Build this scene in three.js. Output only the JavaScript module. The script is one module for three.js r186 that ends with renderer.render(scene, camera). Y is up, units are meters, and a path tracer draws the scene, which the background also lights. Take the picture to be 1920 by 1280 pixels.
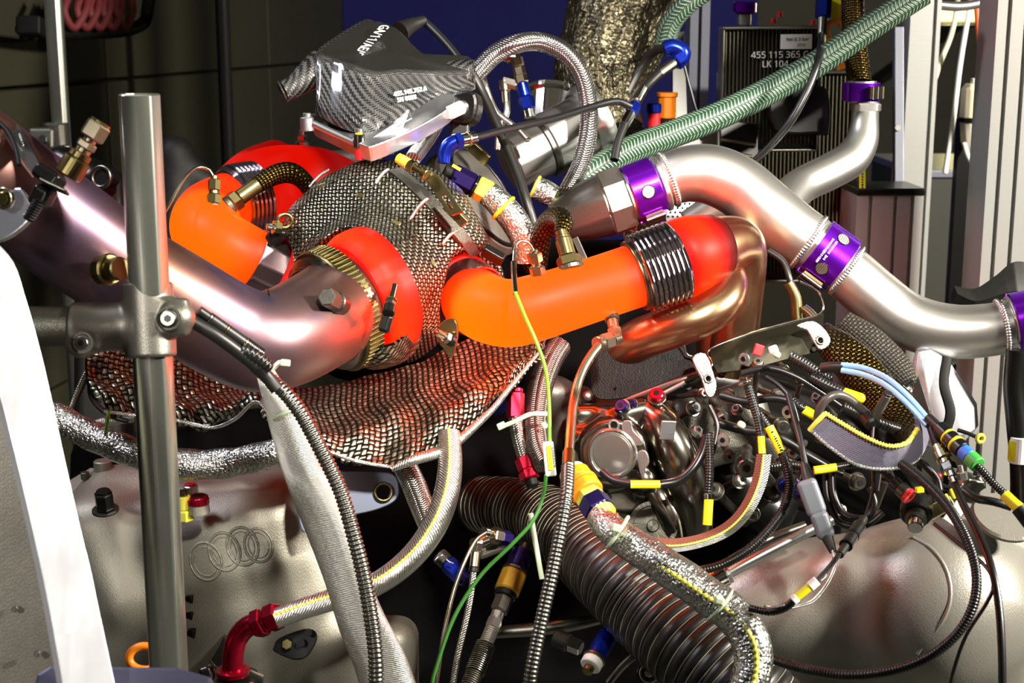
import * as THREE from 'three';
import { mergeGeometries, toCreasedNormals, mergeVertices } from 'three/addons/utils/BufferGeometryUtils.js';
import { RoundedBoxGeometry } from 'three/addons/geometries/RoundedBoxGeometry.js';
import { FontLoader } from 'three/addons/loaders/FontLoader.js';
import { TextGeometry } from 'three/addons/geometries/TextGeometry.js';
import { RectAreaLightUniformsLib } from 'three/addons/lights/RectAreaLightUniformsLib.js';

// ---------- camera, lamps, exposure ----------
const V3 = THREE.Vector3, PI = Math.PI;
const scene = new THREE.Scene();
scene.background = new THREE.Color(0x000000);
const FOV = 26, FPX = 640 / Math.tan(FOV / 2 * PI / 180), PITCH = 12 * PI / 180;
const EYE = new V3(0, 1.5, 0);
const FWD = new V3(0, -Math.sin(PITCH), -Math.cos(PITCH)), RGT = new V3(1, 0, 0), UPV = new V3(0, Math.cos(PITCH), -Math.sin(PITCH));
const camera = new THREE.PerspectiveCamera(FOV, 1.5, 0.05, 30);
camera.position.copy(EYE); camera.lookAt(EYE.clone().add(FWD)); camera.updateMatrixWorld();
camera.focus = 1.24; camera.userData.fStop = 13;
const renderer = new THREE.WebGLRenderer({ antialias: true });
renderer.toneMapping = THREE.LinearToneMapping;
renderer.toneMappingExposure = 1.25;
renderer.shadowMap.enabled = true; renderer.shadowMap.type = THREE.PCFSoftShadowMap;
RectAreaLightUniformsLib.init();
// flood lamps of the test cell: [position, target, side, watts-like intensity, colour]
const LAMPS = [
  { p: [0.5, 2.5, 0.45], t: [0.03, 1.37, -1.27], w: 0.2, h: 0.2, i: 36, c: 0xfff6ea, spot: 11.5 },        // narrow lamp over the photographer's shoulder, on the turbo (candela, half angle in degrees)
  { p: [1.75, 2.05, -0.55], t: [0.2, 1.12, -1.2], w: 0.18, h: 0.18, i: 1150, c: 0xfff6ea },      // flood beyond the cast plenum
  { p: [-0.6, 1.9, 0.55], t: [-0.3, 1.08, -1.15], w: 0.16, h: 0.16, i: 4.5, c: 0xfff8f0, spot: 10 },      // narrow lamp on the cam cover side
  { p: [-1.15, 2.6, -1.1], t: [-0.1, 1.2, -1.35], w: 0.2, h: 0.2, i: 130, c: 0xf0f0ff },    // high above the downpipe
  { p: [0.0, 2.85, -1.0], t: [0.0, 0, -1.05], w: 1.4, h: 0.16, i: 1.2, c: 0xf0f4c8 },       // ceiling tube over the engine
];
function P(x, y, d) { return EYE.clone().addScaledVector(FWD, d).addScaledVector(RGT, d * (x - 960) / FPX).addScaledVector(UPV, d * (640 - y) / FPX); }
const U = d => d / FPX;                                   // metres per photo pixel at depth d
function dirV(x, y, z) { return new V3().addScaledVector(RGT, x).addScaledVector(UPV, -y).addScaledVector(FWD, -z).normalize(); } // image x right, y down, z towards the camera
// ---------- seeded noise and textures ----------
function rng(seed) { let s = seed >>> 0; return () => { s = (s + 0x6D2B79F5) | 0; let t = Math.imul(s ^ (s >>> 15), 1 | s); t = (t + Math.imul(t ^ (t >>> 7), 61 | t)) ^ t; return ((t ^ (t >>> 14)) >>> 0) / 4294967296; }; }
const rnd = rng(7);
function noiseGrid(n, seed) { const r = rng(seed), a = new Float32Array(n * n); for (let i = 0; i < a.length; i++) a[i] = r(); return a; }
const NG = noiseGrid(64, 11);
function vnoise(x, y, per) {           // tileable value noise, per = period in cells (<= 64)
  const xi = Math.floor(x), yi = Math.floor(y); let fx = x - xi, fy = y - yi; fx = fx * fx * (3 - 2 * fx); fy = fy * fy * (3 - 2 * fy);
  const w = v => ((v % per) + per) % per, g = (a, b) => NG[w(b) * 64 + w(a)];
  return (g(xi, yi) * (1 - fx) + g(xi + 1, yi) * fx) * (1 - fy) + (g(xi, yi + 1) * (1 - fx) + g(xi + 1, yi + 1) * fx) * fy;
}
function fbm(u, v, base, oct) { let s = 0, a = 0.5, p = base, t = 0; for (let i = 0; i < oct && p <= 64; i++) { s += a * vnoise(u * p, v * p, p); t += a; a *= 0.5; p *= 2; } return s / t; }
function tex(n, m, fn, srgb, rep) {
  const d = new Uint8Array(n * m * 4);
  for (let j = 0; j < m; j++) for (let i = 0; i < n; i++) { const c = fn((i + 0.5) / n, (j + 0.5) / m), k = (j * n + i) * 4; const a = Array.isArray(c) ? c : [c, c, c]; for (let q = 0; q < 3; q++) d[k + q] = Math.max(0, Math.min(255, a[q] * 255)); d[k + 3] = 255; }
  const t = new THREE.DataTexture(d, n, m, THREE.RGBAFormat); t.wrapS = t.wrapT = THREE.RepeatWrapping; t.magFilter = THREE.LinearFilter; t.minFilter = THREE.LinearMipmapLinearFilter; t.generateMipmaps = true;
  if (srgb) t.colorSpace = THREE.SRGBColorSpace; if (rep) t.repeat.set(rep, rep); t.needsUpdate = true; return t;
}
const mix = (a, b, t) => a + (b - a) * t, mix3 = (a, b, t) => [mix(a[0], b[0], t), mix(a[1], b[1], t), mix(a[2], b[2], t)], clamp = (x, a = 0, b = 1) => Math.min(b, Math.max(a, x)), sst = (a, b, x) => { const t = clamp((x - a) / (b - a)); return t * t * (3 - 2 * t); };
// plain basket weave height: n x n threads over a tile
function weaveH(u, v, n) { const x = u * n, y = v * n, ix = Math.floor(x), iy = Math.floor(y), fx = x - ix - 0.5, fy = y - iy - 0.5; const over = (ix + iy) % 2 === 0; const a = Math.cos(fx * PI) * (0.55 + 0.45 * Math.cos(fy * PI * 0.9)), b = Math.cos(fy * PI) * (0.55 + 0.45 * Math.cos(fx * PI * 0.9)); return over ? Math.pow(a, 0.7) : Math.pow(b, 0.7) * 0.75; }
// chevron braid height
function braidH(u, v, n) { const col = Math.floor(v * n) % 2, s = col ? u * n * 2 + (v * n % 1) : u * n * 2 - (v * n % 1); const f = ((s % 1) + 1) % 1, e = (v * n) % 1; return Math.pow(Math.sin(f * PI), 0.6) * Math.pow(Math.sin(e * PI), 0.35); }
function twillId(u, v, n) { const ix = Math.floor(u * n), iy = Math.floor(v * n); return ((ix + iy) % 4) < 2; }
const T = {
  braidC: tex(256, 256, (u, v) => { const n = 4, c = Math.floor(v * n) % 2, e = v * n % 1, s = c ? u * n * 2 + e : u * n * 2 - e, f = ((s % 1) + 1) % 1; const k = f > 0.36 && f < 0.58 && e > 0.06 && e < 0.94 ? 1 : 0; return k ? [0.56, 0.64, 0.56] : [0.12, 0.22, 0.15]; }, true),
  weave: tex(256, 256, (u, v) => weaveH(u, v, 8) * (0.8 + 0.2 * fbm(u, v, 4, 3))),
  weaveC: tex(256, 256, (u, v) => { const h = weaveH(u, v, 8), g = 0.16 + 0.84 * sst(0.35, 0.9, h), t = fbm(u, v, 4, 4); return mix3([0.36 * g, 0.34 * g, 0.24 * g], [0.92 * g, 0.91 * g, 0.82 * g], 0.25 + 0.65 * t); }, true),
  braid: tex(256, 256, (u, v) => braidH(u, v, 4)),
  crinkle: tex(256, 256, (u, v) => { const a = Math.abs(fbm(u, v, 6, 4) - 0.5) * 2, b = Math.abs(fbm(v, u, 12, 3) - 0.5) * 2; return clamp(1 - 0.7 * a - 0.5 * b + 0.18 * weaveH(u, v, 16)); }),
  foil: tex(256, 256, (u, v) => { const s = Math.pow(Math.abs(Math.sin((u * 10 + v * 6) * PI)), 0.6); return clamp(0.6 * s + 0.4 * fbm(u, v, 8, 3)); }),
  cast: tex(256, 256, (u, v) => 0.5 * fbm(u, v, 16, 3) + 0.5 * fbm(v, u, 32, 2)),
  blotch: tex(256, 256, (u, v) => 0.55 + 0.45 * fbm(u, v, 3, 5)),
  brush: tex(256, 256, (u, v) => 0.6 * vnoise(u * 3, v * 64, 64) + 0.4 * vnoise(u * 6 + 9, v * 64, 64)),
  scratch: tex(256, 256, (u, v) => 0.35 + 0.4 * fbm(u, v, 5, 4) + 0.15 * vnoise(u * 64, v * 8, 64)),
  carbonB: tex(128, 128, (u, v) => { const n = 8, x = u * n % 1, y = v * n % 1; return twillId(u, v, n) ? Math.sqrt(Math.sin(clamp(x) * PI)) : Math.sqrt(Math.sin(clamp(y) * PI)) * 0.55; }),
  carbonC: tex(128, 128, (u, v) => { const n = 8, th = Math.floor((twillId(u, v, n) ? v : u) * 64); const k = (twillId(u, v, n) ? 0.30 : 0.06) * (0.75 + 0.25 * (th % 3) / 2); return [k, k, k * 0.98]; }, true),
  rib: tex(64, 8, (u) => 0.5 + 0.5 * Math.sin(u * 2 * PI)),
  // oxide colours of heated stainless steel: straw, purple, blue, bronze
  tint: tex(512, 128, (u, v) => {
    const t = clamp(u + 0.10 * (fbm(u, v, 4, 4) - 0.5)), c = [[0.66, 0.50, 0.42], [0.70, 0.58, 0.56], [0.62, 0.52, 0.60], [0.74, 0.56, 0.48], [0.62, 0.54, 0.66], [0.70, 0.52, 0.45], [0.64, 0.42, 0.36]];
    const k = t * (c.length - 1), i = Math.min(c.length - 2, Math.floor(k)); let q = mix3(c[i], c[i + 1], k - i); const s = 0.8 + 0.4 * fbm(v, u, 8, 4); const b = sst(0.55, 0.7, fbm(u + 0.3, v, 6, 4)); q = mix3(q, [0.42, 0.42, 0.66], b * 0.5); return q.map(x => x * s);
  }, true),
};
const texClone = (t, rx, ry) => { const c = t.clone(); c.repeat.set(rx, ry === undefined ? rx : ry); c.needsUpdate = true; return c; };
// ---------- materials ----------
const col = (r, g, b) => new THREE.Color().setRGB(r, g, b);
function M(color, rough, metal, o = {}) { const c = color instanceof THREE.Color ? color : new THREE.Color(color); const phys = 'clearcoat' in o || 'specularIntensity' in o || 'transmission' in o || 'sheen' in o || 'anisotropy' in o; return new (phys ? THREE.MeshPhysicalMaterial : THREE.MeshStandardMaterial)({ color: c, roughness: rough, metalness: metal, ...o }); }
const B = (t, rep, scale) => ({ bumpMap: texClone(T[t], rep), bumpScale: scale });
const mat = {
  galv: M(0xc6ccbe, 0.3, 0.95, { ...B('blotch', 7, 0.00012), map: texClone(T.blotch, 5) }),
  steel: M(0xc6c6c1, 0.28, 0.95, { ...B('brush', 25, 0.00004) }),
  steelDark: M(0x77766e, 0.3, 1, { ...B('scratch', 20, 0.00008) }),
  chrome: M(0xdedcd6, 0.12, 1),
  brassy: M(0x857a50, 0.3, 1, { ...B('scratch', 25, 0.00006) }),
  nickel: M(0xbdb198, 0.24, 1),
  cast: M(0x8e8c7e, 0.48, 0.6, { ...B('cast', 60, 0.00022), map: texClone(T.blotch, 5) }),
  castFine: M(0x86847a, 0.42, 0.85, { ...B('cast', 80, 0.00015), map: texClone(T.blotch, 7) }),
  castDark: M(0x55544c, 0.45, 0.85, { ...B('cast', 60, 0.0003) }),
  tank: M(0x8a887e, 0.4, 0.5, { ...B('cast', 55, 0.00018) }),
  alu: M(0xd6d8dc, 0.34, 1, { ...B('brush', 12, 0.00005) }),
  aluBright: M(0xe9ecf2, 0.45, 0.6, { ...B('scratch', 9, 0.00006), roughnessMap: texClone(T.scratch, 6) }),
  aluPipe: M(0xd6d4ce, 0.38, 1, { ...B('blotch', 8, 0.0001) }),
  weld: M(0xd8d6d0, 0.3, 1),
  silverFoil: M(0xd9d9d4, 0.3, 1, { ...B('foil', 45, 0.0008) }),
  crinkle: M(0xcfcfc8, 0.26, 1, { ...B('crinkle', 26, 0.0016) }),
  sleeveWhite: M(0xb4b4ae, 0.4, 0.9, { ...B('foil', 70, 0.0007) }),
  weave: M(0xffffff, 0.32, 0.95, { ...B('weave', 38, 0.0011), map: texClone(T.weaveC, 38) }),
  weaveCoarse: M(0xffffff, 0.34, 0.95, { ...B('weave', 26, 0.0014), map: texClone(T.weaveC, 26) }),
  weaveGold: M(0x8c7440, 0.35, 0.95, { ...B('weave', 40, 0.0011), map: texClone(T.weaveC, 40) }),
  braidSteel: M(0xb9b7ae, 0.3, 1, { ...B('braid', 60, 0.0006) }),
  braidArch: M(0x96938f, 0.3, 1, { ...B('braid', 45, 0.0008) }),
  braidGreen: M(0xffffff, 0.4, 0.1, { ...B('braid', 30, 0.0006), map: texClone(T.braidC, 30) }),
  cloth: M(0x5c5648, 0.55, 0.35, { ...B('weave', 40, 0.0008), map: texClone(T.weaveC, 40) }),
  webbing: M(0x6a6878, 0.8, 0.1, { ...B('foil', 60, 0.001) }),
  webbingBrown: M(0x6a3a28, 0.8, 0.1, { ...B('weave', 60, 0.0008) }),
  thread: M(0xc9c04a, 0.7, 0),
  carbon: M(0xffffff, 0.42, 0.35, { map: texClone(T.carbonC, 58), ...B('carbonB', 58, 0.0004), clearcoat: 1, clearcoatRoughness: 0.06 }),
  carbonFlat: M(0x15150f, 0.5, 0.2, { clearcoat: 0.8, clearcoatRoughness: 0.12, ...B('carbonB', 32, 0.00008) }),
  carbonCloth: M(0x55503e, 0.36, 0.85, { ...B('crinkle', 9, 0.006), map: texClone(T.blotch, 12) }),
  rubber: M(0x12120f, 0.42, 0),
  plastic: M(0x0e0e0c, 0.3, 0),
  conduit: M(0x161614, 0.28, 0),
  cable: M(0x101010, 0.35, 0),
  greyShrink: M(0x62666c, 0.32, 0),
  boot: M(0x3a3834, 0.35, 0.1),
  yellow: M(0xd8d010, 0.42, 0),
  yellowDull: M(0xb8b43c, 0.5, 0),
  orange: M(0xe07a10, 0.42, 0),
  blueAno: M(0x1830a8, 0.24, 0.85),
  purple: M(0x6a10b8, 0.26, 0.85),
  redAno: M(0xa8142e, 0.24, 0.85),
  violetAno: M(0x2c2260, 0.26, 0.85),
  red: M(0xb8161c, 0.4, 0),
  green: M(0x3a9a3a, 0.4, 0),
  blue: M(0x2f6ad0, 0.4, 0),
  wireGreen: M(0x6a9a22, 0.4, 0),
  tubeBlue: M(0x8fb6dc, 0.12, 0, { transmission: 0.35, thickness: 0.004, ior: 1.4 }),
  tie: M(0xb9c8a8, 0.5, 0, { transmission: 0.25, thickness: 0 }),
  white: M(0xe6e6e0, 0.5, 0),
  paper: M(0xf2f2ee, 0.6, 0),
  black: M(0x080807, 0.6, 0, { specularIntensity: 0.4 }),
  blackMetal: M(0x141412, 0.32, 0.5),
  tint: M(0xc8c2c0, 0.36, 0.95, { map: T.tint, ...B('scratch', 10, 0.00006), }),
  header: M(0xa08a66, 0.28, 1, { ...B('scratch', 12, 0.00008), map: texClone(T.blotch, 10) }),
  bellows: M(0x9a8f92, 0.2, 1),
  strap: M(0x8f7d84, 0.28, 1, { ...B('scratch', 14, 0.00006) }),
  braidDull: M(0x77756e, 0.34, 1, { ...B('braid', 60, 0.0006) }),
  hexGrey: M(0x4c4b46, 0.4, 0.8, { ...B('cast', 80, 0.00012) }),
  bandBrass: M(0x625a3a, 0.34, 1),
  pumpMetal: M(0x77746a, 0.2, 1, { ...B('scratch', 10, 0.00006) }),
  cord: M(0x9a937a, 0.6, 0), cordDark: M(0x6a6452, 0.6, 0),
  wallPaint: M(0x2a2a14, 0.7, 0, { ...B('blotch', 2, 0.001), map: texClone(T.blotch, 1) }),
  floorPaint: M(0x55564e, 0.6, 0, { map: texClone(T.blotch, 1) }),
  bluePanel: M(0x02065c, 0.9, 0, { map: texClone(T.blotch, 2) }),
  seam: M(0x20200f, 0.8, 0),
  darkPanel: M(0x2a2b20, 0.6, 0.1, { map: texClone(T.blotch, 3) }),
  frameAlu: M(0x9c9d98, 0.42, 0.4, { ...B('brush', 8, 0.00004) }),
  frameGrey: M(0x70737c, 0.4, 0.6),
  core: M(0x1c1b14, 0.4, 0.8),
  skinAlu: M(0x4a4838, 0.4, 0.8),
  glassTube: M(0xd8d4c4, 0.3, 0, { transmission: 0.3, thickness: 0 }),
  cream: M(0xd8cfae, 0.55, 0),
  orangeTube: M(0xd0561a, 0.4, 0),
  maroon: M(0x5a1418, 0.7, 0),
};
// red-hot metal: the emission follows the temperature along the pipe (u along, v round)
function hot(stops, gain, wob = 0.06) {     // stops: [u, r, g, b] linear emission
  const t = tex(256, 64, (u, v) => { const k = clamp(u + wob * (fbm(u * 0.999, v, 4, 3) - 0.5)); let i = 0; while (i < stops.length - 2 && k > stops[i + 1][0]) i++; const a = stops[i], b = stops[i + 1], f = sst(0, 1, clamp((k - a[0]) / (b[0] - a[0]))); return mix3(a.slice(1), b.slice(1), f); });
  t.wrapS = THREE.ClampToEdgeWrapping; t.colorSpace = THREE.NoColorSpace;
  return new THREE.MeshPhysicalMaterial({ color: 0x0c0504, roughness: 0.45, metalness: 0, specularIntensity: 0.2, emissive: 0xffffff, emissiveMap: t, emissiveIntensity: gain });
}
const RED = [0.80, 0.006, 0.0], DRED = [0.30, 0.002, 0.0], ORA = [1.0, 0.135, 0.0], ORR = [0.95, 0.045, 0.0], YEL = [1.0, 0.19, 0.0], COLD = [0.0, 0.0, 0.0];
// ---------- scene bookkeeping ----------
const taken = {};
function numbered(n) { const k = taken[n] || 0; taken[n] = k + 1; return k ? n + '_' + String(k).padStart(3, '0') : n; }
function thing(name, label, category, group) { const o = new THREE.Group(); o.name = numbered(name); o.userData = { label, category }; if (group) o.userData.group = group; scene.add(o); return o; }
function shade(o) { o.traverse(m => { if (m.isMesh) { m.castShadow = true; m.receiveShadow = true; } }); }
function part(parent, name, geo, material, label) { const m = new THREE.Mesh(geo, material); m.name = name; if (label) m.userData.label = label; parent.add(m); return m; }
function solo(name, geo, material, label, category, group) { const m = new THREE.Mesh(geo, material); m.name = numbered(name); m.userData = { label, category }; if (group) m.userData.group = group; scene.add(m); return m; }
function struct(name, geo, material) { const m = new THREE.Mesh(geo, material); m.name = name; m.userData = { kind: 'structure' }; scene.add(m); return m; }
// ---------- geometry ----------
const boxUV = (g, s = 1) => {      // per-triangle box projection, uv in metres
  const n = g.index ? g.toNonIndexed() : g, p = n.attributes.position, uv = new Float32Array(p.count * 2), a = new V3(), b = new V3(), c = new V3();
  for (let i = 0; i < p.count; i += 3) { a.fromBufferAttribute(p, i); b.fromBufferAttribute(p, i + 1); c.fromBufferAttribute(p, i + 2); const q = b.clone().sub(a).cross(c.clone().sub(a)); const ax = Math.abs(q.x), ay = Math.abs(q.y), az = Math.abs(q.z);
    [a, b, c].forEach((v, k) => { const j = (i + k) * 2; if (ax >= ay && ax >= az) { uv[j] = v.z * s; uv[j + 1] = v.y * s; } else if (ay >= az) { uv[j] = v.x * s; uv[j + 1] = v.z * s; } else { uv[j] = v.x * s; uv[j + 1] = v.y * s; } }); }
  n.setAttribute('uv', new THREE.BufferAttribute(uv, 2)); return n;
};
function cat(pts, k, f) { // Catmull-Rom on arrays of numbers
  const n = pts.length, a = pts[Math.max(0, k - 1)], b = pts[k], c = pts[Math.min(n - 1, k + 1)], d = pts[Math.min(n - 1, k + 2)], f2 = f * f, f3 = f2 * f;
  return b.map((_, i) => 0.5 * (2 * b[i] + (c[i] - a[i]) * f + (2 * a[i] - 5 * b[i] + 4 * c[i] - d[i]) * f2 + (3 * b[i] - a[i] - 3 * c[i] + d[i]) * f3));
}
// control points [px, py, depth, radius px] -> world samples {p, r, s}
function path(ctrl, step, r0) {
  // what leaves the frame runs on beyond it
  const far = c => c[0] < -15 || c[0] > 1930 || c[1] < -15 || c[1] > 1290, on = (a, b) => { const k = 220 / Math.max(30, Math.hypot(b[0] - a[0], b[1] - a[1])); return [b[0] + (b[0] - a[0]) * k, b[1] + (b[1] - a[1]) * k, b[2] + (b[2] - a[2]) * Math.min(k, 1), b[3]]; };
  if (far(ctrl[ctrl.length - 1])) ctrl = [...ctrl, on(ctrl[ctrl.length - 2], ctrl[ctrl.length - 1])]; if (far(ctrl[0])) ctrl = [on(ctrl[1], ctrl[0]), ...ctrl];
  const w = ctrl.map(c => { const p = P(c[0], c[1], c[2]); return [p.x, p.y, p.z, (c[3] === undefined ? r0 : c[3]) * U(c[2])]; });
  const dense = []; for (let k = 0; k < w.length - 1; k++) for (let i = 0; i < 24; i++) dense.push(cat(w, k, i / 24)); dense.push(w[w.length - 1]);
  const L = [0]; for (let i = 1; i < dense.length; i++) L.push(L[i - 1] + Math.hypot(dense[i][0] - dense[i - 1][0], dense[i][1] - dense[i - 1][1], dense[i][2] - dense[i - 1][2]));
  const tot = L[L.length - 1], n = Math.max(2, Math.round(tot / step)), out = []; let j = 0;
  for (let i = 0; i <= n; i++) { const s = tot * i / n; while (j < L.length - 2 && L[j + 1] < s) j++; const f = clamp((s - L[j]) / Math.max(1e-9, L[j + 1] - L[j])); const q = dense[j].map((v, t) => mix(v, dense[j + 1][t], f)); out.push({ p: new V3(q[0], q[1], q[2]), r: q[3], s }); }
  out.total = tot; return out;
}
function frames(S) {
  const T0 = S.map((q, i) => S[Math.min(S.length - 1, i + 1)].p.clone().sub(S[Math.max(0, i - 1)].p).normalize());
  let n = new V3(0, 1, 0); if (Math.abs(T0[0].y) > 0.9) n.set(1, 0, 0); n.addScaledVector(T0[0], -n.dot(T0[0])).normalize();
  return S.map((q, i) => { if (i) { n = n.clone().addScaledVector(T0[i], -n.dot(T0[i])).normalize(); } return { t: T0[i], n: n.clone(), b: T0[i].clone().cross(n) }; });
}
// swept tube; rf(s, th, r, i) -> radius; flat: [k, ref] squeezes the section across the viewing direction
function sweepS(S, o = {}) {
  const m = o.m || 20, Fm = frames(S), pos = [], uv = [], idx = [], tile = o.tile || 0.02;
  if (o.flat) S.forEach((q, i) => { const v = (o.flatDir || FWD), f = Fm[i]; f.n = v.clone().addScaledVector(f.t, -v.dot(f.t)).normalize(); f.b = f.t.clone().cross(f.n); });
  const rm = S.reduce((a, q) => a + q.r, 0) / S.length, circ = Math.max(1, Math.round(2 * PI * rm / tile)) * tile;
  S.forEach((q, i) => { const f = Fm[i]; for (let j = 0; j <= m; j++) { const th = j / m * 2 * PI, r = o.rf ? o.rf(q.s, j === m ? 0 : th, q.r, i, S.total) : q.r, k = o.flat || 1; const a = Math.cos(th) * r * k, b = Math.sin(th) * r; pos.push(q.p.x + f.n.x * a + f.b.x * b, q.p.y + f.n.y * a + f.b.y * b, q.p.z + f.n.z * a + f.b.z * b); uv.push(o.unit ? q.s / S.total : q.s, o.unit ? j / m : j / m * circ); } });
  const w = m + 1; for (let i = 0; i < S.length - 1; i++) for (let j = 0; j < m; j++) { const a = i * w + j, b = a + 1, c = a + w, d = c + 1; idx.push(a, b, c, b, d, c); }
  const g = new THREE.BufferGeometry(); g.setAttribute('position', new THREE.Float32BufferAttribute(pos, 3)); g.setAttribute('uv', new THREE.Float32BufferAttribute(uv, 2)); g.setIndex(idx); g.computeVertexNormals();
  const N = g.attributes.normal; for (let i = 0; i < S.length; i++) { const a = i * w, b = a + m, x = N.getX(a) + N.getX(b), y = N.getY(a) + N.getY(b), z = N.getZ(a) + N.getZ(b), l = Math.hypot(x, y, z) || 1; N.setXYZ(a, x / l, y / l, z / l); N.setXYZ(b, x / l, y / l, z / l); }
  if (o.open) return g;
  const caps = [g]; for (const e of [0, S.length - 1]) { const cp = [], ci = [], cu = [], cn = [], sgn = e ? 1 : -1, t = Fm[e].t; cp.push(S[e].p.x, S[e].p.y, S[e].p.z); cu.push(0, 0); cn.push(t.x * sgn, t.y * sgn, t.z * sgn); for (let j = 0; j <= m; j++) { const k = (e * w + j) * 3; cp.push(pos[k], pos[k + 1], pos[k + 2]); cu.push(pos[k] - S[e].p.x, pos[k + 1] - S[e].p.y); cn.push(t.x * sgn, t.y * sgn, t.z * sgn); if (j) e ? ci.push(0, j, j + 1) : ci.push(0, j + 1, j); } const c = new THREE.BufferGeometry(); c.setAttribute('position', new THREE.Float32BufferAttribute(cp, 3)); c.setAttribute('uv', new THREE.Float32BufferAttribute(cu, 2)); c.setAttribute('normal', new THREE.Float32BufferAttribute(cn, 3)); c.setIndex(ci); caps.push(c); }
  return mergeGeometries(caps);
}
function tube(ctrl, r, o = {}) { return sweepS(path(ctrl, o.step || 0.004, r), o); }
const corr = (pitch, amp, sharp = 1) => (s, th, r) => r * (1 - amp + amp * Math.pow(Math.abs(Math.cos(s / pitch * PI)), sharp));
function flexTube(ctrl, r, pitchPx, d, amp = 0.2, m = 12) { const pitch = pitchPx * U(d); return sweepS(path(ctrl, pitch / 4, r), { m, rf: corr(pitch, amp, 0.7) }); }
// lathe along an axis: profile [[along, radius]...] metres
function axisQ(dir) { return new THREE.Quaternion().setFromUnitVectors(new V3(0, 1, 0), dir.clone().normalize()); }
function lathe(a, dir, prof, o = {}) {
  const n = o.n || 28; let g = new THREE.LatheGeometry(prof.map(q => new THREE.Vector2(Math.max(q[1], 1e-6), q[0])), n);
  const pr = prof.reduce((s, q) => Math.max(s, q[1]), 0), uv = g.attributes.uv, ps = g.attributes.position; for (let i = 0; i < uv.count; i++) uv.setXY(i, o.unit ? uv.getY(i) : ps.getY(i), uv.getX(i) * (o.unit ? 1 : Math.max(1, Math.round(2 * PI * pr / 0.02)) * 0.02));
  g = n <= 8 ? (() => { const q = g.toNonIndexed(); q.computeVertexNormals(); return q; })() : toCreasedNormals(g, o.crease || 0.6);
  if (o.spin) g.rotateY(o.spin); g.applyQuaternion(axisQ(dir)); g.translate(a.x, a.y, a.z); return g;
}
const cyl = (len, r, c = 0.12) => { const k = Math.min(r, len) * c; return [[0, 0], [0, r - k], [k, r], [len - k, r], [len, r - k], [len, 0]]; };
// a fitting: segments along an axis, each a mesh part: [name, material, length px, r0 px, r1 px | 'hex' | 'flex']
function fitting(par, x, y, d, dir, segs, sc = 1) {
  const u = U(d) * sc, D = dir.clone().normalize(); let p = P(x, y, d), s = 0;
  for (const [name, m, len, r0, r1] of segs) {
    const a = p.clone().addScaledVector(D, s * u); let g;
    if (r1 === 'hex') g = lathe(a, D, cyl(len * u, r0 * u, 0.14), { n: 6, spin: 0.4 });
    else if (r1 === 'flex') { const pr = [[0, 0]], k = Math.max(3, Math.round(len / 4)); for (let i = 0; i < k; i++) { pr.push([(i + 0.02) / k * len * u, r0 * 0.86 * u], [(i + 0.25) / k * len * u, r0 * u], [(i + 0.7) / k * len * u, r0 * u], [(i + 0.95) / k * len * u, r0 * 0.86 * u]); } pr.push([len * u, 0]); g = lathe(a, D, pr); }
    else if (typeof r1 === 'number') g = lathe(a, D, [[0, 0], [0, r0 * u], [len * u, r1 * u], [len * u, 0]]);
    else g = lathe(a, D, cyl(len * u, r0 * u));
    if (name) part(par, name, g, m); s += len;
  }
  return p.addScaledVector(D, s * u);
}
// fitting laid between two photo points (third number of each: depth)
function fit2(par, a, b, segs) { const A = P(...a), Bp = P(...b), D = Bp.clone().sub(A), L = D.length(), tot = segs.reduce((s, q) => s + q[2], 0); D.normalize(); const sc = L / (tot * U(a[2])); return fitting(par, a[0], a[1], a[2], D, segs.map(q => [q[0], q[1], q[2] * sc, q[3], q[4]])); }
function ring(c, dir, r, w, t, o = {}) { const k = t * 0.25; return lathe(c.clone().addScaledVector(dir, -w / 2), dir, [[0, r], [0, r + t - k], [k, r + t], [w - k, r + t], [w, r + t - k], [w, r], [0, r]], { n: 40, ...o }); }
function tor(c, dir, R, r, n = 36, m = 10) { const g = new THREE.TorusGeometry(R, r, m, n); g.rotateX(PI / 2); g.applyQuaternion(axisQ(dir)); g.translate(c.x, c.y, c.z); return g; }
function ball(c, r, sx = 1, sy = 1, sz = 1) { const g = new THREE.SphereGeometry(r, 20, 14); g.scale(sx, sy, sz); g.translate(c.x, c.y, c.z); return g; }
// box with rounded edges between axes; c centre (world), x/y/z axis vectors (unit), sizes in metres
function obox(c, ax, ay, sx, sy, sz, rad = 0.0008) { const az = ax.clone().cross(ay).normalize(), g = boxUV(new RoundedBoxGeometry(sx, sy, sz, 2, Math.min(rad, sx / 2.2, sy / 2.2, sz / 2.2))); const m = new THREE.Matrix4().makeBasis(ax, az.clone().cross(ax).normalize(), az); m.setPosition(c); g.applyMatrix4(m); return g; }
function wbox(x0, x1, y0, y1, z0, z1, rad) { const sx = x1 - x0, sy = y1 - y0, sz = z1 - z0; const g = rad ? new RoundedBoxGeometry(sx, sy, sz, 2, rad) : new THREE.BoxGeometry(sx, sy, sz); g.translate((x0 + x1) / 2, (y0 + y1) / 2, (z0 + z1) / 2); return boxUV(g); }
// flat plate from a photo outline: points [px, py] (or [px, py, depth]) on one depth plane, thickness metres away from the camera; holes as outlines
function viewFrame(x, y, d) { const m = new THREE.Matrix4().makeBasis(RGT, UPV, FWD.clone().negate()), u = U(d); m.scale(new V3(u, u, u)); m.setPosition(P(x, y, d)); return m; }
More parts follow.
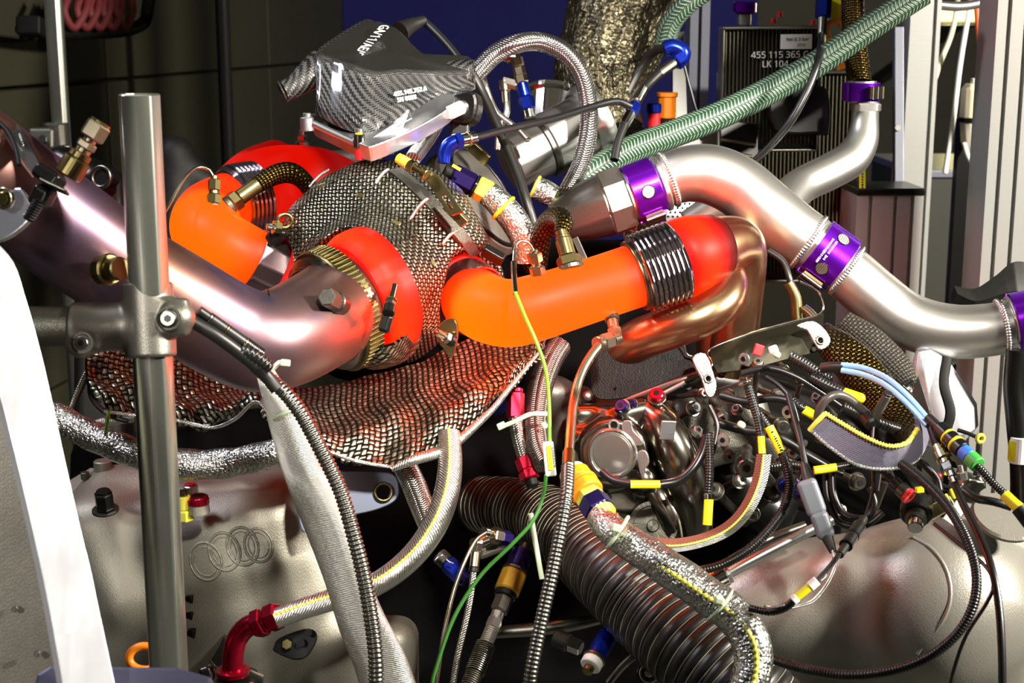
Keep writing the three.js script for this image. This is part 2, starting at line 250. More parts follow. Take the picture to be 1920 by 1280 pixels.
// plate in a plane: origin photo point, in-plane axes (world), outline in photo pixels projected on the plane
function plate(outline, o3, normal, thick, holes = [], bevel = 0.0006) {
  const N = normal.clone().normalize(), O = P(...o3); let X = RGT.clone().addScaledVector(N, -RGT.dot(N)); if (X.length() < 0.2) X = UPV.clone().addScaledVector(N, -UPV.dot(N)); X.normalize(); const Y = N.clone().cross(X).normalize();
  const pr = q => { const D = P(q[0], q[1], 1).sub(EYE), t = O.clone().sub(EYE).dot(N) / D.dot(N), w = EYE.clone().addScaledVector(D, t).sub(O); return new THREE.Vector2(w.dot(X), w.dot(Y)); };
  const sh = new THREE.Shape(outline.map(pr)); for (const h of holes) sh.holes.push(new THREE.Path(h.map(pr)));
  let g = new THREE.ExtrudeGeometry(sh, { depth: thick, bevelEnabled: bevel > 0, bevelThickness: bevel, bevelSize: bevel, bevelSegments: 2, curveSegments: 12 }); g.translate(0, 0, -thick);
  const m = new THREE.Matrix4().makeBasis(X, Y, N); m.setPosition(O); g.applyMatrix4(m); return boxUV(g);
}
const circ = (x, y, rx, ry = rx, n = 20, a = 0) => Array.from({ length: n }, (_, i) => { const t = i / n * 2 * PI, c = Math.cos(t) * rx, s = Math.sin(t) * ry; return [x + c * Math.cos(a) - s * Math.sin(a), y + c * Math.sin(a) + s * Math.cos(a)]; });
const smoothLine = (pts, n = 6, closed = true) => { const N = pts.length, q = closed ? [...pts] : pts, out = []; for (let k = 0; k < (closed ? N : N - 1); k++) { const a = closed ? q[(k - 1 + N) % N] : q[Math.max(0, k - 1)], b = q[k], c = q[(k + 1) % N], d = closed ? q[(k + 2) % N] : q[Math.min(N - 1, k + 2)]; for (let i = 0; i < n; i++) out.push(cat([a, b, c, d], 1, i / n)); } return out; };
// cloth or sheet from rows of photo points [px, py, depth]
function sheet(rows, nu, nv, thick, wr) {
  const W = rows.map(r => r.map(c => { const p = P(...c); return [p.x, p.y, p.z]; })), R = W.length, C = W[0].length, g = [];
  for (let j = 0; j <= nv; j++) { const v = j / nv * (R - 1), k = Math.min(R - 2, Math.floor(v)), f = v - k, line = []; for (let c = 0; c < C; c++) line.push(cat(W.map(r => r[c]), k, f)); const L = []; for (let i = 0; i <= nu; i++) { const u = i / nu * (C - 1), q = Math.min(C - 2, Math.floor(u)); L.push(new V3(...cat(line, q, u - q))); } g.push(L); }
  const pos = [], uv = [], idx = []; const nm = (j, i) => { const a = g[j][Math.min(nu, i + 1)].clone().sub(g[j][Math.max(0, i - 1)]), b = g[Math.min(nv, j + 1)][i].clone().sub(g[Math.max(0, j - 1)][i]); return b.cross(a).normalize(); };
  const len = (a, b) => a.distanceTo(b); const us = [], vs = [];
  for (let j = 0; j <= nv; j++) { us.push([0]); for (let i = 1; i <= nu; i++) us[j].push(us[j][i - 1] + len(g[j][i], g[j][i - 1])); }
  for (let i = 0; i <= nu; i++) { vs.push([0]); for (let j = 1; j <= nv; j++) vs[i].push(vs[i][j - 1] + len(g[j][i], g[j - 1][i])); }
  for (const side of [1, -1]) for (let j = 0; j <= nv; j++) for (let i = 0; i <= nu; i++) { const n = nm(j, i), h = side * thick / 2 + (wr ? wr(i / nu, j / nv) : 0), p = g[j][i]; pos.push(p.x + n.x * h, p.y + n.y * h, p.z + n.z * h); uv.push(us[j][i], vs[i][j]); }
  const w = nu + 1, o2 = w * (nv + 1); for (let j = 0; j < nv; j++) for (let i = 0; i < nu; i++) { const a = j * w + i, b = a + 1, c = a + w, d = c + 1; idx.push(a, c, b, b, c, d); idx.push(o2 + a, o2 + b, o2 + c, o2 + b, o2 + d, o2 + c); }
  const edge = (a, b) => idx.push(a, b, o2 + a, b, o2 + b, o2 + a); for (let i = 0; i < nu; i++) { edge(i, i + 1); edge(nv * w + i + 1, nv * w + i); } for (let j = 0; j < nv; j++) { edge((j + 1) * w, j * w); edge(j * w + nu, (j + 1) * w + nu); }
  const q = new THREE.BufferGeometry(); q.setAttribute('position', new THREE.Float32BufferAttribute(pos, 3)); q.setAttribute('uv', new THREE.Float32BufferAttribute(uv, 2)); q.setIndex(idx); return toCreasedNormals(q, 0.9);
}
// signed-distance casting, meshed with surface nets in a view frame (photo pixels at depth d round x, y; z towards the camera)
const sd = {
  cap: (p, a, b, ra, rb = ra) => { const bx = b[0] - a[0], by = b[1] - a[1], bz = b[2] - a[2], px = p[0] - a[0], py = p[1] - a[1], pz = p[2] - a[2], h = clamp((px * bx + py * by + pz * bz) / (bx * bx + by * by + bz * bz)); return Math.hypot(px - bx * h, py - by * h, pz - bz * h) - mix(ra, rb, h); },
  ell: (p, c, r) => { const x = (p[0] - c[0]) / r[0], y = (p[1] - c[1]) / r[1], z = (p[2] - c[2]) / r[2], k0 = Math.hypot(x, y, z), k1 = Math.hypot(x / r[0], y / r[1], z / r[2]); return k0 < 1e-6 ? -Math.min(...r) : k0 * (k0 - 1) / k1; },
  box: (p, c, h, r = 0, rot = 0) => { let x = p[0] - c[0], y = p[1] - c[1]; const z = Math.abs(p[2] - c[2]) - h[2] + r; if (rot) { const co = Math.cos(rot), s = Math.sin(rot), t = x * co + y * s; y = -x * s + y * co; x = t; } x = Math.abs(x) - h[0] + r; y = Math.abs(y) - h[1] + r; return Math.hypot(Math.max(x, 0), Math.max(y, 0), Math.max(z, 0)) + Math.min(Math.max(x, y, z), 0) - r; },
  cyl: (p, a, b, r, rd = 0) => { const bx = b[0] - a[0], by = b[1] - a[1], bz = b[2] - a[2], L = Math.hypot(bx, by, bz), px = p[0] - a[0], py = p[1] - a[1], pz = p[2] - a[2], h = (px * bx + py * by + pz * bz) / L, q = Math.sqrt(Math.max(0, px * px + py * py + pz * pz - h * h)) - r + rd, w = Math.abs(h - L / 2) - L / 2 + rd; return Math.hypot(Math.max(q, 0), Math.max(w, 0)) + Math.min(Math.max(q, w), 0) - rd; },
  u: (a, b, k) => { const h = clamp(0.5 + 0.5 * (b - a) / k); return mix(b, a, h) - k * h * (1 - h); },
  sub: (a, b, k = 1) => { const h = clamp(0.5 - 0.5 * (a + b) / k); return mix(a, -b, h) + k * h * (1 - h); },
};
function casting(x0, y0, d, lo, hi, cell, fn) {
  const n = [0, 1, 2].map(i => Math.ceil((hi[i] - lo[i]) / cell) + 1), [nx, ny, nz] = n, f = new Float32Array(nx * ny * nz), at = (i, j, k) => (k * ny + j) * nx + i;
  for (let k = 0; k < nz; k++) for (let j = 0; j < ny; j++) for (let i = 0; i < nx; i++) f[at(i, j, k)] = fn([lo[0] + i * cell, lo[1] + j * cell, lo[2] + k * cell]);
  const id = new Int32Array(nx * ny * nz).fill(-1), pos = [], idx = [];
  for (let k = 0; k < nz - 1; k++) for (let j = 0; j < ny - 1; j++) for (let i = 0; i < nx - 1; i++) {
    let m = 0, sx = 0, sy = 0, sz = 0, c = 0; const v = []; for (let q = 0; q < 8; q++) { const t = f[at(i + (q & 1), j + (q >> 1 & 1), k + (q >> 2))]; v.push(t); if (t < 0) m |= 1 << q; } if (m === 0 || m === 255) continue;
    for (const [a, b] of [[0, 1], [2, 3], [4, 5], [6, 7], [0, 2], [1, 3], [4, 6], [5, 7], [0, 4], [1, 5], [2, 6], [3, 7]]) if ((v[a] < 0) !== (v[b] < 0)) { const t = v[a] / (v[a] - v[b]); sx += mix(a & 1, b & 1, t); sy += mix(a >> 1 & 1, b >> 1 & 1, t); sz += mix(a >> 2, b >> 2, t); c++; }
    id[at(i, j, k)] = pos.length / 3; pos.push(lo[0] + (i + sx / c) * cell, lo[1] + (j + sy / c) * cell, lo[2] + (k + sz / c) * cell);
  }
  const quad = (a, b, c, e, flip) => { if (a < 0 || b < 0 || c < 0 || e < 0) return; flip ? idx.push(a, c, b, a, e, c) : idx.push(a, b, c, a, c, e); };
  for (let k = 1; k < nz - 1; k++) for (let j = 1; j < ny - 1; j++) for (let i = 1; i < nx - 1; i++) { const s = f[at(i, j, k)] < 0;
    if (s !== f[at(i + 1, j, k)] < 0) quad(id[at(i, j - 1, k - 1)], id[at(i, j, k - 1)], id[at(i, j, k)], id[at(i, j - 1, k)], !s);
    if (s !== f[at(i, j + 1, k)] < 0) quad(id[at(i - 1, j, k - 1)], id[at(i, j, k - 1)], id[at(i, j, k)], id[at(i - 1, j, k)], s);
    if (s !== f[at(i, j, k + 1)] < 0) quad(id[at(i - 1, j - 1, k)], id[at(i, j - 1, k)], id[at(i, j, k)], id[at(i - 1, j, k)], !s); }
  const nor = [], e = cell * 0.5; for (let i = 0; i < pos.length; i += 3) { const p = [pos[i], pos[i + 1], pos[i + 2]], q = [0, 1, 2].map(a => { const u = p.slice(), w = p.slice(); u[a] += e; w[a] -= e; return fn(u) - fn(w); }), l = Math.hypot(...q) || 1; nor.push(q[0] / l, q[1] / l, q[2] / l); }
  const g = new THREE.BufferGeometry(); g.setAttribute('position', new THREE.Float32BufferAttribute(pos, 3)); g.setAttribute('normal', new THREE.Float32BufferAttribute(nor, 3)); g.setIndex(idx);
  const q = boxUV(g, U(d)); q.applyMatrix4(viewFrame(x0, y0, d)); q.normalizeNormals(); return q;
}
// rows of small printed strokes, for print too small to read in the photograph
function strokes(at, ax, ay, n, w, h, seed) { const r = rng(seed), X = ax.clone().normalize(), Z = X.clone().cross(ay).normalize(), Y = Z.clone().cross(X), out = []; for (let i = 0; i < n; i++) { if (r() < 0.14) continue; const c = at.clone().addScaledVector(X, (i + 0.5) * w); out.push(obox(c, X, Y, w * (0.35 + 0.35 * r()), h * (0.6 + 0.4 * r()), 0.0003, 0.00005)); } return mergeGeometries(out); }
const font = await new FontLoader().loadAsync('fonts/droid/droid_sans_regular.typeface.json');
const fontB = await new FontLoader().loadAsync('fonts/droid/droid_sans_bold.typeface.json');
// thin raised lettering: at a world point, along ax with up ay
function letters(str, size, at, ax, ay, f = font, depth = 0.0002) { const g = new TextGeometry(str, { font: f, size, depth, curveSegments: 3, bevelEnabled: false }); const X = ax.clone().normalize(), Z = X.clone().cross(ay).normalize(), m = new THREE.Matrix4().makeBasis(X, Z.clone().cross(X), Z); m.setPosition(at); g.applyMatrix4(m); return g; }
// ---------- the test cell ----------
struct('floor', wbox(-3, 3, -0.1, 0, -4.9, 2.6), mat.floorPaint);
struct('ceiling', wbox(-3, 3, 3.0, 3.1, -4.9, 2.6), mat.wallPaint);
struct('wall_back', wbox(-3, 3, 0, 3, -4.9, -4.8), mat.wallPaint);
struct('wall_front', wbox(-3, 3, 0, 3, 2.5, 2.6), mat.wallPaint);
struct('wall_right', wbox(2.9, 3, 0, 3, -4.8, 2.5), mat.wallPaint);
struct('wall_outer', wbox(-3, -2.9, 0, 3, -4.8, 2.5), mat.wallPaint);
{ // panelled side wall running away beside the bench, two courses of boards with an open joint
  const a = P(-420, 100, 1.75), b = P(645, 100, 4.3); a.y = b.y = 0; const D = b.clone().sub(a), L = D.length(); D.normalize(); const N = new V3(-D.z, 0, D.x);
  const w = new THREE.Group(); w.name = 'wall_left'; w.userData = { kind: 'structure' }; scene.add(w);
  const yj = EYE.y - 2.2 * Math.tan((168 - 51) / FPX) * 0.985;
  const mid = (t0, t1) => a.clone().addScaledVector(D, (t0 + t1) / 2 * L);
  for (const [t0, t1] of [[0, 0.34], [0.345, 0.70], [0.705, 1]]) for (const [y0, y1] of [[0, yj - 0.5], [yj - 0.494, yj - 0.004], [yj + 0.002, 2.98]]) { const c = mid(t0, t1); c.y = (y0 + y1) / 2; part(w, 'panel', obox(c, D, new V3(0, 1, 0), (t1 - t0) * L, y1 - y0, 0.04, 0.003), mat.wallPaint); }
  const c = mid(0, 1); c.y = 1.49; c.addScaledVector(N, 0); const bk = obox(c.addScaledVector(D.clone().cross(new V3(0, 1, 0)), -0.03), D, new V3(0, 1, 0), L, 2.98, 0.02, 0.001); part(w, 'backing', bk, mat.seam);
}
function tagS(o) { o.userData.kind = 'structure'; return o; }
{ const a = P(642, 60, 4.2), b = P(1420, 60, 4.2); const o = thing('partition_board', 'deep blue partition board standing behind the engine', 'board'); part(o, 'panel', wbox(a.x, b.x, 0.02, 2.6, a.z - 0.05, a.z, 0.004), mat.bluePanel); part(o, 'foot', wbox(a.x + 0.1, a.x + 0.4, 0, 0.05, a.z - 0.25, a.z + 0.2, 0.004), mat.blackMetal); part(o, 'foot', wbox(b.x - 0.4, b.x - 0.1, 0, 0.05, a.z - 0.25, a.z + 0.2, 0.004), mat.blackMetal); }
// helper: world-vertical bar through a photo point
function vbar(x, y, d, top, bottomY, r, n = 32) { const p = P(x, y, d), R = r * U(d); const yt = top === null ? p.y : top; return lathe(new V3(p.x, bottomY, p.z), new V3(0, 1, 0), [[0, 0], [0, R], [yt - bottomY - R * 0.06, R], [yt - bottomY, R * 0.94], [yt - bottomY, 0]], { n }); }
// flood lamps outside the frame
for (const [i, l] of LAMPS.entries()) {
  const p = new V3(...l.p), t = new V3(...l.t), D = t.clone().sub(p).normalize();
  const X = Math.abs(D.y) > 0.95 ? new V3(1, 0, 0) : new V3(0, 1, 0).cross(D).normalize(), Y = D.clone().cross(X).normalize();
  const o = thing(i < 4 ? 'flood_lamp' : 'tube_lamp', ['tallest square work flood lamp on a stand in the aisle', 'square work flood lamp on a stand beyond the cast plenum', 'small square work flood lamp on a stand in the aisle', 'tall square work flood lamp on a stand above the downpipe', 'long ceiling tube lamp hanging over the engine'][i], 'lamp');
  part(o, 'housing', obox(p.clone().addScaledVector(D, -0.05), X, Y, l.w + 0.04, l.h + 0.04, 0.07, 0.01), mat.blackMetal);
  const gl = part(o, 'lamp_glass', obox(p.clone().addScaledVector(D, -0.012), X, Y, l.w, l.h, 0.01, 0.002), new THREE.MeshStandardMaterial({ color: 0x888888, emissive: l.c, emissiveIntensity: Math.min(8, l.i * 0.02), roughness: 0.4 }));
  if (i < 4) { const s = p.clone().addScaledVector(D, -0.09); part(o, 'stand', lathe(new V3(s.x, 0, s.z), new V3(0, 1, 0), cyl(s.y, 0.016)), mat.blackMetal); part(o, 'base', lathe(new V3(s.x, 0, s.z), new V3(0, 1, 0), cyl(0.03, 0.22)), mat.blackMetal); }
  else part(o, 'hanger', wbox(p.x - 0.02, p.x + 0.02, p.y + 0.02, 3.0, p.z - 0.02, p.z + 0.02), mat.blackMetal);
  let L; if (l.spot) { L = new THREE.SpotLight(l.c, l.i, 0, l.spot * PI / 180, 0.35); L.position.copy(p); L.target.position.copy(t); L.shadow.radius = 3; scene.add(L, L.target); } else { L = new THREE.RectAreaLight(l.c, l.i, l.w, l.h); L.position.copy(p); L.lookAt(t); scene.add(L); }
  L.castShadow = true;
}
// ---------- background hardware ----------
{ const o = thing('scaffold_post', 'dull galvanized tube post behind the exhaust pipe by the panelled wall', 'post'); part(o, 'tube', vbar(106, 100, 1.95, 2.4, 0, 17), mat.galv);
  const c = P(106, 256, 1.95); part(o, 'collar', lathe(new V3(c.x, c.y - 0.012, c.z), new V3(0, 1, 0), cyl(0.03, 24 * U(1.95))), mat.castDark); part(o, 'lug', obox(P(82, 262, 1.93), RGT, UPV, 0.035, 0.03, 0.03, 0.006), mat.castDark); part(o, 'bolt', lathe(P(82, 262, 1.91), dirV(0, 0, 1), cyl(0.006, 0.006), { n: 6 }), mat.steelDark); }
{ const o = thing('support_pole', 'thin black upright pole against the panelled wall', 'pole'); part(o, 'tube', vbar(422, 150, 2.55, 2.6, 0, 13, 20), mat.black); part(o, 'foot', (() => { const p = P(422, 150, 2.55); return lathe(new V3(p.x, 0, p.z), new V3(0, 1, 0), cyl(0.01, 0.05)); })(), mat.black); }
{ // rail with red leads hanging from it
  const d = 2.15; const o = thing('wall_rail', 'black rail on the panelled wall carrying red leads', 'rail'); part(o, 'bar', tube([[38, 55, d], [150, 62, d + 0.15], [262, 48, d + 0.3], [285, -20, d + 0.32]], 12, { m: 10 }), mat.black); part(o, 'end_block', obox(P(58, 50, d - 0.01), RGT, UPV, 46 * U(d), 36 * U(d), 0.03, 0.004), mat.black); part(o, 'bracket', tube([[150, 62, d + 0.15], [120, 62, d + 0.6]], 10, { m: 8 }), mat.black);
  for (let k = 0; k < 5; k++) solo('test_lead', tube([[132 + k * 22, -14, d + 0.1 + k * .03], [120 + k * 24, 20, d + 0.08 + k * .03], [138 + k * 24, 52, d + 0.1 + k * .03], [160 + k * 22, 20, d + 0.12 + k * .03], [165 + k * 20, -14, d + 0.14 + k * .03]], 8, { m: 8 }), mat.maroon, 'dark red lead looped over the black wall rail', 'cable', 'red leads on the wall rail'); }
// slotted aluminium frame members, world vertical
function profile(name, label, x, y, d, wpx, dep, top, grooves, edgeMat, face) {
  const c = P(x, y, d), w = wpx * U(d), yt = top === null ? 2.9 : P(x, top, d).y, s = new THREE.Shape(); const pts = [[-w / 2, 0]], gw = 0.006, gd = 0.008;
  for (const g of grooves) { const q = -w / 2 + g * w; pts.push([q - gw / 2, 0], [q - gw / 2, gd], [q + gw / 2, gd], [q + gw / 2, 0]); } pts.push([w / 2, 0], [w / 2, dep * 0.4], [w / 2 - gd, dep * 0.4], [w / 2 - gd, dep * 0.6], [w / 2, dep * 0.6], [w / 2, dep], [-w / 2, dep]);
  s.setFromPoints(pts.map(q => new THREE.Vector2(q[0], -q[1])).reverse()); const g = new THREE.ExtrudeGeometry(s, { depth: yt, bevelEnabled: true, bevelSize: 0.0008, bevelThickness: 0.0008, bevelSegments: 1 }); g.applyMatrix4(new THREE.Matrix4().makeBasis(new V3(1, 0, 0), new V3(0, 0, -1), new V3(0, 1, 0)).setPosition(0, 0, 0)); g.scale(1, 1, -1); { const ix = g.index; const p = g.attributes.position; const n = p.count; const a = p.array; for (let i = 0; i < n; i += 3) { for (let k = 0; k < 3; k++) { const t = a[i * 3 + k]; a[i * 3 + k] = a[(i + 2) * 3 + k]; a[(i + 2) * 3 + k] = t; } } g.computeVertexNormals(); }
  g.translate(c.x, 0, c.z - dep * 0); const o = thing(name, label, 'frame post'); part(o, 'extrusion', boxUV(g), face || mat.frameAlu); return { o, c, w, yt };
}
{ const q = profile('frame_post', 'tall white slotted aluminium frame post beside the oil cooler', 1726, 200, 1.86, 54, 0.05, null, [0.82], null); part(q.o, 'foot_plate', wbox(q.c.x - 0.05, q.c.x + 0.05, 0, 0.012, q.c.z - 0.07, q.c.z + 0.04), mat.frameGrey); }
{ const d = 1.80, c = P(1684, 200, d); const o = thing('mounting_strip', 'narrow blue-grey mounting strip fixed along the white frame post', 'strip'); const a = P(1688, 52, d), b = P(1680, 356, d); part(o, 'strip', obox(a.clone().add(b).multiplyScalar(0.5), RGT, a.clone().sub(b).normalize(), 17 * U(d), a.distanceTo(b), 0.012), mat.frameGrey); part(o, 'screw', lathe(P(1683, 240, d - 0.006), dirV(0, 0, 1), cyl(0.003, 0.004)), mat.steel); }
{ const q = profile('frame_upright', 'short thick slotted aluminium upright with a dark end cap', 1666, 430, 1.70, 122, 0.08, 366, [0.2, 0.58, 0.84], null); const cap = part(q.o, 'end_cap', wbox(q.c.x - q.w / 2 - 0.002, q.c.x + q.w / 2 + 0.002, q.yt + 0.0008, q.yt + 0.009, q.c.z - 0.082, q.c.z + 0.003, 0.002), mat.blackMetal); }
{ const q = profile('corner_post', 'heavy slotted aluminium corner post with deep grooves', 1895, 300, 1.55, 84, 0.06, null, [0.25, 0.62], null); part(q.o, 'foot_plate', wbox(q.c.x - 0.06, q.c.x + 0.06, 0, 0.012, q.c.z - 0.08, q.c.z + 0.05), mat.frameGrey); }
{ const q = profile('inner_post', 'grey slotted frame post behind the blue elbow fitting', 1310, 150, 1.95, 34, 0.05, null, [0.5], null, mat.frameGrey); part(q.o, 'foot_plate', wbox(q.c.x - 0.05, q.c.x + 0.05, 0, 0.012, q.c.z - 0.07, q.c.z + 0.04), mat.frameGrey); }
{ const d = 1.82; const o = thing('bracket_plate', 'white bracket plate with a round hole behind the green hose', 'plate'); part(o, 'plate', plate([[1262, 60], [1282, 60], [1290, 270], [1345, 200], [1342, 275], [1262, 290]], [1300, 230, d], dirV(0.1, 0, 1), 0.006, [circ(1316, 258, 6)]), mat.frameAlu); }
// filter bottle and hoses seen between the posts
{ const d = 2.15, o = thing('filter_bottle', 'cream translucent filter bottle with a black strap behind the frame', 'bottle'); const u = U(d), a = P(1820, 295, d); part(o, 'bowl', lathe(a, new V3(0, 1, 0), [[0, 0], [0.004, 10 * u], [30 * u, 20 * u], [70 * u, 24 * u], [70 * u, 0]]), mat.glassTube); part(o, 'body', lathe(a.clone().setY(a.y + 70 * u), new V3(0, 1, 0), [[0, 0], [0, 25 * u], [56 * u, 25 * u], [66 * u, 18 * u], [66 * u, 0]]), mat.cream); part(o, 'cap', lathe(a.clone().setY(a.y + 136 * u), new V3(0, 1, 0), cyl(10 * u, 9 * u)), mat.white); part(o, 'strap', ring(a.clone().setY(a.y + 70 * u), new V3(0, 1, 0), 24.5 * u, 9 * u, 2 * u), mat.black); part(o, 'mount', wbox(a.x - 0.01, a.x + 0.01, 0, a.y + 70 * u, a.z - 0.05, a.z - 0.03), mat.blackMetal); }
solo('drain_hose', tube([[1808, 270, 2.12], [1818, 300, 2.1], [1842, 325, 2.08], [1880, 340, 2.08]], 5, { m: 8 }), mat.white, 'clear drain hose from the filter bottle bowl', 'hose');
solo('air_line', tube([[1800, -20, 2.1], [1785, 60, 2.1], [1762, 120, 2.08], [1740, 190, 2.05]], 5, { m: 8 }), mat.cream, 'thin cream air line slanting behind the frame post', 'hose');
solo('air_line', tube([[1824, -20, 2.05], [1802, 110, 2.05], [1788, 220, 2.05], [1772, 325, 2.05]], 5, { m: 8 }), mat.white, 'long pale air line hanging in front of the filter bottle', 'hose');
solo('air_line', tube([[1828, -20, 2.0], [1838, 90, 2.0], [1850, 200, 2.0], [1856, 290, 2.0]], 5.5, { m: 8 }), mat.orangeTube, 'orange air line hanging beside the filter bottle', 'hose');
solo('vent_pipe', tube([[1745, 8, 1.9], [1800, 12, 1.9], [1850, 2, 1.9], [1900, -20, 1.9]], 9, { m: 12 }), mat.alu, 'bent aluminium vent pipe crossing the top of the frame', 'pipe');
{ const d = 3.6, o = thing('strip_light', 'warm yellow strip light on the far wall', 'lamp'); const a = P(1820, 25, d); part(o, 'lamp_panel', obox(a, RGT, UPV, 120 * U(d), 30 * U(d), 0.02), new THREE.MeshStandardMaterial({ color: 0x888866, emissive: 0xfff0a0, emissiveIntensity: 1.1 })); part(o, 'housing', obox(a.clone().addScaledVector(FWD, 0.03), RGT, UPV, 130 * U(d), 40 * U(d), 0.03), mat.blackMetal); part(o, 'mount', obox(a.clone().addScaledVector(FWD, 0.6), RGT, UPV, 0.03, 0.03, 1.1), mat.blackMetal); const pl = new THREE.PointLight(0xfff0a0, 0.3); pl.position.copy(a).addScaledVector(FWD, -0.12); scene.add(pl); }
{ const d = 2.3, o = thing('duct_box', 'grey sheet metal duct box behind the corner post', 'duct'); const a = P(1790, 380, d); part(o, 'box', wbox(a.x - 0.06, a.x + 0.09, 0, P(1790, 322, d).y, a.z - 0.3, a.z, 0.004), mat.darkPanel); part(o, 'rim', wbox(a.x - 0.064, a.x + 0.094, P(1790, 322, d).y - 0.008, P(1790, 322, d).y + 0.004, a.z - 0.304, a.z + 0.006, 0.002), mat.frameGrey); }
// ---------- oil coolers ----------
function cooler(label, x0, x1, y0, y1, d, texts) {
  const o = thing('oil_cooler', label, 'cooler'), u = U(d), c = P((x0 + x1) / 2, (y0 + y1) / 2, d), w = (x1 - x0) * u, h = (y1 - y0) * u; const N = dirV(-0.06, 0, 1);
  const X = RGT.clone().addScaledVector(N, -RGT.dot(N)).normalize(), Y = new V3(0, 1, 0);
  part(o, 'core', obox(c.clone().addScaledVector(FWD, 0.03), X, Y, w, h, 0.05, 0.003), mat.core);
  const n = Math.floor((x1 - x0) / 7), fins = []; for (let k = 0; k < n; k++) fins.push(obox(c.clone().addScaledVector(X, ((k + 0.5) / n - 0.5) * w).addScaledVector(FWD, 0.002), X, Y, w / n * 0.5, h * 0.97, 0.008, 0.0015)); const f = part(o, 'fins', mergeGeometries(fins), mat.skinAlu); f.userData.kind = 'stuff';
  part(o, 'end_plate', obox(c.clone().addScaledVector(Y, h / 2).addScaledVector(FWD, 0.025), X, Y, w * 1.02, 6 * u, 0.065, 0.002), mat.steelDark); part(o, 'end_plate', obox(c.clone().addScaledVector(Y, -h / 2).addScaledVector(FWD, 0.025), X, Y, w * 1.02, 6 * u, 0.065, 0.002), mat.steelDark);
  part(o, 'side_bar', obox(c.clone().addScaledVector(X, -w / 2).addScaledVector(FWD, 0.022), X, Y, 6 * u, h, 0.055, 0.002), mat.steelDark); part(o, 'side_bar', obox(c.clone().addScaledVector(X, w / 2).addScaledVector(FWD, 0.022), X, Y, 6 * u, h, 0.055, 0.002), mat.steelDark);
  return { o, X, Y, c, u };
}
const ck = cooler('finned oil cooler with stencilled part number and a white sticker', 1357, 1536, 46, 272, 1.72);
const onCooler = (x, y, k = 0.004) => { const N = ck.X.clone().cross(ck.Y).normalize(), O = ck.c.clone().addScaledVector(N, k), D = P(x, y, 1).sub(EYE); return EYE.clone().addScaledVector(D, O.clone().sub(EYE).dot(N) / D.dot(N)); };
part(ck.o, 'lettering', letters('455 115 365 C', 12 * ck.u, onCooler(1408, 109), ck.X, ck.Y, font, 0.002), mat.paper); part(ck.o, 'lettering', letters('LK 104', 12 * ck.u, onCooler(1428, 126), ck.X, ck.Y, font, 0.002), mat.paper);
{ const st = part(ck.o, 'sticker', obox(onCooler(1493, 78, 0.0045), ck.X, ck.Y, 58 * ck.u, 27 * ck.u, 0.0012, 0.0004), mat.paper, 'white printed sticker'); part(st, 'print', letters('bei 0.3 bar', 6.4 * ck.u, onCooler(1474, 77, 0.0054), ck.X, ck.Y, font, 0.0002), mat.black); part(st, 'print', letters('2010', 5.2 * ck.u, onCooler(1494, 87, 0.0054), ck.X, ck.Y, font, 0.0002), mat.black); }
{ fitting(ck.o, 1395, 48, 1.74, new V3(0, 1, 0), [['neck', mat.steel, 22, 13], ['union_ring', mat.purple, 22, 22]]); for (const [x, y] of [[1450, 36], [1462, 24], [1524, 40]]) fitting(ck.o, x, y + 8, 1.73, new V3(0, 1, 0), [['plug', mat.red, 10, 5]]); }
cooler('tall finned water cooler standing behind the silver elbow pipe', 1352, 1602, 132, 520, 1.86);
{ const d = 1.70, o = thing('cooler_bracket', 'dark rounded bracket strapped across the lower cooler', 'bracket'); part(o, 'plate', plate(smoothLine([[1455, 160], [1535, 165], [1550, 185], [1550, 240], [1538, 246], [1455, 240]], 4), [1500, 200, d], dirV(0, 0, 1), 0.012, [], 0.003), mat.blackMetal); part(o, 'lower_plate', plate([[1352, 226], [1418, 234], [1418, 296], [1352, 300]], [1380, 260, d], dirV(0, 0, 1), 0.012, [], 0.002), mat.blackMetal); part(o, 'rib', tube([[1352, 262, d - .006], [1416, 272, d - .006]], 4, { m: 8 }), mat.skinAlu); part(o, 'rib', tube([[1352, 285, d - .006], [1410, 294, d - .006]], 4, { m: 8 }), mat.skinAlu); }
// dark engine body and stand under everything
{ const o = thing('engine_block', 'dark cast engine block under the pipes and wiring', 'engine'); const d = 1.62;
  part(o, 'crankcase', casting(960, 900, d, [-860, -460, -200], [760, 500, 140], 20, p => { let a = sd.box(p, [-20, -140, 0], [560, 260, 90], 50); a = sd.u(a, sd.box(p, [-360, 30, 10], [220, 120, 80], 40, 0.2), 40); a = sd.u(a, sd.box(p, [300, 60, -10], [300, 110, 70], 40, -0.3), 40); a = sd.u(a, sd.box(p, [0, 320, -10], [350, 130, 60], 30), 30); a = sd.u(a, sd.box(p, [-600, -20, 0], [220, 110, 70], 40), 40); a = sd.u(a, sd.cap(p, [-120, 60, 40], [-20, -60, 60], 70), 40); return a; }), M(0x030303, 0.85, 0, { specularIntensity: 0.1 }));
  const c = P(960, 1250, d + 0.1); part(o, 'stand', wbox(c.x - 0.28, c.x + 0.28, 0, c.y - 0.02, c.z - 0.2, c.z + 0.12, 0.01), mat.blackMetal); }
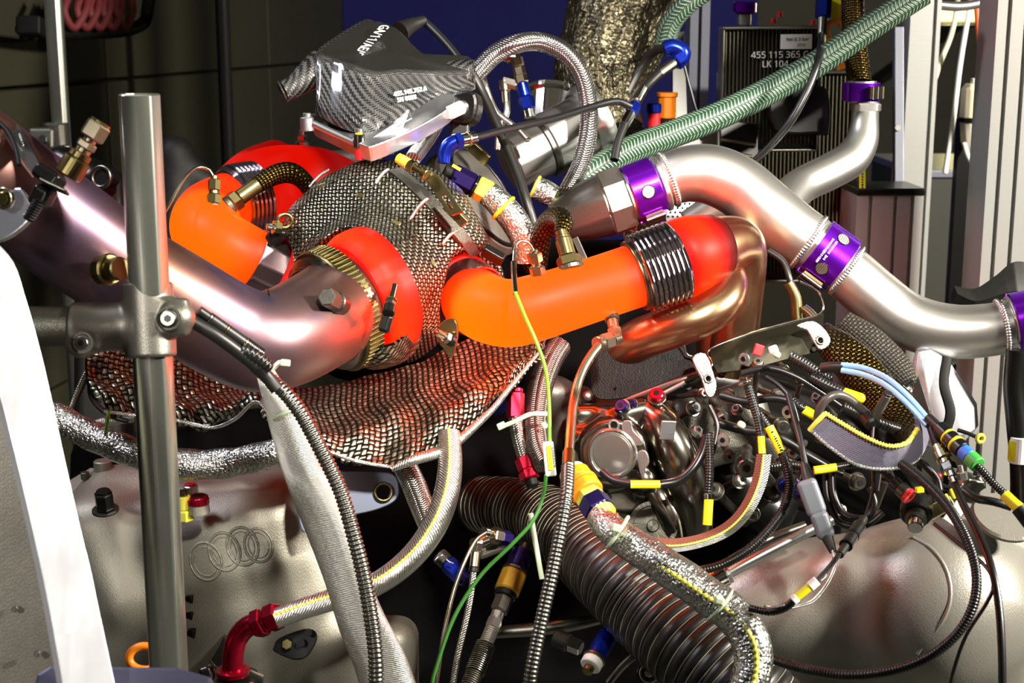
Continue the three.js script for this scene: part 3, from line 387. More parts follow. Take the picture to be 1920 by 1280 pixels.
// ---------- turbocharger group ----------
const TAX = dirV(-0.74, 0.40, 0.55);                       // turbine outlet axis, towards the viewer
const FL = P(645, 572, 1.215);                            // outlet flange centre
const uF = U(1.215);
{ // woven heat blanket over the turbine housing
  const d = 1.315, X0 = 725, Y0 = 490; const inv = viewFrame(X0, Y0, d).clone().invert();
  const A = FL.clone().addScaledVector(TAX, 0.12).applyMatrix4(inv), Bp = FL.clone().addScaledVector(TAX, -0.075).applyMatrix4(inv), a = [A.x, A.y, A.z], b = [Bp.x, Bp.y, Bp.z], E = FL.clone().addScaledVector(TAX, -0.010).applyMatrix4(inv), e = [E.x, E.y, E.z], B2 = FL.clone().addScaledVector(TAX, -0.034).applyMatrix4(inv), b2 = [B2.x, B2.y, B2.z];
  const loc = (c, D, k) => { const q = c.clone().addScaledVector(D, k).applyMatrix4(inv); return [q.x, q.y, q.z]; }; const ic = P(878, 556, 1.287), iD = dirV(0.62, 0.40, 0.68), i0 = loc(ic, iD, -0.016), i1 = loc(ic, iD, 0.14), jc = P(492, 500, 1.293), jD = dirV(-0.80, -0.42, 0.42), j0 = loc(jc, jD, -0.03), j1 = loc(jc, jD, 0.12);
  const o = thing('turbo_blanket', 'silver woven heat blanket wrapped round the turbine housing', 'heat blanket');
  const fn = p => { let s = sd.ell(p, [-8, 6, 20], [182, 182, 120]); s = sd.u(s, sd.cap(p, [-105, 30, 20], [-80, -30, 40], 78, 80), 60); s = sd.u(s, sd.cap(p, [60, 60, 20], [150, -40, 0], 90, 70), 60); s = sd.u(s, sd.cap(p, [30, -120, 60], [60, -80, 90], 66, 70), 50); s = sd.u(s, sd.cap(p, [10, -20, 60], e, 125, 116), 40); s = sd.sub(s, sd.cyl(p, a, b2, 124, 6), 10); s = sd.sub(s, sd.cyl(p, i0, i1, 86, 8), 20); s = sd.sub(s, sd.cyl(p, j0, j1, 72, 8), 16); return s - 2 * Math.sin(p[0] * 0.05) * Math.sin(p[1] * 0.06); };
  part(o, 'shell', casting(X0, Y0, d, [-260, -270, -150], [250, 220, 310], 6, fn), mat.weave);
  const blanketAt = globalThis.blanketAt = (x, y) => { for (let t = 1.1; t < 1.45; t += 0.001) { const q = P(x, y, t).applyMatrix4(inv); if (fn([q.x, q.y, q.z]) < 0) return t; } return 1.3; };
  // lower lip folded round the outlet
  part(o, 'lip', sheet([[[655, 672, 1.235], [700, 690, 1.235], [760, 672, 1.25], [800, 620, 1.27]], [[690, 668, 1.20], [722, 676, 1.20], [768, 648, 1.22], [800, 590, 1.25]], [[716, 650, 1.19], [745, 640, 1.195], [775, 610, 1.21], [795, 566, 1.24]]], 30, 14, 0.003), mat.weaveCoarse);
  // lacing springs and eyelet plates of the blanket seam
  for (const [x0, y0, x1, y1] of [[704, 345, 728, 318], [770, 410, 802, 372], [830, 458, 858, 432], [580, 350, 618, 318]]) { const n = 44, S = []; const pa = P(x0, y0, blanketAt(x0, y0) - 0.004), pb = P(x1, y1, blanketAt(x1, y1) - 0.006); part(o, 'lacing_spring', sweepS((() => { const L = pa.distanceTo(pb), q = []; const k = 80; for (let i = 0; i <= k; i++) q.push({ p: pa.clone().lerp(pb, i / k).addScaledVector(UPV, Math.sin(i / k * PI) * 0.002), r: 3.6 * uF * (0.72 + 0.28 * Math.cos(i * PI / 1.5)), s: L * i / k }); q.total = L; return q; })(), { m: 8 }), mat.steel); }
  for (const [x, y, a] of [[676, 366, 0.2], [604, 348, -0.3], [744, 418, 0.6], [812, 492, 0.7]]) { const c = P(x, y, blanketAt(x, y) - 0.001); part(o, 'eyelet_plate', obox(c, dirV(Math.cos(a), Math.sin(a), 0.2), dirV(-Math.sin(a), Math.cos(a), 0.3), 16 * uF, 9 * uF, 3 * uF, 0.0006), mat.brassy); }
}
{ // glowing turbine housing showing between blanket and clamp
  const o = thing('turbine_housing', 'red-hot turbine housing rim glowing behind the band clamp', 'turbine housing'); const u = uF;
  const m = hot([[0, ...RED], [0.5, ...ORR], [0.8, ...RED], [1, ...DRED]], 1.0);
  const pr = [[-0.030, 0], [-0.030, 0.0545], [-0.022, 0.0553], [-0.014, 0.055], [-0.008, 0.053], [-0.003, 0.050], [0, 0.049], [0, 0.03], [0, 0]];
  part(o, 'outlet_rim', lathe(FL.clone().addScaledVector(TAX, -0.004).addScaledVector(dirV(1, -0.4, 0), 0.004), TAX, pr, { unit: true, n: 56 }), m, 'glowing red hot rim');
  part(o, 'bracket', plate(smoothLine([[742, 600], [770, 560], [780, 572], [772, 596], [748, 610]], 3), [760, 585, 1.2], dirV(-0.4, 0.2, 1), 0.002, [], 0.0003), m);
}
{ const o = thing('band_clamp', 'brassy band clamp joining the downpipe to the turbine housing', 'clamp'); const c = FL.clone().addScaledVector(TAX, 0.008), u = uF;
  part(o, 'band', lathe(c.clone().addScaledVector(TAX, -0.010), TAX, [[0, 0.044], [0, 0.0485], [0.002, 0.0515], [0.017, 0.0525], [0.0185, 0.0515], [0.0185, 0.0485], [0.0185, 0.044], [0, 0.044]], { n: 64 }), mat.bandBrass);
  part(o, 'inner_flange', lathe(c.clone().addScaledVector(TAX, 0.0086), TAX, [[0, 0.036], [0, 0.0485], [0.004, 0.049], [0.006, 0.047], [0.007, 0.043], [0.009, 0.043], [0.0105, 0.041], [0.0105, 0.036], [0, 0.036]], { n: 64 }), mat.steelDark);
  const teeth = []; for (let i = 0; i < 72; i++) { const t = i / 72 * 2 * PI; const X = new V3(0, 1, 0).cross(TAX).normalize(), Y = TAX.clone().cross(X); const rad = X.clone().multiplyScalar(Math.cos(t)).addScaledVector(Y, Math.sin(t)); teeth.push(obox(c.clone().addScaledVector(rad, 0.0525).addScaledVector(TAX, -0.001), rad, TAX, 0.0012, 0.015, 0.0022, 0.0003)); } const tm = part(o, 'serrations', mergeGeometries(teeth), mat.bandBrass); tm.userData.kind = 'stuff';
  // T-bolt
  fit2(o, [728, 588, 1.15], [740, 534, 1.17], [['trunnion', mat.blackMetal, 18, 12], ['nut', mat.steelDark, 10, 10, 'hex'], ['washer', mat.brassy, 4, 11], ['bolt', mat.chrome, 34, 5.5]]);
  part(o, 'saddle', obox(P(724, 606, 1.155), dirV(-0.3, 1, 0), dirV(1, 0.3, 0.3), 34 * u, 22 * u, 16 * u, 0.003), mat.blackMetal);
}
{ // exhaust downpipe
  const o = thing('exhaust_downpipe', 'heat-tinted bronze purple steel downpipe bending away from the turbine', 'exhaust pipe');
  const ctrl = [[645, 572, 1.208, 96], [614, 590, 1.185, 95], [575, 612, 1.155, 95], [532, 632, 1.13, 95], [486, 640, 1.112, 95], [430, 622, 1.10, 94], [340, 570, 1.078, 94], [230, 505, 1.055, 96], [120, 428, 1.03, 101], [20, 355, 1.005, 104], [-70, 290, .985, 108]];
  part(o, 'pipe', tube(ctrl, 95, { m: 64, step: 0.004, unit: true, rf: (s, th, r) => r * (1 + 0.004 * Math.sin(th * 3 + s * 40)) }), mat.tint);
  const bead = (x, y, d, dir, R) => { const c = P(x, y, d), n = 90, pts = []; const q = axisQ(dir); for (let i = 0; i <= n; i++) { const t = i / n * 2 * PI; pts.push({ p: new V3(Math.cos(t) * R, 0, Math.sin(t) * R).applyQuaternion(q).add(c), r: 0.0014 * (0.8 + 0.35 * Math.abs(Math.sin(i * 1.9))), s: t * R }); } pts.total = 2 * PI * R; return sweepS(pts, { m: 6, open: true }); };
  part(o, 'weld_bead', bead(620, 588, 1.189, TAX, 95.3 * U(1.188)), mat.strap, 'rippled grey weld bead');
  part(o, 'weld_bead', bead(500, 640, 1.117, dirV(-0.97, 0.0, 0.25), 95 * U(1.117)), mat.strap);
  { const q = fit2(o, [640, 572, 1.135], [612, 556, 1.105], [['boss', mat.steelDark, 10, 20], ['plug', mat.castDark, 14, 18, 'hex']]); }
  // sensor boss with compression fitting
  fit2(o, [126, 330, .985], [190, 228, .985], [['boss', mat.brassy, 40, 26], ['shoulder', mat.brassy, 14, 21], ['thread', mat.nickel, 10, 15], ['nut', mat.nickel, 14, 20, 'hex'], ['neck', mat.nickel, 8, 13], ['compression_nut', mat.nickel, 34, 25, 'hex'], ['cap', mat.brassy, 5, 20]]);
  fit2(o, [192, 506, 1.0], [226, 503, .987], [['boss', mat.brassy, 24, 30], ['plug', mat.brassy, 26, 22]]);
}
{ // clamp strap at the open end of the downpipe
  const d = 0.955, o = thing('pipe_strap', 'grey printed metal strap clamp round the end of the downpipe', 'clamp'); const D = dirV(0.85, 0.50, 0.18);
  part(o, 'band', sheet([[[-10, 205, 1.0], [35, 240, .985], [60, 285, .962], [78, 322, .94]], [[-20, 226, .985], [12, 258, .965], [36, 296, .945], [62, 330, .925]]], 20, 8, 0.002), mat.alu);
  part(o, 'print', strokes(P(36, 250, .968), P(52, 296, .948).sub(P(36, 250, .968)), dirV(0.8, -0.4, 0.3), 12, 4 * U(d), 5 * U(d), 5), mat.white); part(o, 'edge', tube([[-12, 222, .975], [14, 246, .96], [30, 280, .945], [36, 310, .935]], 5, { m: 8 }), mat.black);
  part(o, 'latch', obox(P(92, 332, .925), dirV(0.8, 0.5, 0.2), dirV(-0.5, 0.8, 0.1), 56 * U(d), 28 * U(d), 0.014, 0.003), mat.blackMetal); part(o, 'screw_block', obox(P(80, 368, .925), dirV(0.5, -0.85, 0.2), dirV(0.85, 0.5, 0.1), 40 * U(d), 34 * U(d), 0.014, 0.003), mat.blackMetal);
  part(o, 'worm_screw', lathe(P(52, 412, .92), dirV(0.55, -0.82, 0.1), [[0, 0], [0, 9 * U(d)], ...Array.from({ length: 16 }, (_, i) => [(i + 1) * 2.6 * U(d), (i % 2 ? 12 : 9.5) * U(d)]), [44 * U(d), 0]], { n: 16 }), mat.blackMetal);
  part(o, 'lever', obox(P(102, 350, .915), dirV(0.9, 0.42, 0), dirV(-0.42, 0.9, 0.2), 52 * U(d), 6 * U(d), 0.012, 0.001), mat.steelDark);
  part(o, 'wing_plate', plate(smoothLine([[30, 355], [55, 380], [72, 385], [45, 420], [10, 445], [-20, 450], [-20, 420]], 4), [30, 410, .93], dirV(-0.3, -0.2, 1), 0.003, [], 0.0008), mat.alu);
  const c = P(8, 372, .92); part(o, 'pivot_pin', tor(c, dirV(-0.3, 0.1, 1), 17 * U(.92), 5 * U(.92)), mat.nickel); part(o, 'pivot_pin', lathe(c, dirV(-0.3, 0.1, 1), cyl(8 * U(.92), 12 * U(.92))), mat.brassy);
}
// ---------- hot exhaust, near bank ----------
{ const o = thing('exhaust_pipe', 'glowing orange-hot exhaust pipe between turbine inlet and ribbed bellows', 'exhaust pipe');
  const ctrl = [[872, 552, 1.292, 62], [892, 566, 1.268, 63], [918, 580, 1.248, 64], [955, 587, 1.238, 64], [1000, 578, 1.236, 63], [1060, 560, 1.24, 61], [1130, 537, 1.25, 60], [1196, 515, 1.262, 60]];
  const m = hot([[0, ...DRED], [0.07, ...RED], [0.16, ...ORR], [0.27, ...YEL], [0.55, ...ORA], [0.85, ...ORA], [0.96, ...ORR], [1, ...RED]], 1.0);
  part(o, 'pipe', tube(ctrl, 60, { m: 48, step: 0.003, unit: true }), m);
  part(o, 'end_lip', tor(P(1193, 516, 1.262), dirV(0.93, -0.33, -0.12), 60 * U(1.262), 3.2 * U(1.262)), m);
  for (const [x, y, d, k] of [[930, 586, 1.238, 0.34], [1050, 562, 1.24, 0.12], [1150, 530, 1.253, 0.1]]) { const L = new THREE.PointLight(0xff2c02, k); L.position.copy(P(x, y, d)); L.castShadow = true; L.shadow.radius = 2; scene.add(L); }
}
{ const o = thing('inlet_clamp', 'heat-stained strap clamp on the near turbine inlet with a chrome bolt', 'clamp'); const c = P(878, 556, 1.287), D = dirV(0.62, 0.40, 0.68);
  part(o, 'band', ring(c, D, 0.0305, 0.021, 0.002, { n: 56 }), mat.strap); part(o, 'hot_flange', ring(c.clone().addScaledVector(D, -0.013), D, 0.028, 0.007, 0.006, { n: 56 }), hot([[0, ...RED], [1, ...RED]], 0.9)); part(o, 'hot_flange', ring(c.clone().addScaledVector(D, 0.0135), D, 0.026, 0.006, 0.0035, { n: 56 }), hot([[0, ...RED], [1, ...ORR]], 0.9));
  fit2(o, [850, 640, 1.215], [818, 622, 1.205], [['trunnion', mat.blackMetal, 12, 12], ['nut', mat.nickel, 12, 12, 'hex'], ['bolt', mat.chrome, 22, 7]]); part(o, 'saddle', plate(smoothLine([[828, 606], [852, 600], [856, 630], [846, 668], [832, 652], [824, 640]], 3), [845, 640, 1.22], dirV(-0.3, 0.1, 1), 0.003), mat.brassy);
  part(o, 'latch_plate', obox(P(925, 478, 1.25), dirV(0.86, 0.5, 0), dirV(0.3, -0.5, 0.8), 44 * U(1.25), 26 * U(1.25), 0.008, 0.002), mat.blackMetal); }
{ // ribbed bellows and merge collector
  const u = U(1.275), o = thing('exhaust_bellows', 'ribbed steel bellows on the near exhaust pipe', 'bellows'); const D = dirV(0.93, -0.345, -0.13), c = P(1188, 518, 1.262); const pr = [[0, 40 * u], [0, 62 * u], [6 * u, 66 * u]]; for (let i = 0; i < 8; i++) { const s = 10 + i * 10; pr.push([s * u, 66 * u], [(s + 2) * u, 75 * u], [(s + 5) * u, 77 * u], [(s + 8) * u, 75 * u], [(s + 9.5) * u, 66 * u]); } pr.push([94 * u, 64 * u], [98 * u, 40 * u]);
  part(o, 'bellows', lathe(c, D, pr, { n: 56, crease: 1.2 }), mat.bellows); part(o, 'end_ring', tor(c.clone().addScaledVector(D, 4 * u), D, 64 * u, 4 * u), mat.header);
}
{ const o = thing('exhaust_collector', 'red-hot bulbous merge collector behind the bellows', 'exhaust collector'); const m = hot([[0, ...RED], [0.45, ...ORR], [0.75, ...RED], [0.9, ...DRED], [1, 0.06, 0.001, 0]], 0.95, 0.12);
  part(o, 'collector', tube([[1252, 495, 1.283, 58], [1264, 490, 1.287, 70], [1284, 483, 1.293, 76], [1306, 477, 1.30, 75], [1326, 472, 1.306, 70], [1338, 470, 1.31, 66]], 70, { m: 48, step: 0.002, unit: true }), m);
  const L = new THREE.PointLight(0xff2002, 0.03); L.position.copy(P(1300, 480, 1.297)); L.castShadow = true; scene.add(L);
}
{ const hm = t => hot([[0, 0.16, 0.004, 0], [t, 0.05, 0.002, 0], [1, 0, 0, 0]], 1); const mk = (base, t) => { const m = hm(t); m.color.set(0x9c8766); m.metalness = 1; m.roughness = 0.27; m.bumpMap = mat.header.bumpMap; m.bumpScale = 0.00006; return m; };
  const a = thing('exhaust_primary', 'bronze primary pipe arching from the collector and dropping to the head', 'exhaust pipe'); part(a, 'pipe', tube([[1328, 471, 1.307, 66], [1344, 467, 1.311, 62], [1362, 461, 1.317, 57], [1380, 462, 1.325, 54], [1388, 482, 1.333, 50], [1388, 520, 1.34, 47], [1384, 570, 1.345, 45], [1378, 630, 1.352, 44], [1368, 700, 1.36, 44]], 50, { m: 40, step: 0.003, unit: true }), mk(0, 0.3));
  part(a, 'weld_bead', tor(P(1338, 469, 1.309), dirV(0.95, -0.15, -0.25), 65 * U(1.31), 0.0013), mat.header);
  const b = thing('exhaust_primary', 'bronze primary pipe hooking under the collector towards the heat shield', 'exhaust pipe'); part(b, 'pipe', tube([[1330, 500, 1.325, 36], [1362, 520, 1.31, 37], [1358, 560, 1.292, 38], [1318, 592, 1.282, 39], [1265, 612, 1.285, 40], [1205, 634, 1.30, 40], [1150, 668, 1.33, 40]], 38, { m: 36, step: 0.003, unit: true }), mk(0, 0.5));
  const c = thing('exhaust_primary', 'bronze primary pipe rising behind the top of the collector', 'exhaust pipe'); part(c, 'pipe', tube([[1306, 455, 1.365, 42], [1322, 448, 1.375, 42], [1345, 476, 1.395, 40], [1350, 560, 1.41, 40], [1345, 660, 1.42, 40]], 42, { m: 30, step: 0.004, unit: true }), mk(0, 0.6)); }
// ---------- hot exhaust, far bank ----------
{ const o = thing('exhaust_elbow', 'glowing orange exhaust elbow tucked behind the upright tube post', 'exhaust pipe'); const m = hot([[0, ...RED], [0.2, ...ORR], [0.34, 0.95, 0.04, 0], [0.5, ...ORA], [0.8, ...ORA], [1, ...ORR]], 1.0);
  part(o, 'elbow', tube([[434, 382, 1.372, 60], [412, 392, 1.35, 62], [392, 405, 1.33, 64], [385, 426, 1.307, 66], [398, 446, 1.29, 64], [428, 462, 1.283, 60], [462, 480, 1.285, 58], [486, 494, 1.292, 58]], 60, { m: 44, step: 0.003, unit: true }), m);
  const L = new THREE.PointLight(0xff3002, 0.06); L.position.copy(P(425, 460, 1.285)); L.castShadow = true; scene.add(L);
}
{ const o = thing('inlet_clamp', 'heat-stained strap clamp on the far turbine inlet beside the downpipe', 'clamp'); const c = P(492, 500, 1.293), D = dirV(0.80, 0.42, -0.42);
  part(o, 'band', ring(c, D, 0.0285, 0.024, 0.002, { n: 56 }), mat.strap); part(o, 'latch', obox(P(520, 442, 1.27), dirV(0.7, -0.6, 0.2), dirV(0.6, 0.7, 0.3), 40 * U(1.27), 26 * U(1.27), 0.012, 0.003), mat.blackMetal); fit2(o, [528, 428, 1.26], [500, 424, 1.255], [['nut', mat.brassy, 14, 12, 'hex'], ['washer', mat.chrome, 4, 13], ['bolt', mat.chrome, 12, 6]]); part(o, 'clip', tor(P(534, 414, 1.262), dirV(0.4, 0.3, 0.9), 13 * U(1.26), 4 * U(1.26)), mat.brassy);
  part(o, 'hot_flange', lathe(c.clone().addScaledVector(D, 0.012), D, [[0, 0], [0, 0.0295], [0.006, 0.034], [0.018, 0.036], [0.026, 0.034], [0.026, 0]], { n: 50, unit: true }), hot([[0, ...RED], [1, ...RED]], 0.9)); }
{ const u = U(1.385), o = thing('exhaust_bellows', 'dark ribbed bellows on the far exhaust elbow', 'bellows'); const D = dirV(0.75, -0.2, -0.62), c = P(426, 384, 1.367); const pr = [[0, 40 * u], [0, 64 * u], [8 * u, 68 * u]]; for (let i = 0; i < 6; i++) { const s = 10 + i * 9; pr.push([s * u, 66 * u], [(s + 2) * u, 72 * u], [(s + 5) * u, 74 * u], [(s + 7) * u, 72 * u], [(s + 8.5) * u, 66 * u]); } pr.push([68 * u, 60 * u], [70 * u, 40 * u]); part(o, 'bellows', lathe(c, D, pr, { n: 48, crease: 1.2 }), mat.bellows); }
{ const o = thing('exhaust_manifold', 'deep red glowing manifold sweeping away behind the turbo blanket', 'exhaust manifold'); const m = hot([[0, ...RED], [0.35, ...RED], [0.5, 0.35, 0.003, 0], [1, ...DRED]], 0.75, 0.02);
  part(o, 'pipe', tube([[466, 366, 1.43, 66], [500, 352, 1.46, 74], [545, 350, 1.49, 78], [600, 362, 1.52, 82], [650, 392, 1.55, 80], [690, 420, 1.57, 70]], 70, { m: 44, step: 0.004, unit: true }), m); part(o, 'neck', tube([[440, 360, 1.46, 50], [480, 335, 1.49, 58], [520, 322, 1.52, 60]], 50, { m: 32, step: 0.004, unit: true }), m); }
// ---------- pressure pipework, boxes, tanks ----------
{ const o = thing('charge_pipe', 'satin silver charge air pipe with two sweeping bends and weld beads', 'pipe');
  const ctrl = [[1222, 352, 1.425, 47], [1250, 338, 1.424, 49], [1290, 326, 1.422, 53], [1335, 328, 1.42, 56], [1385, 350, 1.415, 57], [1435, 392, 1.405, 57], [1485, 432, 1.398, 56], [1520, 456, 1.394, 54], [1540, 470, 1.39, 50]];
  part(o, 'pipe', tube(ctrl, 50, { m: 56, step: 0.003 }), mat.aluPipe);
  const c2 = [[1566, 490, 1.386, 48], [1590, 512, 1.383, 51], [1640, 556, 1.377, 52], [1690, 594, 1.37, 52], [1740, 614, 1.363, 52], [1795, 622, 1.356, 51], [1850, 619, 1.35, 50], [1890, 611, 1.345, 49], [1925, 600, 1.342, 48]];
  part(o, 'pipe', tube(c2, 50, { m: 56, step: 0.003 }), mat.aluPipe);
  const bead = (x, y, d, D, r, k = 60) => { const u = U(d), c = P(x, y, d), q = axisQ(D), pts = []; for (let i = 0; i <= k * 4; i++) { const t = i / (k * 4) * 2 * PI; pts.push({ p: new V3(Math.cos(t), 0, Math.sin(t)).multiplyScalar(r * u).applyQuaternion(q).add(c), r: 5.6 * u * (0.85 + 0.2 * Math.cos(i * PI / 2)), s: t * r * u }); } pts.total = 2 * PI * r * u; part(o, 'weld_bead', sweepS(pts, { m: 8, open: true }), mat.weld, 'rippled bright weld bead'); };
  bead(1254, 336, 1.424, dirV(0.93, -0.36, 0), 50); bead(1516, 454, 1.394, dirV(0.82, 0.57, 0.1), 54); bead(1586, 508, 1.383, dirV(0.8, 0.6, 0.1), 51); bead(1878, 614, 1.346, dirV(0.97, -0.18, 0.1), 50);
  const col2 = (x, y, d, D, r, w) => part(o, 'collar', lathe(P(x, y, d), D, [[-w / 2 * U(d), (r - 3) * U(d)], [-w / 2 * U(d), r * U(d)], [-w / 4 * U(d), (r + 4) * U(d)], [w / 4 * U(d), (r + 4) * U(d)], [w / 2 * U(d), r * U(d)], [w / 2 * U(d), (r - 3) * U(d)]], { n: 48, crease: 1.2 }), mat.aluPipe);
  col2(1240, 344, 1.4245, dirV(0.93, -0.36, 0), 50, 12); col2(1900, 607, 1.344, dirV(0.97, -0.2, 0.1), 50, 14);
}
function purpleClamp(label, x, y, d, D, r, w, holeAt, extra) {
  const o = thing('purple_clamp', label, 'clamp'), u = U(d), c = P(x, y, d); const X = FWD.clone().negate().addScaledVector(D, FWD.dot(D)).normalize(), Y = D.clone().cross(X).normalize(); // X faces the camera
  const seg = (a0, a1, r0, r1, ww, n = 20) => { const sh = new THREE.Shape(); sh.absarc(0, 0, r1 * u, a0, a1, false); sh.absarc(0, 0, r0 * u, a1, a0, true); const g = new THREE.ExtrudeGeometry(sh, { depth: ww * u, bevelEnabled: true, bevelSize: 0.0005, bevelThickness: 0.0005, bevelSegments: 2, curveSegments: n }); g.translate(0, 0, -ww * u / 2); g.applyMatrix4(new THREE.Matrix4().makeBasis(X, Y, D).setPosition(c)); return boxUV(g); };
  part(o, 'shell', seg(-1.45, 1.0, r, r + 7, w), mat.purple); part(o, 'shell', seg(1.4, 4.5, r, r + 7, w), mat.purple); part(o, 'inner_sleeve', lathe(c.clone().addScaledVector(D, -w * 0.62 * u), D, [[0, (r - 6) * u], [0, r * u], [w * 1.24 * u, r * u], [w * 1.24 * u, (r - 6) * u]], { n: 48 }), mat.aluPipe);
  for (const t of holeAt) { const dir = X.clone().multiplyScalar(Math.cos(t)).addScaledVector(Y, Math.sin(t)), p = c.clone().addScaledVector(dir, (r + 7.6) * u); const h = part(o, 'window', lathe(p, dir, [[0, 0], [0, 12 * u], [0.6 * u, 12 * u], [0.6 * u, 0]]), mat.aluPipe, 'round inspection window'); part(h, 'rim', tor(p.clone().addScaledVector(dir, 0.5 * u), dir, 12 * u, 1 * u, 24, 6), mat.blackMetal); for (let k = -2; k <= 2; k++) part(h, 'slot', obox(p.clone().addScaledVector(Y.clone().multiplyScalar(Math.cos(t)).addScaledVector(X, -Math.sin(t)), 0).addScaledVector(D, k * 4 * u).addScaledVector(dir, 0.7 * u), D, Y.clone().multiplyScalar(Math.cos(t)).addScaledVector(X, -Math.sin(t)), 1 * u, (20 - 3 * Math.abs(k)) * u, 0.6 * u, 0.0001), mat.steelDark); }
  { const t = extra.hinge, dir = X.clone().multiplyScalar(Math.cos(t)).addScaledVector(Y, Math.sin(t)), tan = Y.clone().multiplyScalar(Math.cos(t)).addScaledVector(X, -Math.sin(t)); const p = c.clone().addScaledVector(dir, (r + 10) * u); const hg = part(o, 'hinge', obox(p, D, tan, w * 0.7 * u, 26 * u, 9 * u, 0.001), mat.brassy, 'linked metal hinge'); for (let k = 0; k < 5; k++) { part(hg, 'link', lathe(p.clone().addScaledVector(tan, (k - 2) * 6 * u).addScaledVector(dir, 6 * u).addScaledVector(D, -w * 0.36 * u), D, cyl(w * 0.72 * u, 4 * u)), k % 2 ? mat.blackMetal : mat.nickel); } }
  if (extra.text) { const t = extra.textAt, dir = X.clone().multiplyScalar(Math.cos(t)).addScaledVector(Y, Math.sin(t)), tan = Y.clone().multiplyScalar(Math.cos(t)).addScaledVector(X, -Math.sin(t)); for (let k = 0; k < 2; k++) part(o, 'print', strokes(c.clone().addScaledVector(dir, (r + 8.1) * u).addScaledVector(tan, extra.off).addScaledVector(D, (-16 + k * 8) * u), tan, D, 15 - k * 3, 3.6 * u, 5 * u, 20 + k), mat.white); }
  return o;
}
purpleClamp('purple anodised clamp joining the charge pipe to the grey hex adaptor', 1205, 358, 1.425, dirV(0.93, -0.36, -0.05), 49, 52, [0.15], { hinge: 1.2 });
purpleClamp('purple anodised clamp in the middle of the charge pipe with two windows', 1553, 480, 1.388, dirV(0.80, 0.60, 0.05), 50, 62, [-0.62, 0.62], { hinge: 1.3, text: true, textAt: 0.0, off: -0.011 });
purpleClamp('purple anodised clamp at the far end of the charge pipe by the corner post', 1922, 602, 1.342, dirV(0.97, -0.2, 0.1), 50, 46, [0.2], { hinge: 1.6 });
{ const o = thing('hex_adaptor', 'dark grey hexagonal adaptor feeding the charge pipe', 'adaptor'); const D = dirV(0.93, -0.33, 0.0), u = U(1.425); const c = P(1038, 418, 1.43);
  part(o, 'cone', lathe(c, D, [[0, 0], [0, 34 * u], [60 * u, 54 * u], [100 * u, 60 * u], [104 * u, 58 * u], [104 * u, 0]], { n: 40 }), mat.hexGrey); part(o, 'hex_collar', lathe(c.clone().addScaledVector(D, 102 * u), D, cyl(46 * u, 64 * u, 0.08), { n: 8, spin: 0.2 }), mat.castFine); part(o, 'neck', lathe(c.clone().addScaledVector(D, 147 * u), D, cyl(16 * u, 49 * u)), mat.steelDark); }
{ const o = thing('water_pipe', 'satin silver water pipe bending up to the purple union', 'pipe'); part(o, 'pipe', tube([[1470, 385, 1.52, 36], [1500, 350, 1.55, 34], [1555, 322, 1.57, 34], [1595, 298, 1.58, 34], [1616, 265, 1.585, 30], [1621, 230, 1.59, 26], [1622, 196, 1.60, 25]], 30, { m: 40, step: 0.004 }), mat.aluPipe); part(o, 'collar', lathe(P(1622, 210, 1.595), new V3(0, 1, 0), [[0, 24 * U(1.6)], [0.002, 29 * U(1.6)], [0.008, 29 * U(1.6)], [0.010, 24 * U(1.6)]], { n: 36, crease: 1.2 }), mat.aluPipe); }
purpleClamp('small purple union joining the braided hose to the water pipe', 1615, 172, 1.60, new V3(0, 1, 0), 27, 32, [], { hinge: 0.5 });
solo('braided_hose', tube([[1612, 158, 1.60, 22], [1606, 110, 1.61, 22], [1600, 60, 1.62, 21], [1598, -20, 1.63, 21]], 22, { m: 28, step: 0.002, rf: (s, th, r) => r * (1 + 0.03 * Math.sin(s * 900) * Math.sin(th * 8)) }), mat.weaveGold, 'dark bronze braided hose rising from the purple union', 'hose');
// green reinforced hoses
solo('green_hose', tube([[1068, 352, 1.50, 22], [1120, 315, 1.51, 24], [1180, 282, 1.53, 26], [1260, 252, 1.55, 26], [1350, 216, 1.56, 26], [1450, 166, 1.57, 26], [1540, 114, 1.56, 25], [1640, 45, 1.55, 25], [1732, -14, 1.54, 24]], 26, { m: 32, step: 0.004 }), mat.braidGreen, 'long green hose with white braid running up past the cooler', 'hose');
solo('green_hose', tube([[1246, 85, 1.66, 20], [1258, 45, 1.65, 20], [1288, 8, 1.64, 20], [1340, -30, 1.64, 20]], 20, { m: 28, step: 0.004 }), mat.braidGreen, 'short green braided hose beside the dark duct sleeve', 'hose');
solo('green_hose', tube([[1150, 360, 1.56, 22], [1172, 400, 1.52, 25], [1190, 428, 1.5, 27], [1200, 450, 1.5, 22]], 24, { m: 28, step: 0.004 }), mat.braidGreen, 'green hose end showing under the grey hex adaptor', 'hose');
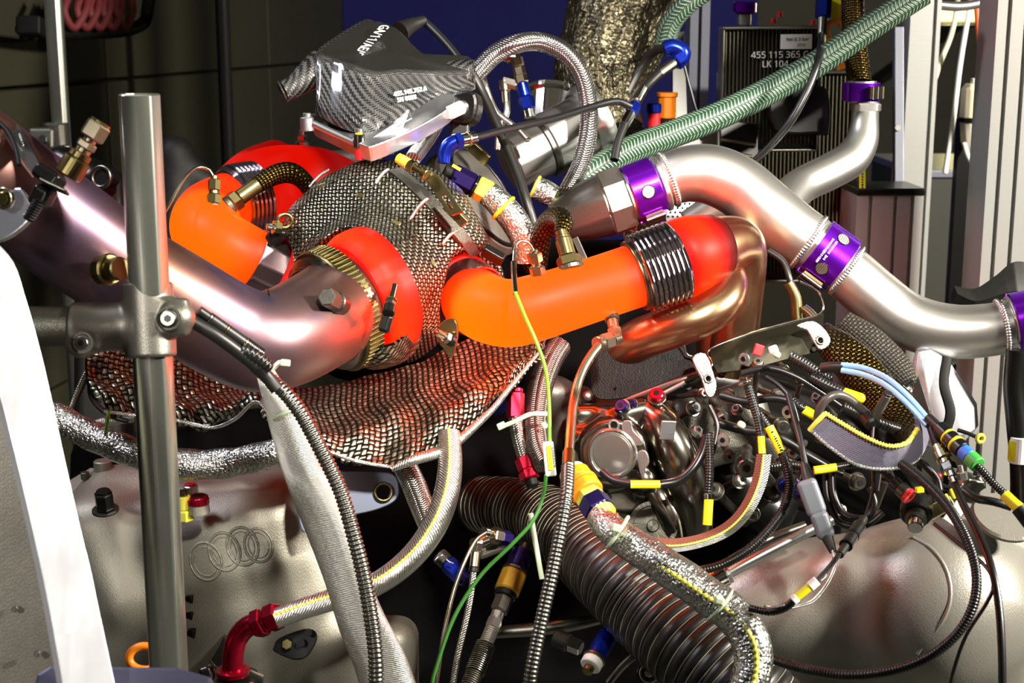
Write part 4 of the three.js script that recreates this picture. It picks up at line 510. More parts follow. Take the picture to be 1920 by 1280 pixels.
// ---------- carbon plenum ----------
{ const o = thing('carbon_plenum', 'glossy carbon fibre intake box with a tapered spout and stencilled code', 'intake box'); const d = 1.34, u = U(d);
  // outline on the upper face and the lower rim, lofted
  const N0 = dirV(-0.05, -0.80, 0.58);
  const top = [[590, 98, 1.335], [672, 42, 1.42], [700, 40, 1.43], [745, 56, 1.425], [790, 100, 1.40], [830, 112, 1.39], [884, 110, 1.385], [885, 138, 1.365], [820, 140, 1.355], [750, 138, 1.33], [700, 142, 1.312], [655, 128, 1.312], [625, 118, 1.32]];
  const low = [[596, 175, 1.32], [680, 150, 1.42], [708, 150, 1.43], [750, 150, 1.425], [790, 152, 1.405], [830, 158, 1.395], [884, 160, 1.388], [884, 166, 1.368], [820, 180, 1.352], [770, 195, 1.325], [705, 222, 1.295], [668, 230, 1.29], [615, 212, 1.30]];
  const bot = [[594, 200, 1.325], [680, 170, 1.42], [708, 170, 1.43], [750, 170, 1.425], [790, 168, 1.405], [830, 166, 1.395], [884, 164, 1.388], [884, 168, 1.37], [820, 186, 1.354], [775, 212, 1.327], [712, 244, 1.297], [664, 246, 1.293], [612, 224, 1.305]];
  const rows = [top, low, bot], n = top.length, K = 8, pos = [], uv = [], idx = []; const cl = r => smoothLine(r, K, true); const R = rows.map(cl); const mids = 6; const loop = R[0].length;
  const ringAt = t => { const a = t < 0.7 ? R[0] : R[1], b = t < 0.7 ? R[1] : R[2], f = t < 0.7 ? t / 0.7 : (t - 0.7) / 0.3; return a.map((q, i) => P(mix(q[0], b[i][0], f), mix(q[1], b[i][1], f), mix(q[2], b[i][2], f))); };
  const cen = (() => { const c = new V3(); const q = ringAt(0); q.forEach(p => c.add(p)); return c.divideScalar(q.length); })();
  // rounded shoulder: inset rings above the top outline
  const L = []; const up = N0; for (const [ins, h] of [[0.10, 0.0045], [0.05, 0.0042], [0.02, 0.003], [0.004, 0.0012]]) L.push(ringAt(0).map(p => p.clone().lerp(cen, ins).addScaledVector(up, h - 0.002)));
  for (const t of [0, 0.15, 0.35, 0.55, 0.7, 0.85, 1]) L.push(ringAt(t).map(p => p.clone().addScaledVector(up, -0.001)));
  const W = loop + 1; let vacc = 0; L.forEach((r, j) => { let s = 0; if (j) vacc += r[0].distanceTo(L[j - 1][0]); for (let i = 0; i <= loop; i++) { const p = r[i % loop]; if (i) s += p.distanceTo(r[i - 1]); pos.push(p.x, p.y, p.z); uv.push(s, vacc); } });
  for (let j = 0; j < L.length - 1; j++) for (let i = 0; i < loop; i++) { const a = j * W + i, b = a + 1, c = a + W, e = c + 1; idx.push(a, c, b, b, c, e); }
  const g = new THREE.BufferGeometry(); g.setAttribute('position', new THREE.Float32BufferAttribute(pos, 3)); g.setAttribute('uv', new THREE.Float32BufferAttribute(uv, 2)); g.setIndex(idx); const gs = toCreasedNormals(g, 1.0); part(o, 'shell', gs, mat.carbon);
  // lid: fan of the first ring
  { const r = L[0], c = new V3(); r.forEach(p => c.add(p)); c.divideScalar(r.length); const pp = [], ii = [], uu = []; pp.push(c.x, c.y, c.z); uu.push(0, 0); r.forEach(p => { pp.push(p.x, p.y, p.z); uu.push(p.x, p.z); }); for (let i = 0; i < r.length; i++) ii.push(0, 1 + i, 1 + (i + 1) % r.length); const q = new THREE.BufferGeometry(); q.setAttribute('position', new THREE.Float32BufferAttribute(pp, 3)); q.setAttribute('uv', new THREE.Float32BufferAttribute(uu, 2)); q.setIndex(ii); q.computeVertexNormals(); part(o, 'lid', q, mat.carbonFlat, 'plain black lid face'); }
  part(o, 'spout', tube([[600, 130, 1.345, 36], [575, 145, 1.33, 27], [552, 162, 1.322, 21], [530, 172, 1.317, 20]], 26, { m: 28, step: 0.002 }), mat.carbon); part(o, 'spout_lip', tor(P(530, 172, 1.317), dirV(-0.9, 0.42, 0.1), 19.5 * u, 2 * u), mat.carbonFlat);
  part(o, 'outlet', tube([[780, 140, 1.372, 20], [820, 140, 1.375, 24], [850, 139, 1.376, 25.5], [887, 138, 1.377, 26]], 25, { m: 32, step: 0.002 }), mat.carbon); part(o, 'spout_lip', tor(P(887, 138, 1.377), dirV(1, 0.03, 0), 25 * u, 2 * u), mat.carbonFlat);
  { const tx = P(640, 101, 1.333).sub(P(711, 53, 1.404)); tx.addScaledVector(N0, -tx.dot(N0)).normalize(); part(o, 'lettering', letters('GA/11/AE/02+', 19.5 * u, P(716, 56, 1.40).addScaledVector(N0, 0.005), tx, N0.clone().cross(tx), font, 0.0003), mat.paper); }
  const fx = P(800, 163, 1.338).sub(P(730, 176, 1.3135)); part(o, 'lettering', letters('455.145.752 A', 8.4 * u, P(738, 181, 1.310), fx, new V3(0, 1, 0), fontB, 0.0012), mat.paper); part(o, 'lettering', letters('SN 0008', 8.4 * u, P(744, 192, 1.309), fx, new V3(0, 1, 0), fontB, 0.0012), mat.paper);
}
{ const o = thing('plenum_flange', 'bright machined aluminium flange under the carbon intake box', 'flange'); const d = 1.30, u = U(d); const Nf = dirV(-0.1, -0.86, 0.5);
  const ol = smoothLine([[590, 214], [640, 240], [680, 250], [702, 246], [780, 205], [830, 180], [850, 182], [838, 205], [780, 240], [705, 272], [680, 272], [610, 240], [588, 228]], 4);
  part(o, 'plate', plate(ol, [680, 250, 1.295], Nf, 0.012, [], 0.001), mat.alu);
  part(o, 'front_rail', tube([[588, 232, 1.293], [630, 252, 1.287], [668, 268, 1.282], [690, 268, 1.284]], 7, { m: 14 }), mat.alu); part(o, 'side_wing', plate([[695, 262], [772, 222], [768, 205], [748, 245], [700, 268]], [730, 242, 1.29], dirV(0.4, 0.2, 0.9), 0.003), mat.alu); part(o, 'side_wing', plate([[690, 265], [765, 215], [752, 244], [718, 250], [690, 285]], [725, 248, 1.288], dirV(0.5, 0.1, 0.85), 0.003), mat.alu);
  fitting(o, 576, 246, 1.305, new V3(0, 1, 0), [['boss', mat.alu, 26, 13], ['screw', mat.steel, 8, 8]]); fitting(o, 674, 300, 1.282, new V3(0, 1, 0), [['red_sleeve', mat.red, 22, 8], ['boss', mat.chrome, 26, 11], ['yellow_mark', mat.yellow, 3, 7], ['screw', mat.steel, 8, 8]]); part(o, 'stud', lathe(P(735, 290, 1.33), new V3(0, 1, 0), cyl(60 * u, 4 * u)), mat.steel); }
// compressor canister behind
{ const o = thing('intake_canister', 'brushed steel intake canister with polished end flanges', 'canister'); const d = 1.58, u = U(d), D = dirV(0.86, -0.46, -0.25), c = P(955, 308, 1.54); part(o, 'front_barrel', lathe(c, D, cyl(70 * u, 54 * u, 0.05), { n: 48 }), mat.steel); part(o, 'joint_band', lathe(c.clone().addScaledVector(D, 69 * u), D, cyl(10 * u, 57 * u), { n: 48 }), mat.steelDark); part(o, 'rear_barrel', lathe(c.clone().addScaledVector(D, 78 * u), D, cyl(90 * u, 60 * u, 0.05), { n: 48 }), mat.steel); part(o, 'flange', lathe(c.clone().addScaledVector(D, 160 * u), D, [[0, 0], [0, 66 * u], [10 * u, 74 * u], [26 * u, 76 * u], [34 * u, 72 * u], [34 * u, 0]], { n: 52 }), mat.steel); part(o, 'neck', lathe(P(1030, 240, 1.66), dirV(0.1, -0.9, -0.3), [[0, 0], [0, 50 * u], [60 * u, 54 * u], [66 * u, 60 * u], [74 * u, 60 * u], [74 * u, 0]], { n: 48 }), mat.chrome); }
{ const o = thing('duct_sleeve', 'wide dark bronze crinkled fabric duct sleeve rising from the canister', 'duct'); part(o, 'sleeve', tube([[1150, 255, 1.70, 60], [1130, 200, 1.71, 72], [1128, 140, 1.72, 88], [1150, 70, 1.73, 98], [1172, 0, 1.74, 104], [1190, -60, 1.75, 108]], 90, { m: 60, step: 0.004, rf: (s, th, r) => r * (1 + 0.035 * Math.sin(th * 5 + 1.3) + 0.02 * Math.sin(th * 11 + s * 30) + 0.012 * Math.sin(th * 17 - s * 50)) }), mat.carbonCloth); }
// ---------- cast covers ----------
{ const o = thing('cam_cover', 'cast aluminium cam cover with four linked rings in relief', 'engine cover'); const d = 1.26, X0 = 360, Y0 = 1060;
  const fn = p => { let s = sd.box(p, [-30, -30, -90], [310, 170, 110], 60, 0.10); s = sd.u(s, sd.cap(p, [-60, -140, -30], [150, -60, -40], 60, 70), 90); s = sd.u(s, sd.box(p, [60, 30, -20], [140, 66, 60], 34, 0.20), 50); s = sd.u(s, sd.cap(p, [-120, -60, 10], [-180, 60, -30], 50, 60), 60); s = sd.u(s, sd.cap(p, [-180, 130, -100], [180, 150, -110], 50), 60); s = sd.u(s, sd.box(p, [90, -230, -60], [330, 120, 70], 40), 60); s = sd.u(s, sd.cap(p, [5, 125, -40], [5, 70, -20], 24, 34), 20); return s; };
  part(o, 'cover', casting(X0, Y0, d, [-400, -370, -240], [470, 230, 130], 10, fn), mat.cast); o.userData.fn = undefined;
  // find the cover's front surface for the emblem and bolts: march along the view ray
  const inv = viewFrame(X0, Y0, d).invert(); globalThis.coverAt = (x, y) => { for (let t = 1.0; t < 1.5; t += 0.0005) { const q = P(x, y, t).applyMatrix4(inv); if (fn([q.x, q.y, q.z]) < 0) return t; } return 1.3; };
  const cs = [[386, 1052, 29, 36], [421, 1034, 29, 36], [455, 1024, 29, 36], [485, 1022, 26, 32]]; const pts3 = cs.map(c => P(c[0], c[1], coverAt(c[0], c[1])));
  const line = (x, y, rx, ry, w) => { const q = []; const k = 60; for (let i = 0; i <= k; i++) { const t = i / k * 2 * PI, a = -0.3, cx = Math.cos(t) * rx, sy = Math.sin(t) * ry; const X = x + cx * Math.cos(a) - sy * Math.sin(a), Y = y + cx * Math.sin(a) + sy * Math.cos(a), dd = coverAt(X, Y); q.push({ p: P(X, Y, dd), r: w, s: t * rx * U(d) }); } q.total = 2 * PI * rx * U(d); return sweepS(q, { m: 6, open: true }); };
  for (const [x, y, rx, ry] of cs) { const e = part(o, 'emblem_ring', line(x, y, rx, ry, 0.0013), mat.cast, 'cast ring in relief'); part(e, 'inner_edge', line(x, y, rx - 7, ry - 8, 0.0008), mat.cast); }
  for (const [x, y, r] of [[352, 1120, 9], [352, 1152, 9], [356, 1184, 10]]) fitting(o, x, y, coverAt(x, y) + 0.003, dirV(0.9, 0.1, 0.4), [['bolt', mat.blackMetal, 14, r]]); }
{ const o = thing('cover_bolt', 'black hexagon bolt on the cam cover deck', 'bolt'); fitting(o, 198, 958, 1.2, new V3(0, 1, 0).addScaledVector(FWD, -0.2), [['washer', mat.steelDark, 5, 25], ['head', mat.blackMetal, 34, 18, 'hex'], ['cap', mat.blackMetal, 5, 13]]); }
{ const o = thing('breather_stub', 'grey cast breather stub on the cam cover deck', 'stub'); fitting(o, 195, 905, 1.3, new V3(0, 1, 0), [['base', mat.cast, 8, 34], ['stub', mat.cast, 36, 17]]); part(o, 'lug', plate([[120, 908], [170, 878], [240, 884], [242, 905], [140, 922]], [180, 900, 1.3], dirV(0, -0.8, 0.6), 0.008), mat.cast); fitting(o, 160, 898, 1.29, new V3(0, 1, 0), [['bolt', mat.castDark, 14, 9, 'hex']]); }
{ const o = thing('red_fitting', 'red anodised hollow fitting beside the cam cover emblem', 'fitting'); fitting(o, 372, 960, 1.2, new V3(0, 1, 0), [['boss', mat.cast, 16, 22, 20], ['collar', mat.redAno, 12, 21]]); const c = P(371, 933, 1.2); part(o, 'lip', tor(c, new V3(0, 1, 0), 15 * U(1.2), 5 * U(1.2)), mat.redAno); part(o, 'bore', lathe(c, new V3(0, 1, 0), cyl(0.002, 11 * U(1.2))), mat.black); fitting(o, 345, 975, 1.2, new V3(0, 1, 0), [['base_nut', mat.yellowDull, 22, 20, 'hex'], ['body', mat.yellowDull, 26, 14], ['stem', mat.brassy, 10, 9]]); fitting(o, 358, 930, 1.235, new V3(0, 1, 0), [['post', mat.alu, 22, 14], ['insert', mat.red, 3, 10]]); }
// big cast tank
{ const o = thing('cast_plenum', 'large bulbous cast aluminium plenum with a grainy satin skin', 'plenum'); const d = 1.24, X0 = 1650, Y0 = 1120;
  const fn = p => { let s = sd.ell(p, [-10, -40, -70], [330, 150, 130]); s = sd.u(s, sd.ell(p, [104, -14, 14], [165, 165, 140]), 50); s = sd.u(s, sd.cap(p, [230, 90, -60], [190, -10, -40], 80, 130), 70); s = sd.u(s, sd.box(p, [60, -170, -90], [230, 60, 110], 40, 0.05), 50); s = sd.u(s, sd.cap(p, [-60, 40, 0], [60, 60, -40], 60, 70), 50); return s; };
  part(o, 'body', casting(X0, Y0, d, [-400, -260, -280], [400, 240, 170], 9, fn), mat.tank); const inv = viewFrame(X0, Y0, d).invert(); globalThis.tankAt = (x, y) => { for (let t = 0.95; t < 1.5; t += 0.001) { const q = P(x, y, t).applyMatrix4(inv); if (fn([q.x, q.y, q.z]) < 0) return t; } return 1.25; };
  part(o, 'seam_rib', tube([[1712, 1008, tankAt(1712, 1008)], [1748, 1030, tankAt(1748, 1030)], [1775, 1070, tankAt(1775, 1070)], [1782, 1120, tankAt(1782, 1120)], [1766, 1165, tankAt(1766, 1165)], [1720, 1225, tankAt(1720, 1225)]], 4, { m: 8 }), mat.tank); part(o, 'boss', lathe(P(1880, 975, 1.2), dirV(0.1, -0.75, 0.6), cyl(14 * U(1.2), 62 * U(1.2), 0.3), { n: 40 }), mat.tank); }
// front post with key clamp
{ const d = 0.95, o = thing('tube_post', 'galvanized steel tube post standing in front of the engine', 'post'); const p = P(261, 180, d), R = 38.5 * U(d), H = P(261, 176, d).y; part(o, 'tube', lathe(new V3(p.x, 0, p.z), new V3(0, 1, 0), [[0, 0], [0, R], [H - 0.0008, R], [H, R - 0.0008], [H, R * 0.88], [H - 0.02, R * 0.86], [H - 0.02, 0]], { n: 56 }), mat.galv); }
{ const d = 0.98, o = thing('key_clamp', 'grey cast tee key clamp fixed on the galvanized post', 'clamp'), u = U(d); const X0 = 262, Y0 = 600, dx = 20;
  const fn = p => { let s = sd.cyl(p, [14, 70, 0], [22, -70, 0], 47, 6); s = sd.u(s, sd.cyl(p, [-130, -12, -8], [0, -12, -8], 46, 8), 10); s = sd.u(s, sd.cap(p, [75, 5, 22], [60, 5, -30], 34), 8); s = sd.u(s, sd.box(p, [64, 6, 18], [32, 34, 20], 6, 0), 8); s = sd.u(s, sd.cap(p, [-108, -44, 16], [-108, -44, -20], 26), 8); s = sd.u(s, sd.box(p, [-96, -30, 0], [30, 26, 30], 8), 8); return s; };
  part(o, 'body', casting(X0, Y0, d, [-150, -100, -75], [130, 90, 75], 4, fn), mat.castFine);
  for (const [x, y, r] of [[316, 597, 20], [154, 643, 18]]) { const c = P(x, y, d - 0.0195), D = dirV(0, 0, 1); const s = part(o, 'grub_screw', lathe(c, D, cyl(0.003, r * 0.7 * u)), mat.steelDark); part(s, 'socket', lathe(c.clone().addScaledVector(D, 0.003), D, cyl(0.0004, r * 0.35 * u), { n: 6 }), mat.blackMetal); part(o, 'bore_rim', tor(c, D, r * u, 3 * u), mat.castDark); } }
{ const o = thing('cross_tube', 'dark galvanized cross tube running into the key clamp', 'tube'); part(o, 'tube', tube([[150, 612, .983], [60, 612, .983], [-60, 612, .983]], 38, { m: 40, step: 0.02 }), mat.castDark); }
{ // pale strut: bent flat bar
  const d = 0.84, o = thing('flat_strut', 'bright bent aluminium flat bar in front of the galvanized post', 'strut'); part(o, 'bar', plate(smoothLine([[-60, 400], [-20, 445], [22, 492], [45, 560], [68, 640], [92, 740], [118, 860], [150, 1000], [180, 1130], [262, 1560], [176, 1560], [96, 1150], [60, 980], [22, 820], [-6, 720], [-60, 620]], 4), [90, 900, .84], dirV(0.5, -0.15, 0.85), 0.012, [], 0.0008), mat.aluBright); }
{ const o = thing('side_plate', 'scuffed grey aluminium side plate behind the bent bar', 'plate'); part(o, 'plate', plate([[-40, 700], [0, 760], [60, 960], [100, 1120], [128, 1300], [170, 1560], [-140, 1560], [-140, 640]], [30, 1000, .93], dirV(0.25, 0, 1), 0.01), mat.castFine); for (const [x, y] of [[28, 1140], [70, 1224]]) part(o, 'rivet', lathe(P(x, y, .925), dirV(0.25, 0, 1), cyl(0.003, 6 * U(.93))), mat.castDark); }
{ const o = thing('bench_beam', 'blue-grey painted bench beam crossing in front of the post foot', 'beam'); part(o, 'beam', plate([[62, 1320], [76, 1268], [96, 1255], [330, 1258], [390, 1275], [405, 1320]], [230, 1280, .86], dirV(0, -0.5, 0.86), 0.02, [], 0.002), M(0x3c3d50, 0.42, 0.5)); }
// ---------- cloths, sleeves and hoses in front ----------
{ const o = thing('heat_cloth', 'loose woven heat cloth draped under the turbine and glowing pipe', 'heat cloth');
  const rows = [
    [[166, 640, 1.19], [250, 652, 1.215], [340, 668, 1.24], [430, 700, 1.25], [520, 726, 1.245], [610, 726, 1.25], [700, 704, 1.265], [790, 680, 1.275], [870, 640, 1.28], [950, 632, 1.285], [1024, 636, 1.27]],
    [[160, 690, 1.175], [250, 705, 1.20], [340, 724, 1.215], [430, 742, 1.225], [505, 746, 1.21], [590, 764, 1.20], [690, 758, 1.215], [780, 738, 1.225], [870, 712, 1.235], [950, 680, 1.24], [1018, 644, 1.25]],
    [[172, 735, 1.165], [255, 748, 1.18], [335, 762, 1.19], [420, 768, 1.195], [495, 748, 1.185], [570, 792, 1.17], [680, 806, 1.175], [770, 790, 1.185], [865, 758, 1.20], [945, 712, 1.215], [1014, 652, 1.235]],
    [[195, 770, 1.16], [262, 778, 1.17], [330, 786, 1.175], [396, 800, 1.18], [480, 752, 1.165], [545, 812, 1.15], [650, 858, 1.15], [745, 876, 1.16], [850, 832, 1.18], [938, 748, 1.20], [1011, 660, 1.225]]];
  part(o, 'cloth', sheet(rows, 150, 50, 0.003, (u, v) => 0.0045 * Math.sin(u * 34 + v * 9) * v + 0.0025 * Math.sin(u * 78 - v * 11) * (0.2 + v)), mat.weaveCoarse);
  part(o, 'hem_cord', tube([[195, 771, 1.158], [262, 779, 1.168], [330, 787, 1.173], [396, 801, 1.178], [440, 786, 1.17], [480, 753, 1.163], [510, 782, 1.155], [545, 813, 1.148], [650, 859, 1.148], [745, 877, 1.158]], 3.4, { m: 8, step: 0.002 }), mat.silverFoil);
  part(o, 'rolled_hem', tube([[735, 880, 1.15, 5], [775, 862, 1.15, 10], [815, 850, 1.16, 11], [850, 834, 1.172, 9], [885, 804, 1.18, 8], [925, 765, 1.19, 6], [960, 722, 1.20, 5], [1011, 660, 1.22, 3]], 8, { m: 12, step: 0.002 }), mat.silverFoil, 'bright rolled hem'); }
solo('foil_hose', tube([[96, 775, 1.20, 25], [150, 805, 1.195, 27], [220, 838, 1.185, 28], [300, 862, 1.18, 29], [380, 872, 1.18, 29], [460, 862, 1.175, 28], [530, 846, 1.165, 27], [575, 838, 1.165, 25]], 27, { m: 36, step: 0.002, rf: (s, th, r) => r * (1 + 0.035 * Math.sin(s * 220 + th * 2) + 0.03 * Math.sin(s * 95 - th * 3)) }), mat.crinkle, 'crinkled silver foil hose lying across the cam cover behind the post', 'hose');
solo('heat_sleeve', tube([[498, 700, 1.058, 18], [520, 752, 1.062, 26], [548, 830, 1.07, 33], [578, 905, 1.08, 38], [612, 985, 1.07, 40], [645, 1075, 1.06, 40], [678, 1165, 1.055, 46], [712, 1240, 1.05, 50], [735, 1310, 1.05, 52]], 38, { m: 40, step: 0.003, flat: 0.55, rf: (s, th, r) => r * (1 + 0.03 * Math.sin(th * 4 + s * 25)) }), mat.sleeveWhite, 'broad bright woven heat sleeve hanging in front of the cam cover', 'sleeve');
solo('steel_conduit', flexTube([[478, 690, 1.035, 12], [520, 722, 1.03, 14], [560, 768, 1.025, 15], [600, 840, 1.02, 15], [638, 920, 1.015, 15], [662, 1000, 1.01, 15], [682, 1080, 1.01, 15], [696, 1160, 1.005, 15], [704, 1230, 1.0, 15], [706, 1310, 1.0, 15]], 15, 8.5, 1.01, 0.22, 18), mat.steelDark, 'ribbed steel conduit draped over the bright heat sleeve', 'conduit');
{ const o = thing('sensor_lead', 'smooth grey sensor lead with a ribbed boot beside the downpipe', 'cable'); part(o, 'lead', tube([[350, 596, .985], [400, 626, .99], [450, 662, 1.0], [495, 700, 1.01], [520, 730, 1.012]], 13, { m: 16 }), mat.rubber); part(o, 'boot', flexTube([[452, 655, 1.0], [480, 668, 1.003], [505, 690, 1.01]], 14, 9, 1.0, 0.25), mat.conduit); }
{ const o = thing('probe_rod', 'segmented black probe rod clamped along the downpipe', 'probe'); fit2(o, [372, 582, .99], [490, 665, 1.012], [['tip', mat.rubber, 20, 10], ['band', mat.steelDark, 4, 12], ['barrel', mat.rubber, 30, 12], ['band', mat.brassy, 3, 12.5], ['barrel', mat.rubber, 36, 12], ['band', mat.brassy, 3, 12.5], ['boot', mat.conduit, 34, 13, 'flex']]); }
{ const o = thing('cable_tie', 'pale green cable tie round the conduit below the downpipe', 'cable tie'); const c = P(512, 690, 1.02); part(o, 'loop', tor(c, dirV(0.7, 0.7, 0), 17 * U(1.02), 3.4 * U(1.02)), mat.tie); part(o, 'head', obox(P(535, 680, 1.0), dirV(1, 0.1, 0), UPV, 18 * U(1), 13 * U(1), 0.005, 0.001), mat.tie); }
{ const o = thing('cable_tie', 'pale green cable tie at the top of the bright heat sleeve', 'cable tie'); part(o, 'loop', tor(P(540, 775, 1.06), dirV(0.4, 0.9, 0.1), 27 * U(1.06), 4 * U(1.06)), mat.tie); part(o, 'head', obox(P(558, 768, 1.03), dirV(1, 0.1, 0), UPV, 10 * U(1), 12 * U(1), 0.004, 0.001), mat.tie); }
// red elbow and sleeved coolant hose
{ const o = thing('red_elbow', 'red anodised hose elbow rising from a black cap at the cover foot', 'fitting'); part(o, 'elbow', tube([[437, 1258, 1.115, 21], [437, 1228, 1.112, 20], [444, 1198, 1.11, 20], [462, 1176, 1.108, 20], [486, 1166, 1.106, 20]], 20, { m: 28, step: 0.002 }), mat.redAno); fit2(o, [478, 1172, 1.107], [524, 1152, 1.102], [['swivel_nut', mat.redAno, 18, 28, 'hex'], ['groove', mat.redAno, 5, 22], ['socket_nut', mat.redAno, 22, 27, 'hex']]); part(o, 'foot', lathe(P(437, 1262, 1.115), new V3(0, 1, 0), [[0, 0], [0, 32 * U(1.11)], [8 * U(1.11), 32 * U(1.11)], [12 * U(1.11), 24 * U(1.11)], [12 * U(1.11), 0]]), mat.redAno); }
{ const o = thing('filler_cap', 'black moulded cap under the red hose elbow', 'cap'); part(o, 'body', lathe(P(440, 1300, 1.12), new V3(0, 1, 0), [[0, 0], [0, 52 * U(1.12)], [26 * U(1.12), 54 * U(1.12)], [36 * U(1.12), 46 * U(1.12)], [38 * U(1.12), 0]], { n: 40 }), mat.plastic); part(o, 'clip', obox(P(480, 1266, 1.06), dirV(0.9, 0.4, 0), UPV, 30 * U(1.06), 10 * U(1.06), 0.006), mat.steelDark); part(o, 'lug', obox(P(388, 1262, 1.09), dirV(0.9, -0.3, 0), UPV, 24 * U(1.1), 30 * U(1.1), 0.012, 0.003), mat.plastic); }
{ const o = thing('round_boss', 'recessed round boss with a grey disc behind the red elbow', 'boss'); const c = P(418, 1222, coverAt(418, 1222) - 0.001), D = dirV(-0.55, -0.15, 0.8); part(o, 'rim', ring(c, D, 32 * U(1.16), 14 * U(1.16), 6 * U(1.16)), mat.cast); part(o, 'disc', lathe(c, D, cyl(0.003, 31 * U(1.16))), mat.boot); part(o, 'hole', lathe(c.clone().addScaledVector(D, 0.003).addScaledVector(RGT, 0.004), D, cyl(0.0006, 9 * U(1.16))), mat.black); part(o, 'seal', tor(c.clone().addScaledVector(D, 0.003), D, 30 * U(1.16), 2 * U(1.16)), mat.chrome); }
{ const o = thing('blanking_plate', 'dark triangular blanking plate with a brass screw under the sleeved hose', 'plate'); part(o, 'plate', plate(smoothLine([[515, 1212], [525, 1196], [570, 1180], [590, 1184], [592, 1200], [575, 1228], [550, 1234], [516, 1220]], 3), [555, 1208, 1.14], dirV(0.1, -0.3, 1), 0.006), mat.blackMetal); part(o, 'screw', lathe(P(538, 1208, 1.133), dirV(0.1, -0.3, 1), cyl(0.003, 10 * U(1.13)), { n: 6 }), mat.brassy); part(o, 'hole', lathe(P(563, 1205, 1.1335), dirV(0.1, -0.3, 1), cyl(0.0006, 8 * U(1.13))), mat.black); part(o, 'hole', lathe(P(578, 1186, 1.1335), dirV(0.1, -0.3, 1), cyl(0.0006, 7 * U(1.13))), mat.black); }
{ const o = thing('sleeved_hose', 'silver sleeved hose with yellow stitching curving up from the red elbow', 'hose'); const c = [[515, 1160, 1.10, 19], [570, 1140, 1.105, 20], [640, 1118, 1.115, 21], [710, 1092, 1.12, 22], [770, 1046, 1.13, 23], [812, 990, 1.14, 24], [836, 930, 1.15, 24], [844, 870, 1.16, 23], [842, 810, 1.17, 20]]; part(o, 'sleeve', tube(c, 22, { m: 26, step: 0.003 }), mat.silverFoil); part(o, 'stitching', sweepS((() => { const S = path(c, 0.0011, 22), Fm = frames(S); const S2 = S.map((q, i) => ({ p: q.p.clone().addScaledVector(FWD, -q.r * 0.86).addScaledVector(UPV, q.r * 0.5), r: 0.0014 * (0.75 + 0.35 * Math.cos(i * 2.1)), s: q.s })); S2.total = S.total; return S2; })(), { m: 6 }), mat.thread, 'yellow stitching'); }
solo('sleeved_hose', tube([[752, 860, 1.20, 22], [772, 900, 1.19, 23], [790, 945, 1.18, 23], [806, 990, 1.165, 20]], 22, { m: 26, step: 0.003 }), mat.braidSteel, 'grey sleeved hose branch joining the stitched hose from above', 'hose');
{ const o = thing('lifting_bracket', 'blue-grey lifting bracket with a round eye behind the conduit', 'bracket'); const h = circ(719, 922, 14); part(o, 'plate', plate(smoothLine([[560, 905], [600, 888], [690, 884], [735, 890], [746, 915], [738, 938], [700, 955], [640, 968], [590, 985], [566, 990]], 4), [670, 925, 1.20], dirV(0.15, -0.05, 1), 0.008, [h], 0.001), M(0x8890a4, 0.34, 0.9)); part(o, 'bush', tor(P(719, 922, 1.199), dirV(0.15, -0.05, 1), 16 * U(1.2), 3 * U(1.2)), mat.brassy); }
{ const o = thing('orange_ring', 'orange plastic ring hanging behind the post', 'ring'); const c = P(268, 1234, 1.08); part(o, 'ring', sweepS((() => { const q = []; for (let i = 0; i <= 40; i++) { const t = i / 40 * 2 * PI; q.push({ p: P(270 + 28 * Math.cos(t), 1233 + 22 * Math.sin(t), 1.08), r: 8 * U(1.08), s: t * 26 * U(1.08) }); } q.total = 1; return q; })(), { m: 10, open: true }), mat.orange); }
solo('green_wire', tube([[203, 770, 1.15], [202, 790, 1.15], [198, 815, 1.16]], 3.6, { m: 8 }), mat.wireGreen, 'short green wire dropping from the heat cloth corner', 'wire');
solo('grey_cable', tube([[190, 655, 1.24], [155, 720, 1.24], [128, 775, 1.24], [112, 800, 1.23]], 6, { m: 8 }), mat.cable, 'black cable slanting down behind the heat cloth corner', 'cable');
solo('braided_line', tube([[178, 668, 1.22], [160, 700, 1.22], [138, 750, 1.22], [126, 790, 1.22]], 5, { m: 10, step: 0.002 }), mat.braidSteel, 'thin braided line beside the heat cloth corner', 'hose');
solo('grey_cable', tube([[172, 690, 1.23], [170, 740, 1.225], [200, 775, 1.22], [240, 790, 1.22]], 5, { m: 8 }), mat.cable, 'black cable looping under the heat cloth corner', 'cable');
solo('braided_line', tube([[150, 815, 1.23], [185, 795, 1.225], [222, 785, 1.23], [250, 782, 1.235]], 10, { m: 14 }), mat.sleeveWhite, 'short white braided line under the heat cloth corner', 'hose');
